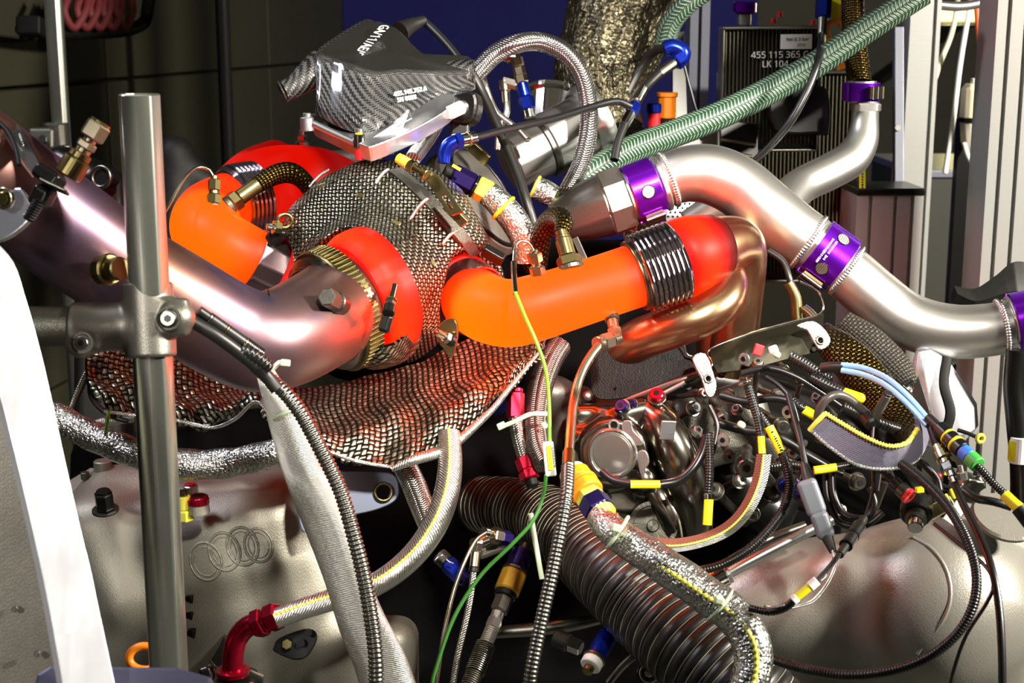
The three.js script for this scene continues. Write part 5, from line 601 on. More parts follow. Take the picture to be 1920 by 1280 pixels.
// ---------- fittings on the hot pipes ----------
{ const o = thing('thermocouple', 'steel thermocouple with a looped lead on the glowing pipe', 'sensor'); fit2(o, [1012, 528, 1.23], [1000, 468, 1.222], [['boss', mat.steelDark, 12, 15], ['lower_nut', mat.nickel, 16, 15, 'hex'], ['neck', mat.nickel, 6, 9], ['upper_nut', mat.nickel, 18, 14, 'hex'], ['cap', mat.nickel, 5, 8]]); part(o, 'lead', tube([[1000, 470, 1.222], [990, 455, 1.22], [974, 452, 1.216], [965, 466, 1.212], [963, 495, 1.205]], 3, { m: 8, step: 0.001 }), mat.chrome); part(o, 'sleeve', tube([[963, 492, 1.205], [964, 520, 1.19], [967, 550, 1.175]], 5.5, { m: 12 }), mat.chrome); }
{ const o = thing('thermocouple_wire', 'yellow green thermocouple wire with a clear tag falling past the glowing pipe', 'wire'); part(o, 'wire', tube([[966, 548, 1.175], [985, 595, 1.165], [1005, 640, 1.16], [1022, 690, 1.16], [1029, 750, 1.16], [1031, 830, 1.155]], 3.8, { m: 8, step: 0.002 }), mat.wireGreen); part(o, 'wire', tube([[1024, 890, 1.15], [1018, 930, 1.155], [1000, 975, 1.15], [960, 1020, 1.15], [900, 1080, 1.155], [850, 1160, 1.155], [815, 1260, 1.15], [806, 1300, 1.15]], 3.8, { m: 8, step: 0.003 }), M(0x2c6420, 0.4, 0)); const c = P(1030, 860, 1.15), X = dirV(0.10, 1, 0), Y = dirV(1, -0.10, 0); const tg = part(o, 'tag', obox(c, Y, UPV, 21 * U(1.15), 66 * U(1.15), 0.004, 0.0015), M(0xdadfd8, 0.2, 0, { transmission: 0.4, thickness: 0 }), 'clear tag with a yellow strip'); part(tg, 'strip', obox(P(1031, 858, 1.147), Y, UPV, 9 * U(1.15), 46 * U(1.15), 0.0008, 0.0003), mat.yellow); part(tg, 'print', letters('LAMBDA', 6.8 * U(1.15), P(1034, 838, 1.1455), X, Y, fontB, 0.0002), mat.black); }
{ const o = thing('lambda_sensor', 'brass lambda sensor screwed into the glowing pipe with a sheathed lead', 'sensor'); fit2(o, [1072, 508, 1.235], [1052, 432, 1.245], [['boss', mat.steelDark, 10, 26], ['hex', mat.brassy, 24, 24, 'hex'], ['barrel', mat.brassy, 40, 16], ['ring', mat.brassy, 6, 14], ['tube', mat.brassy, 14, 11]]); part(o, 'sheath', tube([[1052, 440, 1.25, 15], [1058, 416, 1.26, 18], [1046, 404, 1.28, 19], [1028, 416, 1.30, 20], [1012, 450, 1.32, 22], [1002, 500, 1.34, 24]], 19, { m: 22, step: 0.002 }), mat.weaveGold); part(o, 'clip', obox(P(1088, 468, 1.25), dirV(0.4, 0.9, 0), dirV(0.9, -0.4, 0.2), 50 * U(1.25), 12 * U(1.25), 0.003), mat.boot); }
{ const o = thing('pressure_line', 'bent steel pressure line with an elbow under the glowing pipe', 'pipe'); fit2(o, [1146, 590, 1.245], [1156, 640, 1.225], [['boss', mat.steelDark, 12, 14], ['neck', mat.nickel, 16, 11], ['elbow', mat.nickel, 22, 14, 'hex']]); fit2(o, [1160, 634, 1.224], [1120, 646, 1.205], [['elbow_arm', mat.nickel, 12, 11], ['ring', mat.blackMetal, 3, 12], ['nut', mat.nickel, 18, 17, 'hex'], ['ferrule', mat.nickel, 7, 15]]); part(o, 'tube', tube([[1128, 644, 1.207], [1108, 668, 1.20], [1088, 705, 1.19], [1076, 750, 1.175], [1070, 810, 1.14], [1066, 860, 1.11]], 9, { m: 18, step: 0.002 }), mat.nickel); part(o, 'ferrule', tube([[1067, 848, 1.115], [1065, 880, 1.097]], 12, { m: 18 }), mat.brassy); part(o, 'conduit', flexTube([[1065, 875, 1.098], [1062, 930, 1.075], [1050, 1000, 1.066], [1034, 1080, 1.06], [1014, 1170, 1.055], [998, 1250, 1.05], [990, 1310, 1.05]], 13.5, 8, 1.07, 0.2, 16), mat.steelDark, 'ribbed steel conduit'); }
{ const o = thing('temperature_probe', 'brown temperature probe with a thin lead on the far exhaust elbow', 'sensor'); fit2(o, [400, 398, 1.285], [402, 330, 1.29], [['boss', mat.castDark, 14, 14], ['lower_nut', mat.brassy, 18, 14, 'hex'], ['neck', mat.brassy, 6, 9], ['upper_nut', mat.brassy, 20, 12, 'hex'], ['cap', mat.brassy, 6, 7]]); part(o, 'lead', tube([[401, 334, 1.29], [392, 318, 1.29], [370, 314, 1.285], [346, 334, 1.27], [318, 382, 1.25], [300, 410, 1.23]], 3.4, { m: 8 }), mat.nickel); }
{ const o = thing('lambda_sensor', 'brown lambda sensor with a braided sheath on the far exhaust elbow', 'sensor'); fit2(o, [425, 388, 1.30], [485, 345, 1.31], [['boss', mat.castDark, 10, 18], ['hex', mat.brassy, 18, 20, 'hex'], ['barrel', mat.brassy, 44, 15]]); part(o, 'sheath', tube([[480, 348, 1.31, 16], [515, 328, 1.315, 19], [545, 324, 1.32, 20], [570, 340, 1.33, 17], [590, 370, 1.34, 16]], 18, { m: 22, step: 0.002 }), mat.weaveGold); }
// ---------- hoses behind and around ----------
solo('arched_hose', tube([[772, 300, 1.275, 15], [798, 262, 1.33, 17], [828, 210, 1.40, 18], [862, 168, 1.44, 18], [892, 138, 1.46, 18], [925, 104, 1.465, 18], [965, 83, 1.46, 18], [1010, 78, 1.47, 18], [1055, 96, 1.47, 18], [1088, 135, 1.47, 17], [1103, 190, 1.47, 17], [1103, 250, 1.46, 17], [1088, 310, 1.45, 17], [1062, 360, 1.43, 16]], 17, { m: 28, step: 0.003 }), mat.braidArch, 'silver braided hose arching high over the intake canister', 'hose');
{ const o = thing('fuel_hose', 'silver foil hose with a violet coupling and yellow bands beside the blanket', 'hose'); part(o, 'hose', tube([[915, 362, 1.325, 24], [940, 385, 1.325, 26], [965, 415, 1.325, 27], [982, 450, 1.325, 25], [985, 490, 1.33, 22]], 26, { m: 28, step: 0.002 }), mat.crinkle); fit2(o, [832, 318, 1.32], [918, 364, 1.325], [['nipple', mat.black, 14, 14], ['coupling', mat.violetAno, 34, 22, 'hex'], ['collar', mat.blackMetal, 4, 23], ['yellow_nut', mat.yellowDull, 22, 23, 'hex']]); part(o, 'yellow_band', tor(P(944, 390, 1.325), dirV(0.7, 0.7, 0), 26 * U(1.325), 3.5 * U(1.325)), mat.yellow); part(o, 'paint_mark', obox(P(856, 314, 1.295), dirV(0.85, 0.5, 0), UPV, 18 * U(1.3), 6 * U(1.3), 0.001, 0.0004), mat.yellow); }
{ const o = thing('blue_banjo', 'blue anodised elbow fitting feeding a slim black hose', 'fitting'); part(o, 'elbow', tube([[832, 306, 1.30, 12], [834, 288, 1.30, 13], [842, 272, 1.30, 14], [856, 265, 1.30, 13]], 13, { m: 14, step: 0.002 }), mat.blueAno); fit2(o, [852, 266, 1.30], [892, 258, 1.31], [['hex', mat.blueAno, 12, 17, 'hex'], ['socket', mat.chrome, 14, 13], ['ring', mat.nickel, 4, 14], ['sleeve', mat.chrome, 12, 12]]); part(o, 'hose', tube([[888, 259, 1.31], [960, 240, 1.35], [1040, 222, 1.40], [1110, 200, 1.44], [1155, 190, 1.46], [1182, 200, 1.47]], 7, { m: 14 }), mat.cable); }
{ const o = thing('blue_tee', 'blue anodised tee with nickel elbows behind the arched hose', 'fitting'); fit2(o, [994, 220, 1.50], [975, 140, 1.50], [['stub', mat.chrome, 16, 11], ['hex', mat.blueAno, 24, 15, 'hex'], ['body', mat.blueAno, 26, 12], ['nickel_nut', mat.nickel, 16, 13, 'hex']]); fit2(o, [976, 142, 1.50], [968, 108, 1.50], [['nut', mat.nickel, 18, 12, 'hex'], ['elbow', mat.nickel, 18, 12]]); fit2(o, [972, 110, 1.50], [938, 106, 1.51], [['arm', mat.nickel, 20, 11], ['cap', mat.nickel, 14, 9, 'hex']]); fit2(o, [985, 162, 1.50], [945, 152, 1.51], [['branch', mat.blueAno, 12, 9], ['arm', mat.nickel, 26, 11, 'hex']]); fit2(o, [946, 150, 1.51], [949, 194, 1.51], [['elbow', mat.nickel, 16, 11], ['ferrule', mat.nickel, 18, 8]]); }
solo('braided_line', tube([[905, 140, 1.52], [915, 175, 1.51], [928, 205, 1.50], [945, 222, 1.49], [975, 245, 1.48], [990, 262, 1.47]], 6, { m: 14, step: 0.002 }), mat.braidSteel, 'thin steel braided line looping inside the arched hose', 'hose');
solo('braided_line', tube([[950, 190, 1.51], [950, 212, 1.50], [940, 235, 1.49], [934, 262, 1.48], [932, 280, 1.48]], 6, { m: 14, step: 0.002 }), mat.braidSteel, 'thin steel braided line dropping from the blue tee', 'hose');
solo('black_hose', tube([[886, 140, 1.40], [905, 175, 1.40], [930, 230, 1.39], [952, 280, 1.38], [972, 330, 1.37], [988, 380, 1.36], [1000, 420, 1.36]], 9.5, { m: 16 }), mat.rubber, 'matt black hose running down from the carbon box spout', 'hose');
{ const o = thing('black_lead', 'black boot and lead arching up behind the carbon intake box', 'cable'); part(o, 'boot', tube([[750, 60, 1.45, 20], [770, 48, 1.46, 14], [795, 38, 1.47, 9]], 12, { m: 16 }), mat.rubber); part(o, 'lead', tube([[790, 40, 1.47], [800, 44, 1.47], [825, 68, 1.46], [845, 90, 1.45], [862, 112, 1.44]], 7.5, { m: 12 }), mat.rubber); }
{ const o = thing('blue_elbow', 'large blue anodised elbow on a black line near the duct sleeve', 'fitting'); part(o, 'elbow', tube([[1245, 92, 1.62, 14], [1262, 88, 1.62, 16], [1280, 98, 1.62, 16], [1276, 116, 1.62, 14]], 15, { m: 14, step: 0.003 }), mat.blueAno); fit2(o, [1278, 108, 1.62], [1236, 138, 1.61], [['hex', mat.blueAno, 14, 17, 'hex'], ['socket', mat.nickel, 30, 10]]); part(o, 'line', tube([[1238, 136, 1.61], [1215, 158, 1.60], [1200, 175, 1.59]], 9, { m: 12 }), mat.rubber); fit2(o, [1204, 168, 1.59], [1186, 200, 1.56], [['ferrule', mat.chrome, 28, 11], ['tip', mat.nickel, 8, 8]]); part(o, 'tail', tube([[1262, 92, 1.63], [1230, 95, 1.66], [1200, 130, 1.68], [1170, 185, 1.68]], 9, { m: 12 }), mat.rubber); }
{ const o = thing('blue_joint', 'blue joint linking the slim hoses above the green hose', 'fitting'); fit2(o, [1192, 196, 1.50], [1170, 235, 1.48], [['blue_nut', mat.blueAno, 20, 12, 'hex'], ['ferrule', mat.chrome, 26, 10]]); part(o, 'line', tube([[1172, 232, 1.48], [1160, 262, 1.47], [1152, 300, 1.46]], 8, { m: 12 }), mat.rubber); }
solo('thin_wire', tube([[1282, 118, 1.62], [1290, 150, 1.62], [1304, 200, 1.62], [1318, 235, 1.62]], 3, { m: 6 }), mat.cable, 'thin black wire hanging from the large blue elbow', 'wire');
{ const o = thing('capped_bottle', 'dark bottle with an orange cap behind the bracket plate', 'bottle'); const a = P(1250, 222, 1.78); part(o, 'cap', lathe(a, new V3(0, 1, 0), cyl(44 * U(1.78), 17 * U(1.78))), mat.orange); part(o, 'collar', lathe(a.clone().setY(a.y + 40 * U(1.78)), new V3(0, 1, 0), cyl(8 * U(1.78), 20 * U(1.78))), mat.orange); part(o, 'bottle', lathe(a.clone().setY(a.y - 0.1), new V3(0, 1, 0), cyl(0.1, 20 * U(1.78))), mat.black); }
{ const o = thing('blue_red_plug', 'blue and red plug stack beside the orange cap', 'plug'); fitting(o, 1226, 240, 1.76, new V3(0, 1, 0), [['red_part', mat.red, 28, 12], ['blue_part', mat.blueAno, 18, 14]]); part(o, 'post', lathe(P(1226, 330, 1.76), new V3(0, 1, 0), cyl(92 * U(1.76), 8 * U(1.76))), mat.black); }
{ const o = thing('cooler_line', 'black cooler line with a blue and chrome end fitting', 'hose'); fit2(o, [1545, -10, 1.66], [1541, 70, 1.65], [['blue_nut', mat.blueAno, 44, 15, 'hex'], ['ferrule', mat.chrome, 36, 10]]); part(o, 'line', tube([[1541, 66, 1.65], [1539, 88, 1.57], [1535, 112, 1.53], [1516, 165, 1.52], [1486, 222, 1.52], [1450, 268, 1.53], [1418, 300, 1.54]], 7.5, { m: 14 }), mat.cable); }
{ const o = thing('orange_hook', 'orange and yellow plastic hook beside the cooler', 'hook'); part(o, 'ring', sweepS((() => { const q = []; for (let i = 0; i <= 36; i++) { const t = i / 36 * 1.75 * PI + 0.4; q.push({ p: P(1566 + 15 * Math.cos(t), 60 + 20 * Math.sin(t), 1.66), r: 5.5 * U(1.66), s: i * 0.001 }); } q.total = 0.036; return q; })(), { m: 10 }), mat.orange); part(o, 'strap', obox(P(1568, 14, 1.67), RGT, UPV, 20 * U(1.66), 60 * U(1.66), 0.004), mat.yellow); part(o, 'tail', obox(P(1576, 122, 1.67), dirV(0.3, 1, 0), RGT, 20 * U(1.66), 14 * U(1.66), 0.01), mat.orange); }
{ const d = 1.69, o = thing('yellow_tag', 'yellow printed tag hanging above the dark capped upright', 'tag'); part(o, 'card', obox(P(1617, 334, d), RGT, UPV, 12 * U(d), 44 * U(d), 0.002, 0.0006), mat.yellow); part(o, 'print', strokes(P(1617, 314, d - 0.0012), UPV.clone().negate(), RGT, 8, 5 * U(d), 4 * U(d), 9), mat.black); }
{ const o = thing('foil_stub', 'short foil hose stub with yellow banded ends beside the black hose', 'hose'); part(o, 'hose', tube([[1000, 350, 1.46, 21], [1022, 360, 1.46, 23], [1046, 374, 1.46, 21]], 22, { m: 24, step: 0.002 }), mat.crinkle); part(o, 'band', tor(P(1003, 351, 1.46), dirV(0.9, 0.45, 0), 21 * U(1.46), 3 * U(1.46)), mat.yellowDull); part(o, 'band', tor(P(1044, 373, 1.46), dirV(0.9, 0.45, 0), 21 * U(1.46), 3 * U(1.46)), mat.yellowDull); }
// compressor volute and its band
{ const o = thing('compressor_cover', 'dull grey compressor cover with a dark shadowed rim behind the violet coupling', 'compressor'); const D = dirV(0.72, -0.42, 0.35), c = P(905, 372, 1.42), u = U(1.42); part(o, 'volute', lathe(c.clone().addScaledVector(D, -60 * u), D, [[0, 0], [0, 96 * u], [20 * u, 110 * u], [50 * u, 116 * u], [64 * u, 110 * u], [70 * u, 96 * u], [78 * u, 70 * u], [82 * u, 0]], { n: 60 }), mat.castFine); part(o, 'clamp_band', ring(c.clone().addScaledVector(D, -34 * u), D, 112 * u, 20 * u, 5 * u, { n: 60 }), mat.brassy); part(o, 'inner_ring', tor(c.clone().addScaledVector(D, 8 * u), D, 104 * u, 4 * u, 56), mat.blackMetal); part(o, 'band_plate', obox(P(892, 282, 1.375), dirV(0.7, 0.65, 0.1), dirV(0.4, -0.5, 0.7), 60 * u, 26 * u, 0.003), mat.brassy); }
{ const o = thing('slotted_bracket', 'bronze slotted bracket strip standing over the turbo blanket', 'bracket'); part(o, 'strip', plate([[797, 332], [812, 324], [822, 330], [866, 396], [848, 402], [838, 396]], [830, 362, 1.235], dirV(-0.3, -0.2, 1), 0.003, [smoothLine([[830, 364], [837, 366], [850, 384], [849, 393], [842, 390], [829, 371]], 3)]), mat.brassy); fit2(o, [800, 328, 1.235], [746, 296, 1.245], [['eye', mat.brassy, 12, 11], ['rod', mat.brassy, 18, 7], ['nut', mat.brassy, 14, 12, 'hex'], ['yellow_end', mat.yellowDull, 20, 11], ['tip', mat.yellow, 6, 10]]); part(o, 'foot', obox(P(855, 402, 1.245), dirV(0.7, 0.7, 0), dirV(0.7, -0.7, 0.2), 50 * U(1.28), 18 * U(1.28), 0.01), mat.brassy); }
{ const o = thing('blanket_strip', 'dark leathery edge strip stitched along the turbo blanket', 'strip'); const q = (x, y) => [x, y, blanketAt(x, y) - 0.002]; part(o, 'strip', sheet([[q(728, 322), q(775, 362), q(822, 412), q(862, 456), q(884, 486)], [q(752, 316), q(798, 356), q(842, 402), q(880, 446), q(898, 470)]], 40, 8, 0.004), mat.castDark); }
{ const o = thing('roller_bracket', 'black bracket holding a white roller beside the carbon box', 'bracket'); part(o, 'arm', plate(smoothLine([[838, 190], [868, 176], [888, 180], [890, 205], [880, 226], [850, 222]], 3), [865, 200, 1.355], dirV(-0.3, 0, 1), 0.014, [], 0.003), mat.blackMetal); fit2(o, [872, 198, 1.335], [842, 212, 1.325], [['cap', mat.steel, 6, 11], ['roller', mat.white, 26, 13]]); part(o, 'leg', obox(P(862, 248, 1.362), RGT, UPV, 36 * U(1.4), 60 * U(1.4), 0.012, 0.003), mat.blackMetal); }
{ const o = thing('manifold_stud', 'bright steel stud and collar on the grey housing behind the red manifold', 'bolt'); fitting(o, 567, 282, 1.58, new V3(0, 1, 0), [['collar', mat.chrome, 18, 14], ['nut', mat.chrome, 10, 10, 'hex'], ['tip', mat.chrome, 10, 6]]); }
solo('rear_housing', casting(620, 330, 1.66, [-130, -160, -60], [140, 70, 60], 10, p => sd.u(sd.box(p, [0, 0, 0], [100, 46, 40], 26, 0.05), sd.cap(p, [-10, -20, 0], [10, -100, 0], 40), 20)), mat.castFine, 'smooth grey cast housing behind the red manifold', 'housing');
{ const o = thing('fork_mount', 'dark fork mount with a grey ring bore behind the downpipe fitting', 'mount'); const c = P(190, 332, 1.45), D = dirV(-0.3, 0.05, 1); part(o, 'bore_ring', tor(c, D, 19 * U(1.45), 5 * U(1.45)), mat.steelDark); part(o, 'bore', lathe(c.clone().addScaledVector(D, -0.02), D, cyl(0.02, 18 * U(1.45))), mat.black); part(o, 'body', casting(170, 360, 1.5, [-120, -520, -90], [120, 110, 50], 10, p => sd.u(sd.box(p, [20, -220, -20], [50, 250, 40], 16), sd.cap(p, [10, 20, 0], [-60, 60, -20], 40, 30), 30)), mat.blackMetal); }
solo('dark_hump', casting(330, 330, 1.7, [-70, -520, -60], [90, 110, 80], 10, p => sd.u(sd.cap(p, [0, 40, 0], [20, -460, 20], 34, 46), sd.cap(p, [0, 40, 0], [50, -10, 0], 26), 20)), mat.black, 'matt black moulded hump behind the thin probe lead', 'cover');
// ---------- shields, pump and castings of the near bank ----------
{ const o = thing('heat_shield', 'black perforated heat shield with a bright cut edge below the primary pipes', 'heat shield'); const ol = smoothLine([[1112, 648], [1170, 632], [1240, 632], [1278, 638], [1288, 664], [1300, 672], [1308, 690], [1300, 712], [1230, 730], [1170, 745], [1118, 744], [1108, 700]], 4); const ho = []; for (const [x, y] of [[1149, 666], [1153, 729]]) ho.push(circ(x, y, 3.5, 3.5, 10)); part(o, 'sheet', plate(ol, [1210, 690, 1.30], dirV(-0.1, -0.25, 1), 0.002, ho, 0.0004), M(0x060605, 0.5, 0, { specularIntensity: 0.25, ...B('cast', 50, 0.0006) })); part(o, 'edge_trim', tube([[1240, 630, 1.285], [1272, 634, 1.288], [1283, 648, 1.29], [1288, 664, 1.292], [1300, 670, 1.292], [1308, 690, 1.295]], 2, { m: 6, step: 0.001 }), mat.chrome); }
{ const o = thing('heat_shield', 'dark folded heat shield with bright rims and silver tabs over the wiring', 'heat shield'); part(o, 'upper_sheet', sheet([[[1330, 655, 1.285], [1400, 628, 1.29], [1480, 606, 1.295], [1545, 588, 1.30]], [[1336, 680, 1.275], [1400, 660, 1.28], [1480, 640, 1.285], [1540, 628, 1.29]], [[1345, 700, 1.27], [1410, 690, 1.275], [1480, 672, 1.28], [1530, 660, 1.285]]], 24, 10, 0.002), M(0x2a2920, 0.34, 0.9)); part(o, 'rim', tube([[1328, 700, 1.275], [1336, 680, 1.276], [1330, 656, 1.284], [1400, 627, 1.289], [1480, 604, 1.294], [1530, 592, 1.297], [1544, 575, 1.30], [1532, 545, 1.305], [1500, 528, 1.31]], 2, { m: 6, step: 0.002 }), mat.chrome);
  part(o, 'tab', plate(smoothLine([[1300, 672], [1322, 664], [1336, 700], [1342, 722], [1336, 742], [1326, 738], [1318, 712]], 3), [1320, 700, 1.262], dirV(0.2, -0.3, 1), 0.002, [circ(1328, 710, 6, 8, 12)]), mat.silverFoil); part(o, 'tab', plate(smoothLine([[1496, 610], [1524, 603], [1545, 618], [1556, 640], [1540, 654], [1528, 640], [1515, 618]], 3), [1530, 630, 1.27], dirV(0.2, -0.3, 1), 0.002, [circ(1538, 638, 6, 7, 12)]), mat.silverFoil); part(o, 'grommet', tor(P(1328, 710, 1.26), dirV(0.2, -0.3, 1), 7 * U(1.26), 2.4 * U(1.26)), mat.steelDark); part(o, 'grommet', tor(P(1538, 638, 1.268), dirV(0.2, -0.3, 1), 7 * U(1.26), 2.4 * U(1.26)), mat.steelDark); }
solo('stay_tube', tube([[1478, 530, 1.33], [1492, 560, 1.33], [1496, 600, 1.33], [1510, 618, 1.33]], 11, { m: 16 }), mat.brassy, 'brassy stay tube behind the folded heat shield', 'tube');
solo('stay_tube', tube([[1508, 578, 1.325], [1522, 590, 1.32], [1532, 606, 1.315]], 9, { m: 16 }), mat.nickel, 'short nickel sleeve beside the folded heat shield', 'tube');
{ const o = thing('water_pump', 'polished pump housing with a round machined cover and swept outlet pipes', 'pump'); const d = 1.25, u = U(d); const D = dirV(-0.3, 0.10, 1);
  part(o, 'housing', casting(1190, 870, d, [-140, -160, -130], [170, 150, 60], 7, p => { let s = sd.cyl(p, [-36, 22, -80], [-40, 20, 0], 66, 10); s = sd.u(s, sd.cap(p, [-40, 82, -40], [20, 100, -60], 22, 26), 14); s = sd.u(s, sd.cap(p, [20, -30, -20], [10, -40, -60], 26), 14); s = sd.u(s, sd.box(p, [-20, 0, -80], [100, 110, 40], 20), 20); s = sd.u(s, sd.cap(p, [-110, 40, -40], [-80, -60, -40], 24), 20); return s; }), mat.pumpMetal);
  const c = P(1149, 849, 1.243); const cv = part(o, 'cover', lathe(c, D, [[0, 0], [0, 46 * u], [3 * u, 48 * u], [7 * u, 46 * u], [7 * u, 40 * u], [5 * u, 38 * u], [5 * u, 36 * u], [8 * u, 35 * u], [8 * u, 0]], { n: 56, crease: 0.4 }), mat.steel, 'turned round cover'); part(cv, 'rim', tor(c.clone().addScaledVector(D, 7 * u), D, 43 * u, 2 * u, 48), mat.chrome);
  part(o, 'bolt_boss', tor(P(1151, 797, 1.24), D, 9 * u, 2.5 * u), mat.castFine); part(o, 'bore', lathe(P(1151, 797, 1.241), D, cyl(0.001, 8 * u)), mat.black); fitting(o, 1190, 888, 1.238, D, [['bolt', mat.blackMetal, 6, 9, 'hex']]);
  part(o, 'clip', plate(smoothLine([[1168, 792], [1182, 790], [1186, 806], [1204, 826], [1200, 834], [1184, 830], [1170, 810]], 3), [1186, 812, 1.235], D, 0.002), mat.alu); part(o, 'clip', plate(smoothLine([[1196, 850], [1210, 846], [1216, 866], [1208, 880], [1206, 896], [1200, 880]], 3), [1206, 868, 1.235], D, 0.002), mat.alu);
  part(o, 'outlet', tube([[1206, 772, 1.285, 34], [1240, 800, 1.27, 40], [1268, 850, 1.262, 42], [1290, 910, 1.262, 40], [1300, 960, 1.268, 36], [1304, 1010, 1.275, 30]], 38, { m: 40, step: 0.003, rf: (s, th, r) => r * (1 + 0.05 * Math.sin(th * 3 + s * 30)) }), mat.pumpMetal); part(o, 'outlet', tube([[1212, 900, 1.275, 22], [1236, 930, 1.265, 24], [1256, 970, 1.262, 24], [1266, 1015, 1.265, 20]], 24, { m: 32, step: 0.003 }), mat.pumpMetal); part(o, 'strap', obox(P(1252, 806, 1.232), dirV(0.9, 0.05, -0.2), dirV(0.15, -1, 0.2), 28 * u, 36 * u, 0.003), mat.alu); }
solo('oil_filter_port', (() => { const c = P(1225, 985, 1.26), D = dirV(-0.2, -0.1, 1), u = U(1.26); return lathe(c, D, [[0, 0], [0, 46 * u], [6 * u, 46 * u], [6 * u, 38 * u], [2 * u, 36 * u], [2 * u, 12 * u], [10 * u, 10 * u], [10 * u, 0]], { n: 44, crease: 0.4 }); })(), mat.castDark, 'dark round port below the pump housing', 'port');
{ const o = thing('head_cover', 'dark cast head cover with oily sheen under the heat shield', 'engine cover'); part(o, 'cover', casting(1240, 770, 1.36, [-200, -220, -80], [330, 110, 80], 9, p => { let s = sd.box(p, [40, -50, -10], [170, 70, 40], 24, 0.28); s = sd.u(s, sd.cap(p, [-130, -10, 10], [-40, 20, 20], 36, 44), 30); s = sd.u(s, sd.cap(p, [60, 20, 30], [40, -120, 10], 24, 34), 20); s = sd.u(s, sd.cap(p, [150, 0, 20], [230, -110, 10], 26), 20); return s; }), mat.castDark); part(o, 'rail', tube([[1150, 760, 1.30, 7], [1210, 738, 1.295, 8], [1270, 715, 1.29, 8], [1310, 700, 1.288, 6]], 8, { m: 12 }), mat.steelDark); part(o, 'rail', tube([[1172, 772, 1.29], [1230, 745, 1.285], [1284, 716, 1.282]], 4.5, { m: 10 }), mat.steel); }
{ const o = thing('elbow_casting', 'grey cast elbow half hidden behind the pressure line', 'casting'); part(o, 'elbow', casting(1060, 760, 1.33, [-70, -90, -60], [80, 80, 60], 6, p => sd.u(sd.cap(p, [-30, 20, 0], [30, 10, 0], 34, 28), sd.cap(p, [-20, 20, 0], [-10, -60, -10], 36), 12)), mat.hexGrey); part(o, 'bolt', ball(P(1102, 742, 1.31), 10 * U(1.3)), mat.steel); }
// ---------- lower hoses ----------
{ const o = thing('black_duct', 'wide black corrugated duct wound with thin pale cord', 'duct'); const c = [[900, 945, 1.42, 54], [965, 955, 1.37, 60], [1030, 975, 1.31, 66], [1090, 1020, 1.235, 74], [1150, 1078, 1.165, 80], [1215, 1140, 1.135, 84], [1285, 1205, 1.105, 88], [1360, 1270, 1.085, 92], [1420, 1330, 1.075, 94]]; const pit = 0.0078; const S = path(c, pit / 6, 80); part(o, 'duct', sweepS(S, { m: 44, rf: (s, th, r) => r * (0.955 + 0.045 * Math.abs(Math.sin(s / pit * PI))) }), mat.rubber);
  const n = Math.floor(S.total / pit), Fm = frames(S); for (let k = 1; k < n; k++) { const i = Math.min(S.length - 1, Math.round(k * pit / (S.total / (S.length - 1)))), q = S[i]; part(o, 'cord', tor(q.p, Fm[i].t, q.r * (k % 2 ? 0.965 : 0.985), 0.0004, 60, 6), k % 2 ? mat.cord : mat.cordDark); } }
{ const o = thing('stitched_hose', 'stitched silver hose with an orange fitting and violet nut lying over the black duct', 'hose'); const c = [[1120, 968, 1.085, 24], [1150, 996, 1.07, 30], [1200, 1030, 1.055, 33], [1260, 1070, 1.04, 35], [1320, 1112, 1.03, 36], [1372, 1150, 1.02, 37], [1405, 1195, 1.01, 37], [1412, 1245, 1.005, 37], [1400, 1310, 1.0, 37]]; part(o, 'hose', tube(c, 33, { m: 32, step: 0.003, rf: (s, th, r) => r * (1 + 0.02 * Math.sin(s * 180 + th * 3)) }), mat.crinkle); part(o, 'seam_cord', sweepS((() => { const S = path(c, 0.0012, 33); const S2 = S.map((q, i) => ({ p: q.p.clone().addScaledVector(FWD, -q.r * 0.99).addScaledVector(UPV, -q.r * 0.15 + q.r * 0.4 * clamp(i / S.length)), r: 0.0024 * (0.8 + 0.3 * Math.cos(i * 1.7)), s: q.s })); S2.total = S.total; return S2; })(), { m: 8 }), mat.yellowDull, 'ridged stitched seam');
  fit2(o, [1072, 884, 1.12], [1132, 968, 1.085], [['clip', mat.cream, 8, 26], ['orange_collar', mat.orange, 26, 30], ['orange_ring', mat.orange, 8, 33], ['orange_nose', mat.orange, 22, 32], ['pale_nut', mat.yellowDull, 14, 27, 'hex'], ['violet_nut', mat.violetAno, 34, 30, 'hex'], ['yellow_collar', mat.yellowDull, 12, 26]]); for (let k = 0; k < 3; k++) part(o, 'print', strokes(P(1118 + k * 7, 944 - k * 4, 1.066), dirV(0.55, 0.83, 0), dirV(0.83, -0.5, 0.2), 6, 3.6 * U(1.07), 4 * U(1.07), 40 + k), mat.white);
  for (const [x, y, a, d] of [[1158, 998, 0.6, 1.065], [1350, 1134, 0.7, 1.023]]) { const D = dirV(Math.cos(a), Math.sin(a), 0.1); part(o, 'tie', tor(P(x, y, d), D, 35 * U(d), 3.5 * U(d), 40), mat.tie); part(o, 'tie_head', obox(P(x - 2, y - 8, d - 0.017), dirV(1, 0.3, 0), UPV, 20 * U(d), 16 * U(d), 0.006, 0.002), mat.tie); } }
{ const o = thing('oil_hose', 'braided hose with red end fittings tied beside the foil hose', 'hose'); part(o, 'braid', tube([[966, 780, 1.24, 13], [972, 820, 1.235, 13], [984, 862, 1.23, 13]], 13, { m: 20, step: 0.001 }), mat.braidSteel); fit2(o, [967, 728, 1.245], [966, 784, 1.24], [['cap', mat.redAno, 6, 14], ['socket', mat.redAno, 40, 17, 'hex']]); fit2(o, [980, 858, 1.23], [1000, 912, 1.22], [['socket', mat.redAno, 26, 17, 'hex'], ['nut', mat.redAno, 18, 19, 'hex'], ['tail', mat.blackMetal, 14, 12]]); }
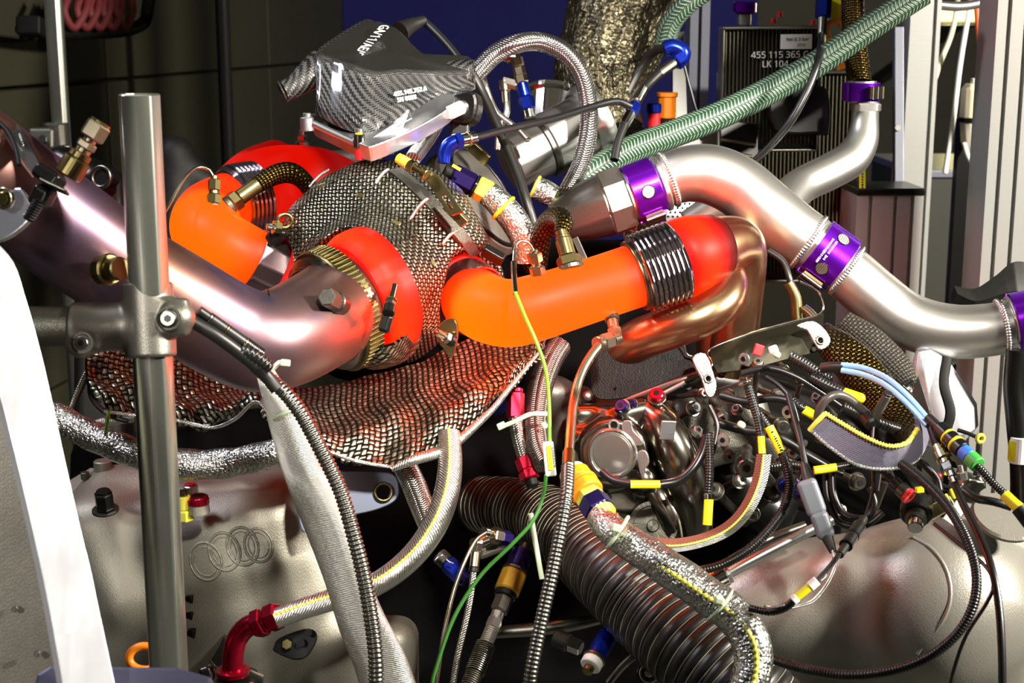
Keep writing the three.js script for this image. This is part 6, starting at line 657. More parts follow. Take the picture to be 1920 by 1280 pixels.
solo('foil_hose', tube([[1050, 648, 1.30, 22], [1030, 680, 1.285, 23], [1012, 730, 1.265, 24], [1004, 790, 1.245, 24], [1008, 835, 1.23, 22], [1022, 872, 1.215, 20]], 23, { m: 28, step: 0.002 }), mat.braidDull, 'upright braided foil hose falling behind the tagged wire', 'hose');
{ const o = thing('cable_tie', 'olive cable tie joining the red ended hose and the foil hose', 'cable tie'); part(o, 'strap', tube([[940, 800, 1.20], [965, 790, 1.20], [995, 776, 1.205], [1028, 776, 1.21]], 4.5, { m: 8, flat: 0.5 }), mat.tie); part(o, 'head', obox(P(940, 798, 1.2), dirV(0.9, -0.4, 0), UPV, 16 * U(1.2), 13 * U(1.2), 0.006, 0.001), mat.tie); }
{ const o = thing('cable_tie', 'olive cable tie round the middle of the upright foil hose', 'cable tie'); part(o, 'strap', tor(P(1005, 800, 1.243), dirV(0.3, 1, -0.2), 26 * U(1.24), 3.5 * U(1.24)), mat.tie); part(o, 'head', obox(P(1020, 795, 1.215), dirV(0.9, -0.3, 0), UPV, 10 * U(1.2), 9 * U(1.2), 0.004, 0.001), mat.tie); }
solo('cable_tie', tube([[995, 962, 1.19], [1001, 1000, 1.185], [1008, 1040, 1.18], [1016, 1085, 1.18]], 5, { m: 8, flat: 0.5 }), mat.tie, 'loose pale cable tie tail hanging by the green wire', 'cable tie');
{ const o = thing('steel_manifold_fitting', 'nickel tee fitting with thin lines low behind the green wire', 'fitting'); fit2(o, [956, 1010, 1.22], [905, 998, 1.20], [['blue_arm', mat.violetAno, 20, 14, 'hex'], ['nut', mat.nickel, 16, 16, 'hex'], ['neck', mat.nickel, 10, 10], ['cap', mat.chrome, 8, 12]]); fit2(o, [912, 1012, 1.20], [888, 1022, 1.19], [['arm', mat.chrome, 12, 11], ['collar', mat.nickel, 8, 13]]); fit2(o, [894, 1018, 1.19], [888, 1072, 1.185], [['nut', mat.chrome, 14, 11, 'hex'], ['barrel', mat.nickel, 24, 9], ['ring', mat.blackMetal, 8, 10]]); part(o, 'braid', tube([[888, 1072, 1.185], [882, 1120, 1.18], [872, 1170, 1.175], [858, 1230, 1.17], [846, 1300, 1.17]], 6, { m: 14, step: 0.0015 }), mat.braidSteel); part(o, 'block', obox(P(925, 1025, 1.23), dirV(0.9, -0.35, 0), UPV, 70 * U(1.22), 26 * U(1.22), 0.02, 0.004), mat.castDark); }
solo('capillary_tube', tube([[912, 998, 1.19], [890, 1015, 1.185], [866, 1065, 1.175], [848, 1120, 1.17], [832, 1190, 1.165], [816, 1300, 1.16]], 4, { m: 10 }), mat.nickel, 'thin nickel capillary tube running down from the tee fitting', 'tube');
{ const o = thing('flex_coupling', 'ribbed steel coupling on a slanting line with an amber collar', 'coupling'); fit2(o, [985, 1020, 1.23], [878, 1290, 1.15], [['stub', mat.steelDark, 16, 9], ['blue_body', mat.violetAno, 40, 22], ['ring', mat.steelDark, 5, 24], ['amber_collar', M(0x8a6a18, 0.4, 0.4), 42, 24], ['black_ring', mat.blackMetal, 10, 20], ['hex', mat.castDark, 30, 17, 'hex'], ['neck', mat.steel, 14, 12], ['nut', mat.steel, 20, 14, 'hex'], ['bellows', mat.steel, 30, 13, 'flex'], ['sleeve', mat.steelDark, 56, 18, 'flex'], ['tail', mat.castDark, 30, 16, 'flex']]); }
solo('cross_pipe', tube([[930, 1185, 1.22, 12], [1000, 1180, 1.22, 13], [1070, 1170, 1.22, 14], [1140, 1158, 1.22, 8]], 12, { m: 16 }), mat.steelDark, 'tapering dull steel pipe crossing behind the ribbed conduit', 'pipe');
{ const o = thing('blue_plug', 'bright blue anodised plug with a white collar low beside the duct', 'plug'); fit2(o, [1146, 1180, 1.16], [1100, 1260, 1.13], [['cap', mat.violetAno, 12, 15], ['body', mat.blueAno, 50, 19], ['ring', mat.brassy, 5, 22], ['white_collar', mat.white, 14, 20], ['stem', mat.brassy, 12, 10]]); }
{ const o = thing('chrome_nut', 'short chrome hex nut on a dark hose near the duct', 'fitting'); fit2(o, [1040, 1195, 1.19], [1090, 1215, 1.18], [['hose', mat.rubber, 26, 18], ['nut', mat.chrome, 22, 15, 'hex']]); }
{ const o = thing('round_plug', 'black round plug with a chrome ring at the foot of the engine', 'plug'); const c = P(1217, 1262, 1.15), D = dirV(-0.2, -0.3, 1), u = U(1.15); part(o, 'body', lathe(c.clone().addScaledVector(D, -0.03), D, cyl(0.03, 24 * u)), mat.plastic); part(o, 'ring', tor(c, D, 17 * u, 2 * u), mat.chrome); part(o, 'core', lathe(c, D, cyl(0.003, 8 * u), { n: 6 }), mat.steel); }
solo('steel_rod', tube([[1140, 1280, 1.18], [1165, 1250, 1.18], [1196, 1222, 1.18]], 8, { m: 12 }), mat.steelDark, 'short steel rod leaning beside the black round plug', 'rod');
{ const o = thing('blue_union', 'dark blue hose union in the gloom under the cloth hem', 'fitting'); fit2(o, [822, 1040, 1.24], [875, 1090, 1.23], [['tail', mat.rubber, 22, 16], ['union', mat.blueAno, 36, 17, 'hex'], ['end', mat.violetAno, 16, 14]]); part(o, 'wire_clip', tube([[815, 1050, 1.22], [828, 1040, 1.22], [840, 1052, 1.22], [850, 1056, 1.22]], 2, { m: 6 }), mat.chrome); }
{ const o = thing('tie_rod', 'polished tie rod with a chrome end socket above the plenum', 'rod'); part(o, 'rod', tube([[1352, 1082, 1.17], [1420, 1045, 1.17], [1500, 1004, 1.175], [1560, 975, 1.18]], 10, { m: 18 }), mat.steel); fit2(o, [1330, 1094, 1.168], [1368, 1074, 1.168], [['socket', mat.chrome, 36, 20], ['lip', mat.steel, 6, 18]]); }
solo('tie_rod', tube([[1370, 1050, 1.20], [1440, 1012, 1.20], [1510, 985, 1.205]], 9, { m: 16 }), mat.steelDark, 'thinner dull tie rod behind the polished one', 'rod');
// ---------- loom of the near bank ----------
const LG = 'corrugated loom tubes';
const loom = (label, ctrl, r, pitch = 5.2) => solo('loom_tube', flexTube(ctrl, r, pitch, ctrl[0][2], 0.22, 12), mat.conduit, label, 'loom tube');
const wire = (label, ctrl, r, m = mat.cable) => solo('loom_cable', tube(ctrl, r, { m: 10, step: 0.003 }), m, label, 'cable');
const mark = (label, a, b, r, m = mat.yellow, txt) => { const o = thing('marker_sleeve', label, 'marker sleeve'); part(o, 'sleeve', tube([a, [(a[0] + b[0]) / 2, (a[1] + b[1]) / 2, (a[2] + b[2]) / 2], b], r, { m: 16 }), m); if (txt) { const A = P(a[0], a[1], a[2]), Bq = P(b[0], b[1], b[2]), X = Bq.clone().sub(A).normalize(), Y = FWD.clone().cross(X).normalize(); part(o, 'print', strokes(A.clone().lerp(Bq, 0.15).addScaledVector(FWD, -(r + 0.1) * U(a[2])), X, Y, 9, 4.6 * U(a[2]), r * 0.6 * U(a[2]), 31), mat.black); } return o; };
loom('corrugated loom tube dropping from a chrome clip beside the clear glue blob', [[1402, 722, 1.19], [1412, 755, 1.188], [1422, 790, 1.185], [1428, 822, 1.182]], 9.5);
mark('short yellow sleeve above the brown and white webbing', [1427, 818, 1.18], [1429, 850, 1.178], 7);
{ const o = thing('chrome_clip', 'small chrome hose clip at the top of a loom tube', 'clip'); part(o, 'band', tor(P(1398, 716, 1.19), dirV(0.4, 0.9, 0), 11 * U(1.19), 3.5 * U(1.19)), mat.chrome); part(o, 'screw', lathe(P(1386, 712, 1.18), dirV(1, 0, 0.2), cyl(14 * U(1.19), 5 * U(1.19)), { n: 6 }), mat.chrome); }
loom('corrugated loom tube running into the printed yellow sleeve', [[1412, 758, 1.20], [1428, 782, 1.198], [1443, 804, 1.195]], 8);
mark('printed yellow sleeve on the loom tube that sweeps to the tie rod', [1442, 800, 1.194], [1466, 848, 1.188], 9, mat.yellow, true);
loom('long corrugated loom tube sweeping down behind the tie rod', [[1466, 846, 1.188], [1478, 885, 1.182], [1480, 920, 1.178], [1466, 960, 1.172], [1436, 1000, 1.165], [1398, 1034, 1.16], [1350, 1060, 1.158], [1310, 1070, 1.16]], 9.5);
loom('thick corrugated loom tube leaving the heat shield end', [[1482, 668, 1.24], [1510, 684, 1.235], [1535, 700, 1.23], [1556, 712, 1.228]], 12, 6);
loom('corrugated loom tube ending in a bright yellow cap', [[1520, 706, 1.22], [1550, 722, 1.215], [1584, 736, 1.21]], 10.5, 6);
{ const o = mark('bright yellow cap on the loom tube under the blue tubes', [1582, 736, 1.21], [1612, 746, 1.205], 10); part(o, 'tip', ball(P(1613, 746, 1.205), 9.8 * U(1.205)), mat.yellow); }
loom('short corrugated loom tube with a yellow stub beside the pale washer', [[1488, 752, 1.205], [1500, 762, 1.20], [1510, 768, 1.20]], 9, 6);
mark('yellow stub sleeve beside the arching black hose', [1508, 768, 1.20], [1532, 782, 1.195], 9);
loom('corrugated loom tube lying toward the gold mesh hose', [[1580, 762, 1.20], [1615, 778, 1.20], [1655, 795, 1.20], [1688, 806, 1.205]], 11, 6);
loom('corrugated loom tube tucked under the yellow edged webbing', [[1560, 790, 1.21], [1590, 806, 1.21], [1618, 826, 1.215]], 9, 5);
loom('level corrugated loom tube feeding a horizontal yellow sleeve', [[1440, 876, 1.22], [1480, 872, 1.22], [1515, 876, 1.215]], 10);
mark('horizontal yellow sleeve below the yellow edged webbing', [1526, 882, 1.20], [1568, 876, 1.20], 8);
loom('corrugated loom tube leading out of the horizontal yellow sleeve', [[1566, 876, 1.20], [1590, 872, 1.205], [1618, 868, 1.21]], 7.5);
loom('large corrugated loom tube looping down across the cast plenum', [[1692, 870, 1.08], [1730, 900, 1.055], [1776, 948, 1.02], [1812, 1010, .99], [1830, 1070, .975], [1826, 1130, .965], [1796, 1186, .965], [1740, 1232, .97], [1670, 1258, .98], [1590, 1266, .99], [1510, 1254, 1.01], [1445, 1234, 1.03]], 10, 5.4);
loom('corrugated loom tube between the green connector and the yellow end sleeve', [[1826, 866, 1.08], [1846, 888, 1.075], [1866, 910, 1.07], [1884, 926, 1.065]], 8);
mark('yellow end sleeve at the edge of the cast plenum', [1884, 928, 1.065], [1912, 954, 1.055], 11, mat.yellow);
solo('loom_cable', tube([[1910, 952, 1.055], [1935, 985, 1.05], [1960, 1020, 1.05]], 15, { m: 14 }), mat.rubber, 'thick black cable leaving the yellow end sleeve', 'cable');
loom('corrugated loom tube curling to a silver and yellow sleeve over the plenum', [[1405, 1140, 1.0], [1440, 1147, .995], [1470, 1140, .99], [1490, 1124, .985]], 8);
{ const o = mark('yellow sleeve with clear ends low over the dark side of the plenum', [1492, 1120, .985], [1520, 1098, .985], 8.5); fit2(o, [1486, 1126, .985], [1494, 1119, .985], [['end', mat.white, 8, 9.5]]); fit2(o, [1518, 1100, .985], [1532, 1088, .985], [['end', mat.white, 8, 9.5]]); }
loom('slanting corrugated loom tube in front of the pump outlet', [[1328, 812, 1.21], [1330, 850, 1.205], [1330, 890, 1.20], [1328, 925, 1.20]], 9);
mark('upright yellow sleeve with a chrome ring beside the pump outlet', [1329, 934, 1.20], [1326, 984, 1.198], 9);
{ const o = thing('sleeve_ring', 'chrome ring above the upright yellow sleeve', 'ring'); fit2(o, [1329, 924, 1.2], [1329, 936, 1.2], [['ring', mat.chrome, 10, 10]]); }
mark('level yellow sleeve across the pump outlet', [1182, 908, 1.205], [1238, 908, 1.205], 8);
wire('glossy black cable curling from the level yellow sleeve', [[1238, 908, 1.205], [1270, 902, 1.205], [1298, 880, 1.205], [1316, 850, 1.208], [1326, 815, 1.21]], 9, mat.plastic);
wire('black cable entering the level yellow sleeve from behind the pump', [[1130, 884, 1.225], [1150, 900, 1.215], [1184, 908, 1.206]], 8);
// webbing ribbons
{ const o = thing('webbing_strap', 'grey webbing strap with yellow fringed edges over the wiring', 'strap'); part(o, 'strap', sheet([[[1546, 776, 1.135], [1582, 798, 1.125], [1624, 822, 1.115], [1666, 838, 1.11], [1700, 832, 1.115], [1720, 806, 1.13], [1716, 770, 1.15]], [[1518, 806, 1.14], [1560, 842, 1.13], [1612, 872, 1.12], [1668, 880, 1.115], [1718, 862, 1.12], [1738, 818, 1.14], [1730, 775, 1.16]]], 70, 8, 0.004), mat.webbing); part(o, 'fringe', tube([[1546, 774, 1.132], [1582, 796, 1.122], [1624, 820, 1.112], [1666, 836, 1.107], [1700, 830, 1.112], [1720, 804, 1.127]], 5, { m: 10, step: 0.001, rf: (s, th, r) => r * (0.8 + 0.35 * Math.sin(s * 2600)) }), mat.thread); part(o, 'cut_end', tube([[1518, 806, 1.138], [1532, 790, 1.132], [1547, 775, 1.13]], 5, { m: 8 }), mat.thread); part(o, 'fringe', tube([[1522, 808, 1.138], [1560, 841, 1.128], [1612, 873, 1.118], [1668, 879, 1.113], [1718, 863, 1.118], [1738, 820, 1.138]], 4, { m: 10, step: 0.001, rf: (s, th, r) => r * (0.8 + 0.3 * Math.sin(s * 2600)) }), mat.sleeveWhite); }
{ const o = thing('webbing_strap', 'brown and white webbing sleeve hooking round below the pump outlet', 'strap'); const a = [[1420, 852, 1.18], [1412, 900, 1.175], [1392, 946, 1.17], [1362, 980, 1.165], [1318, 1002, 1.16], [1262, 1012, 1.155], [1210, 1005, 1.155], [1172, 985, 1.16], [1156, 962, 1.165]], b = [[1444, 852, 1.18], [1436, 904, 1.172], [1412, 958, 1.165], [1376, 998, 1.158], [1326, 1022, 1.152], [1262, 1034, 1.148], [1204, 1024, 1.15], [1162, 1000, 1.155], [1144, 968, 1.165]]; part(o, 'brown_face', sheet([a, a.map((q, i) => [mix(q[0], b[i][0], 0.5), mix(q[1], b[i][1], 0.5), mix(q[2], b[i][2], 0.5) - 0.004])], 60, 5, 0.003), mat.webbingBrown); part(o, 'white_face', sheet([a.map((q, i) => [mix(q[0], b[i][0], 0.5), mix(q[1], b[i][1], 0.5), mix(q[2], b[i][2], 0.5) - 0.004]), b], 60, 5, 0.003), mat.silverFoil); part(o, 'stitching', tube(a.map((q, i) => [mix(q[0], b[i][0], 0.5), mix(q[1], b[i][1], 0.5), mix(q[2], b[i][2], 0.5) - 0.006]), 2.6, { m: 8, step: 0.001, rf: (s, th, r) => r * (0.8 + 0.3 * Math.sin(s * 2600)) }), mat.thread); }
// gold mesh sleeve and silver canister behind
solo('mesh_sleeve', tube([[1540, 618, 1.30, 20], [1568, 650, 1.28, 34], [1606, 690, 1.265, 40], [1648, 738, 1.25, 40], [1688, 786, 1.225, 36], [1712, 830, 1.19, 26], [1706, 852, 1.16, 18]], 36, { m: 32, step: 0.003, flat: 0.6, rf: (s, th, r) => r * (1 + 0.05 * Math.sin(th * 3 + s * 60)) }), mat.weaveGold, 'gold and black mesh sleeve running beneath the charge pipe', 'sleeve');
solo('mesh_sleeve', tube([[1580, 600, 1.34, 20], [1630, 640, 1.33, 30], [1680, 690, 1.32, 30], [1708, 725, 1.31, 16]], 28, { m: 28, step: 0.003, flat: 0.6 }), mat.cloth, 'dark mesh sleeve with a frayed yellow end behind the gold one', 'sleeve');
{ const o = thing('foil_canister', 'mirror bright foil canister with a dark strap below the charge pipe', 'canister'); const c = P(1762, 770, 1.36), D = dirV(-0.25, -0.95, 0.1), u = U(1.36); part(o, 'shell', lathe(c.clone().addScaledVector(D, -60 * u), D, [[0, 0], [0, 40 * u], [20 * u, 62 * u], [60 * u, 68 * u], [140 * u, 40 * u], [180 * u, 18 * u], [180 * u, 0]], { n: 40 }), mat.aluBright); part(o, 'strap', tube([[1776, 670, 1.325], [1770, 720, 1.312], [1782, 770, 1.308], [1776, 800, 1.308]], 10, { m: 10, flat: 0.3 }), mat.black); }
solo('fabric_flap', sheet([[[1640, 640, 1.33], [1670, 650, 1.32], [1700, 690, 1.315]], [[1660, 700, 1.32], [1690, 720, 1.31], [1712, 740, 1.305]]], 10, 10, 0.002), mat.silverFoil, 'crumpled silver flap beside the dark mesh sleeve', 'flap');
solo('canister_bracket', plate([[1712, 735], [1722, 705], [1742, 770], [1740, 800], [1720, 790]], [1725, 760, 1.30], dirV(-0.6, 0, 0.8), 0.003), mat.boot, 'brown bracket plate beside the bright canister', 'bracket');
// blue tubes
solo('blue_tube', tube([[1578, 684, 1.20], [1620, 690, 1.19], [1664, 710, 1.17], [1704, 744, 1.15], [1742, 788, 1.13]], 5.5, { m: 12 }), mat.tubeBlue, 'pale blue plastic tube lying over the gold mesh sleeve', 'tube', 'twin blue tubes');
solo('blue_tube', tube([[1578, 694, 1.195], [1618, 702, 1.185], [1660, 722, 1.165], [1700, 756, 1.145], [1738, 798, 1.125]], 5.5, { m: 12 }), mat.tubeBlue, 'pale blue plastic tube lying over the gold mesh sleeve', 'tube', 'twin blue tubes');
wire('black sheath gripping the start of the twin blue tubes', [[1542, 690, 1.215], [1560, 688, 1.208], [1584, 688, 1.20]], 10, mat.rubber);
// connector in black, yellow, blue and green
{ const o = thing('loom_connector', 'round loom connector banded black yellow blue and green', 'connector'); fit2(o, [1740, 782, 1.125], [1834, 872, 1.078], [['tail', mat.rubber, 26, 9], ['body', mat.plastic, 20, 15], ['yellow_ring', mat.yellow, 3, 16], ['body', mat.plastic, 14, 16], ['yellow_ring', mat.yellow, 4, 16.5], ['grip', mat.plastic, 14, 16], ['blue_ring', mat.blue, 16, 14], ['green_ring', mat.green, 18, 15]]); }
{ const o = thing('coax_lead', 'black coaxial lead with a nickel plug falling over the plenum', 'cable'); part(o, 'boot', tube([[1740, 790, 1.13, 6], [1752, 818, 1.12, 9], [1760, 838, 1.112, 11]], 8, { m: 12 }), mat.rubber); fit2(o, [1758, 836, 1.112], [1782, 884, 1.095], [['sleeve', mat.nickel, 12, 12], ['bayonet_ring', mat.nickel, 16, 16], ['body', mat.nickel, 8, 12], ['nut', mat.chrome, 14, 15, 'hex']]); fit2(o, [1780, 880, 1.096], [1792, 912, 1.085], [['ferrule', mat.chrome, 16, 8], ['relief', mat.chrome, 18, 6]]); part(o, 'lead', tube([[1790, 908, 1.085], [1806, 945, 1.06], [1834, 1000, 1.02], [1858, 1060, .99], [1872, 1130, .975], [1878, 1210, .965], [1880, 1310, .96]], 7.5, { m: 14 }), mat.cable); }
wire('thin black lead crossing the plenum beside the coaxial lead', [[1752, 982, 1.05], [1800, 1020, 1.02], [1848, 1062, .995], [1862, 1096, .985], [1850, 1130, .982], [1812, 1190, .985], [1790, 1250, .99], [1776, 1310, 1.0]], 3.6);
// grey moulded splice
{ const o = thing('splice_block', 'grey heat-shrunk splice block on a black lead', 'splice'); const X = dirV(0.32, 0.94, 0.1), Y = dirV(0.94, -0.32, 0.2); part(o, 'block', obox(P(1522, 932, 1.13), X, Y, 70 * U(1.13), 38 * U(1.13), 0.011, 0.004), mat.greyShrink); part(o, 'block', obox(P(1542, 984, 1.125), X, Y, 52 * U(1.13), 34 * U(1.13), 0.010, 0.004), mat.greyShrink); part(o, 'lead', tube([[1478, 740, 1.18], [1490, 785, 1.165], [1502, 830, 1.15], [1512, 880, 1.14], [1518, 902, 1.135]], 6, { m: 12 }), mat.cable); fit2(o, [1550, 1004, 1.124], [1562, 1034, 1.115], [['relief', mat.rubber, 26, 12, 7]]); part(o, 'tail', tube([[1561, 1030, 1.115], [1564, 1060, 1.10], [1552, 1090, 1.08], [1534, 1115, 1.06], [1515, 1130, 1.04], [1470, 1140, 1.02], [1434, 1138, 1.0]], 3.6, { m: 8 }), mat.braidSteel); part(o, 'relief', tube([[1508, 868, 1.143, 7], [1514, 890, 1.138, 11], [1520, 908, 1.134, 13]], 10, { m: 12 }), mat.rubber); }
{ const o = thing('inline_connector', 'glossy black inline connector on a slack thin lead', 'connector'); fit2(o, [1620, 972, 1.10], [1574, 1040, 1.06], [['relief', mat.rubber, 14, 8], ['shell', mat.plastic, 22, 12], ['ring', mat.blackMetal, 4, 13], ['shell', mat.plastic, 18, 12], ['ring', mat.blackMetal, 4, 13], ['tail', mat.rubber, 20, 8]]); part(o, 'lead', tube([[1638, 790, 1.16], [1634, 850, 1.15], [1638, 900, 1.135], [1632, 940, 1.12], [1620, 975, 1.10]], 3.6, { m: 8 }), mat.cable); part(o, 'lead', tube([[1576, 1036, 1.062], [1556, 1062, 1.04], [1538, 1082, 1.01], [1530, 1090, .985]], 5, { m: 8 }), mat.cable); part(o, 'lead', tube([[1440, 1140, .995], [1480, 1128, .99], [1550, 1078, 1.02]], 3, { m: 6 }), mat.braidSteel); }
{ const o = thing('black_sensor', 'black sensor with a red band hanging over the plenum', 'sensor'); fit2(o, [1650, 880, 1.14], [1706, 932, 1.12], [['tail', mat.rubber, 18, 5], ['relief', mat.rubber, 16, 8], ['shell', mat.plastic, 18, 12], ['body', mat.steelDark, 18, 14], ['red_band', mat.red, 8, 15]]); part(o, 'lead', tube([[1640, 870, 1.15], [1648, 876, 1.142], [1656, 886, 1.138]], 4, { m: 8 }), mat.cable); }
{ const o = thing('round_connector', 'black multi-pole connector with a steel flange standing on the plenum', 'connector'); fit2(o, [1720, 930, 1.15], [1716, 990, 1.12], [['back', mat.plastic, 20, 26], ['shell', mat.plastic, 18, 30], ['thread', mat.steelDark, 10, 20, 'flex'], ['nose', mat.chrome, 14, 14]]); part(o, 'flange', obox(P(1756, 955, 1.14), dirV(0.8, -0.5, 0.2), dirV(0.4, 0.8, 0.3), 70 * U(1.14), 26 * U(1.14), 0.012, 0.002), mat.brassy); part(o, 'white_tag', obox(P(1790, 962, 1.10), dirV(0.6, -0.8, 0), dirV(0.8, 0.6, 0.3), 44 * U(1.1), 24 * U(1.1), 0.004), mat.white); part(o, 'yellow_tag', obox(P(1790, 924, 1.10), dirV(0.8, -0.3, 0), dirV(0.3, 0.9, 0.2), 14 * U(1.1), 20 * U(1.1), 0.003), mat.yellow); part(o, 'yellow_tag', obox(P(1776, 934, 1.10), dirV(0.8, -0.3, 0), dirV(0.3, 0.9, 0.2), 6 * U(1.1), 18 * U(1.1), 0.003), mat.yellow); part(o, 'cap', obox(P(1724, 918, 1.11), dirV(0.8, -0.1, 0), UPV, 15 * U(1.1), 12 * U(1.1), 0.005, 0.001), mat.yellow); }
{ const o = thing('steel_regulator', 'oily steel regulator body behind the coaxial plug', 'regulator'); part(o, 'body', casting(1812, 915, 1.16, [-40, -50, -40], [50, 45, 40], 4, p => sd.u(sd.cyl(p, [-6, -20, 0], [10, 24, 10], 26, 4), sd.box(p, [4, 4, 6], [24, 14, 22], 5, 0.5), 4)), mat.steelDark); fit2(o, [1806, 900, 1.13], [1800, 872, 1.13], [['nut', mat.steel, 14, 10, 'hex'], ['stud', mat.steel, 12, 5]]); part(o, 'red_plug', ball(P(1760, 892, 1.13), 6 * U(1.13)), mat.red); part(o, 'hose', tube([[1806, 918, 1.12], [1830, 934, 1.11], [1862, 940, 1.10], [1895, 950, 1.10]], 8, { m: 12 }), mat.rubber); part(o, 'eye', tor(P(1838, 822, 1.14), dirV(0.3, 0.2, 1), 7 * U(1.14), 4 * U(1.14)), mat.yellowDull); part(o, 'eye_stem', tube([[1836, 830, 1.14], [1834, 860, 1.145], [1830, 890, 1.15]], 6, { m: 10 }), mat.boot); part(o, 'arm', tube([[1796, 806, 1.15], [1815, 812, 1.145], [1832, 820, 1.14]], 4, { m: 8 }), mat.rubber); }
// arching black hose, stub arm, washers and clips
wire('smooth grey black hose arching in front of the yellow stub', [[1536, 800, 1.16], [1534, 776, 1.155], [1546, 752, 1.15], [1568, 740, 1.15], [1592, 748, 1.155], [1612, 765, 1.16], [1626, 776, 1.17]], 8.5, mat.boot);
{ const o = thing('stub_arm', 'round black stub arm poking up through the loom', 'stub'); fit2(o, [1638, 788, 1.16], [1666, 736, 1.145], [['arm', mat.boot, 50, 9], ['end', mat.rubber, 4, 9]]); part(o, 'knob', lathe(P(1622, 778, 1.165), dirV(0.3, 0.6, 0.8), cyl(30 * U(1.16), 13 * U(1.16), 0.3)), mat.rubber); }
for (const [x, y, r, l] of [[1357, 824, 13, 'pale washer with a dark hub beside the sleeve ring'], [1478, 772, 12, 'pale washer with a dark hub under the loom tubes'], [1396, 672, 11, 'grey washer below the folded heat shield']]) { const o = thing('washer', l, 'washer'); const c = P(x, y, 1.215), D = dirV(-0.45, 0.1, 0.9); part(o, 'disc', lathe(c, D, [[0, 5 * U(1.2)], [0, r * 0.95 * U(1.2)], [0.0012, r * U(1.2)], [0.0024, r * 0.9 * U(1.2)], [0.003, 5 * U(1.2)]], { n: 28 }), mat.alu); part(o, 'hub', lathe(c.clone().addScaledVector(D, -0.004), D, cyl(0.008, 5.5 * U(1.2)), { n: 6 }), mat.blackMetal); }
for (const [x, y, l] of [[1390, 796, 'clear glue blob on the loom beside a corrugated tube'], [1456, 664, 'clear plastic clip near the red tape']]) solo('plastic_clip', (() => { const d = 1.20; return obox(P(x, y, d), dirV(0.8, 0.5, 0), UPV, 16 * U(d), 13 * U(d), 0.007, 0.0025); })(), mat.tie, l, 'clip');
solo('white_clip', (() => { const d = 1.22; return obox(P(1450, 655, d), dirV(0.8, -0.3, 0), UPV, 17 * U(d), 15 * U(d), 0.006, 0.0015); })(), mat.white, 'white clip beside the red tape under the heat shield', 'clip');
solo('red_tape', (() => { const d = 1.235; return obox(P(1422, 656, d), dirV(0.9, 0.3, 0), UPV, 18 * U(d), 22 * U(d), 0.004, 0.001); })(), mat.red, 'patch of red tape under the folded heat shield', 'tape');
for (const [ctrl, r, l] of [
  [[[1436, 706, 1.21], [1462, 724, 1.205], [1484, 752, 1.20], [1496, 790, 1.195]], 4.5, 'slim cable bowing over the pale hub washer'],
  [[[1390, 700, 1.235], [1440, 690, 1.23], [1490, 705, 1.225], [1540, 735, 1.22], [1590, 770, 1.215]], 6, 'black cable running the length of the loom'],
  [[[1350, 740, 1.25], [1400, 752, 1.245], [1450, 746, 1.24], [1500, 760, 1.235], [1560, 800, 1.23]], 8, 'thick black trunk cable of the loom'],
  [[[1340, 790, 1.25], [1390, 805, 1.245], [1450, 815, 1.24], [1510, 850, 1.24], [1580, 890, 1.235]], 9, 'thick black trunk cable sagging below the loom'],
  [[[1330, 760, 1.245], [1345, 800, 1.24], [1336, 850, 1.235]], 5, 'short black cable by the sleeve ring'],
  [[[1560, 880, 1.215], [1564, 930, 1.21], [1585, 965, 1.205], [1625, 970, 1.20], [1640, 945, 1.20], [1630, 915, 1.205]], 7, 'black cable looping behind the splice block'],
  [[[1548, 880, 1.22], [1552, 935, 1.215], [1575, 980, 1.21], [1620, 985, 1.205], [1655, 960, 1.205]], 7, 'second black cable looping behind the splice block'],
  [[[1640, 850, 1.22], [1690, 865, 1.215], [1740, 900, 1.20], [1790, 920, 1.19]], 6, 'black cable leading toward the steel regulator'],
  [[[1600, 800, 1.215], [1635, 830, 1.21], [1650, 870, 1.205], [1645, 920, 1.20]], 4, 'thin black lead hanging behind the yellow edged webbing'],
  [[[1705, 850, 1.14], [1730, 868, 1.12], [1755, 895, 1.115], [1762, 920, 1.11]], 7, 'glossy black cable beside the big loom tube'],
  [[[1440, 470, 1.36], [1468, 490, 1.355], [1480, 520, 1.35], [1484, 545, 1.35]], 6, 'black cable curving under the charge pipe bend'],
  [[[1590, 690, 1.27], [1610, 720, 1.262], [1640, 750, 1.255]], 5, 'black lead lying along the gold mesh sleeve'],
]) wire(l, ctrl, r);
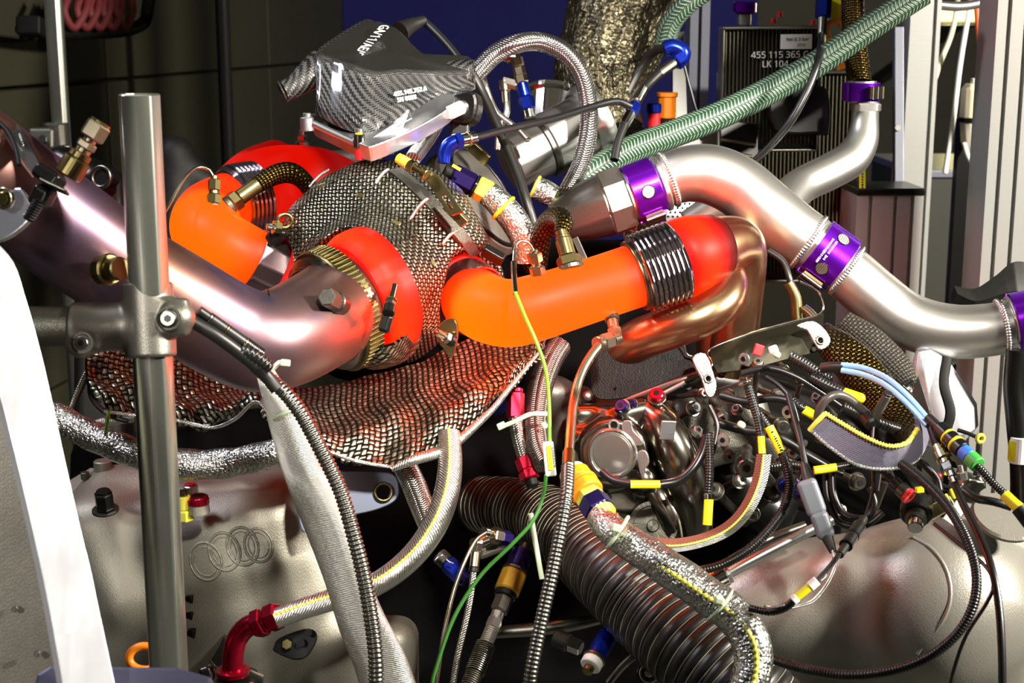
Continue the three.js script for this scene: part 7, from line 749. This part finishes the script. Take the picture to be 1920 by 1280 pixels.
// machined bits of the valve gear showing between the wires
const bits = [
  [1345, 700, 1.27, 9, 'hex', mat.castDark], [1310, 738, 1.262, 8, 'hex', mat.steel], [1292, 770, 1.255, 12, 0, mat.blackMetal], [1232, 752, 1.25, 14, 0, mat.redAno], [1172, 766, 1.248, 12, 0, mat.violetAno], [1190, 756, 1.25, 8, 0, mat.violetAno], [1370, 745, 1.26, 12, 0, mat.steelDark], [1352, 780, 1.25, 10, 'hex', mat.steel], [1385, 772, 1.25, 9, 'hex', mat.chrome], [1420, 690, 1.25, 9, 0, mat.steel], [1468, 690, 1.25, 8, 'hex', mat.chrome], [1452, 740, 1.25, 11, 'hex', mat.steel], [1500, 722, 1.25, 8, 'hex', mat.chrome], [1535, 748, 1.24, 9, 'hex', mat.steelDark], [1460, 795, 1.25, 13, 0, mat.steelDark], [1490, 845, 1.25, 12, 'hex', mat.steel], [1470, 905, 1.25, 13, 'hex', mat.blueAno], [1505, 925, 1.25, 15, 'hex', mat.violetAno], [1400, 870, 1.25, 18, 0, mat.steelDark], [1378, 905, 1.25, 12, 'hex', mat.steel], [1365, 850, 1.25, 10, 'hex', mat.chrome], [1440, 930, 1.26, 16, 0, mat.castDark], [1500, 890, 1.255, 10, 'hex', mat.chrome], [1590, 840, 1.25, 12, 'hex', mat.steel], [1600, 900, 1.25, 14, 0, mat.steelDark], [1410, 960, 1.25, 12, 'hex', mat.castDark], [1345, 925, 1.25, 14, 0, mat.castDark], [1660, 900, 1.22, 12, 'hex', mat.steelDark], [1568, 955, 1.24, 9, 0, mat.steel], [1300, 815, 1.25, 10, 'hex', mat.steel]];
const where = ['by the heat shield tab', 'under the shield grommet', 'beside the shield rail', 'at the pump top', 'over the pump bore', 'next to the pump bore', 'below the shield rim', 'beside the hub washer', 'under the loom clip', 'below the red tape', 'beside the white clip', 'behind the loom clip', 'under the thick loom tube', 'behind the yellow stub', 'under the trunk cable', 'over the level loom tube', 'behind the sweeping loom tube', 'beside the splice block', 'under the printed sleeve', 'beside the brown webbing', 'near the sleeve ring', 'inside the sweeping loom tube', 'above the splice block', 'under the webbing fringe', 'beside the looping cables', 'above the tie rod', 'by the upright sleeve', 'behind the black sensor', 'inside the cable loop', 'behind the curling cable'];
const nm = new Map([[mat.castDark, 'dark cast'], [mat.steel, 'bright steel'], [mat.blackMetal, 'black'], [mat.redAno, 'red anodised'], [mat.violetAno, 'violet anodised'], [mat.steelDark, 'dull steel'], [mat.chrome, 'chrome'], [mat.blueAno, 'blue anodised']]);
bits.forEach(([x, y, d, r, k, m], i) => { const o = thing('valve_gear_bolt', `${nm.get(m)} ${k ? 'hex bolt' : 'round plug'} ${where[i]}`, 'bolt'); const a = rnd() * 6.28, D = dirV(Math.cos(a) * 0.5, Math.sin(a) * 0.5 - 0.3, 0.9); const A = P(x, y, d + 0.02), u = U(d); part(o, 'shank', lathe(A.clone().addScaledVector(D, -0.05), D, cyl(0.055, r * 0.62 * u)), mat.castDark); part(o, 'washer', lathe(A.clone().addScaledVector(D, 0.004), D, cyl(0.002, r * 1.3 * u)), mat.steelDark); part(o, 'head', lathe(A.clone().addScaledVector(D, 0.006), D, cyl(r * 0.9 * u, r * u, 0.16), { n: k ? 6 : 24 }), m); part(o, 'socket', lathe(A.clone().addScaledVector(D, 0.006 + r * 0.9 * u), D, cyl(0.0005, r * 0.45 * u), { n: 6 }), mat.black); });
// dark rocker bodies that carry the loom
{ const o = thing('rocker_housing', 'black oily rocker housing under the wiring loom', 'engine cover'); part(o, 'housing', casting(1500, 830, 1.42, [-260, -220, -130], [300, 190, 90], 10, p => { let s = sd.box(p, [0, -10, -50], [220, 110, 60], 30, -0.35); s = sd.u(s, sd.cap(p, [-160, 60, 0], [60, -10, 10], 44, 50), 30); s = sd.u(s, sd.cap(p, [60, -20, 20], [200, -110, 10], 50), 30); s = sd.u(s, sd.cap(p, [-140, -60, 10], [-60, -130, 0], 50), 30); return s; }), mat.blackMetal); }
// edge of the frame: ribbed dark panel, black column with a yellow tag, tubes under the plenum
{ const o = thing('ribbed_panel', 'dark ribbed panel behind the bright canister', 'panel'); const d = 1.78, c = P(1840, 800, d); part(o, 'board', wbox(c.x - 0.09, c.x + 0.14, 0, P(1850, 672, d).y, c.z - 0.02, c.z), mat.darkPanel); for (let k = 0; k < 6; k++) part(o, 'rib', wbox(c.x - 0.07 + k * 0.034, c.x - 0.066 + k * 0.034, 0.02, P(1850, 676, d).y, c.z, c.z + 0.006), mat.darkPanel); }
{ const o = thing('black_column', 'glossy black wrapped column with a yellow tag by the corner post', 'column'); part(o, 'wrap', tube([[1906, 655, 1.32, 20], [1900, 720, 1.325, 19], [1908, 790, 1.33, 20], [1912, 880, 1.335, 19], [1916, 960, 1.34, 20], [1918, 1060, 1.35, 20]], 20, { m: 20, rf: (s, th, r) => r * (1 + 0.06 * Math.sin(s * 70 + th)) }), mat.plastic); part(o, 'tag', lathe(P(1911, 862, 1.333), new V3(0, 1, 0), cyl(40 * U(1.33), 21.5 * U(1.33), 0.04)), mat.yellow); part(o, 'tag_edge', lathe(P(1911, 866, 1.333), new V3(0, 1, 0), cyl(50 * U(1.33), 20.9 * U(1.33), 0.04)), mat.white); }
solo('black_shroud', sheet([[[1786, 545, 1.42], [1830, 548, 1.42], [1870, 520, 1.42], [1900, 495, 1.42], [1935, 500, 1.42]], [[1790, 560, 1.41], [1830, 572, 1.41], [1880, 556, 1.41], [1905, 550, 1.41], [1935, 560, 1.41]]], 24, 6, 0.012), mat.rubber, 'black rubber shroud humped behind the end of the charge pipe', 'shroud');
for (const [ctrl, r, m, l] of [[[[1880, 1155, 1.30], [1905, 1150, 1.29], [1940, 1142, 1.28]], 6, mat.weaveGold, 'brassy braided line leaving the plenum underside'], [[[1882, 1178, 1.30], [1905, 1174, 1.29], [1940, 1166, 1.28]], 6, mat.weaveGold, 'second brassy braided line under the plenum edge'], [[[1800, 1270, 1.28], [1860, 1238, 1.27], [1940, 1205, 1.26]], 10, mat.castDark, 'dark tube slanting up below the plenum'], [[[1830, 1290, 1.26], [1880, 1262, 1.25], [1940, 1240, 1.25]], 9, mat.steelDark, 'dull steel tube at the foot of the plenum']]) solo('service_line', tube(ctrl, r, { m: 12, step: 0.002 }), m, l, 'pipe');
// perforated plate behind the charge pipe bend
{ const o = thing('perforated_plate', 'pale perforated plate behind the charge pipe bend', 'plate'); const ho = []; for (let j = 0; j < 8; j++) for (let i = 0; i < 11; i++) ho.push(circ(1248 + i * 9 + (j % 2) * 4.5, 366 + j * 8, 2.4, 2.4, 8)); part(o, 'plate', plate([[1238, 356], [1356, 356], [1356, 432], [1238, 432]], [1300, 390, 1.58], dirV(0, -0.2, 1), 0.002, ho, 0), mat.frameAlu); }
{ const o = thing('spring_rod', 'threaded brass rod under the purple clamp', 'rod'); part(o, 'rod', flexTube([[1226, 398, 1.46], [1224, 425, 1.46], [1222, 455, 1.46]], 5, 4, 1.46, 0.25), mat.brassy); }
solo('back_pipe', tube([[1290, 420, 1.50, 26], [1340, 392, 1.50, 28], [1390, 392, 1.50, 28], [1440, 430, 1.50, 28]], 28, { m: 28 }), mat.aluPipe, 'polished pipe glimpsed inside the charge pipe bend', 'pipe');
// ---------- base points, shadows, render ----------
for (const o of [...scene.children]) {
  if (!(o.isMesh || o.isGroup)) continue; shade(o); if (o.userData.kind === 'structure') continue;
  const b = new THREE.Box3().setFromObject(o), base = new V3((b.min.x + b.max.x) / 2, b.min.y, (b.min.z + b.max.z) / 2);
  if (!isFinite(base.x)) { console.log('EMPTY', o.name); continue; }
  if (o.isMesh) { o.geometry.translate(-base.x, -base.y, -base.z); o.position.copy(base); } else { for (const c of o.children) c.position.sub(base); o.position.copy(base); }
}
renderer.render(scene, camera);
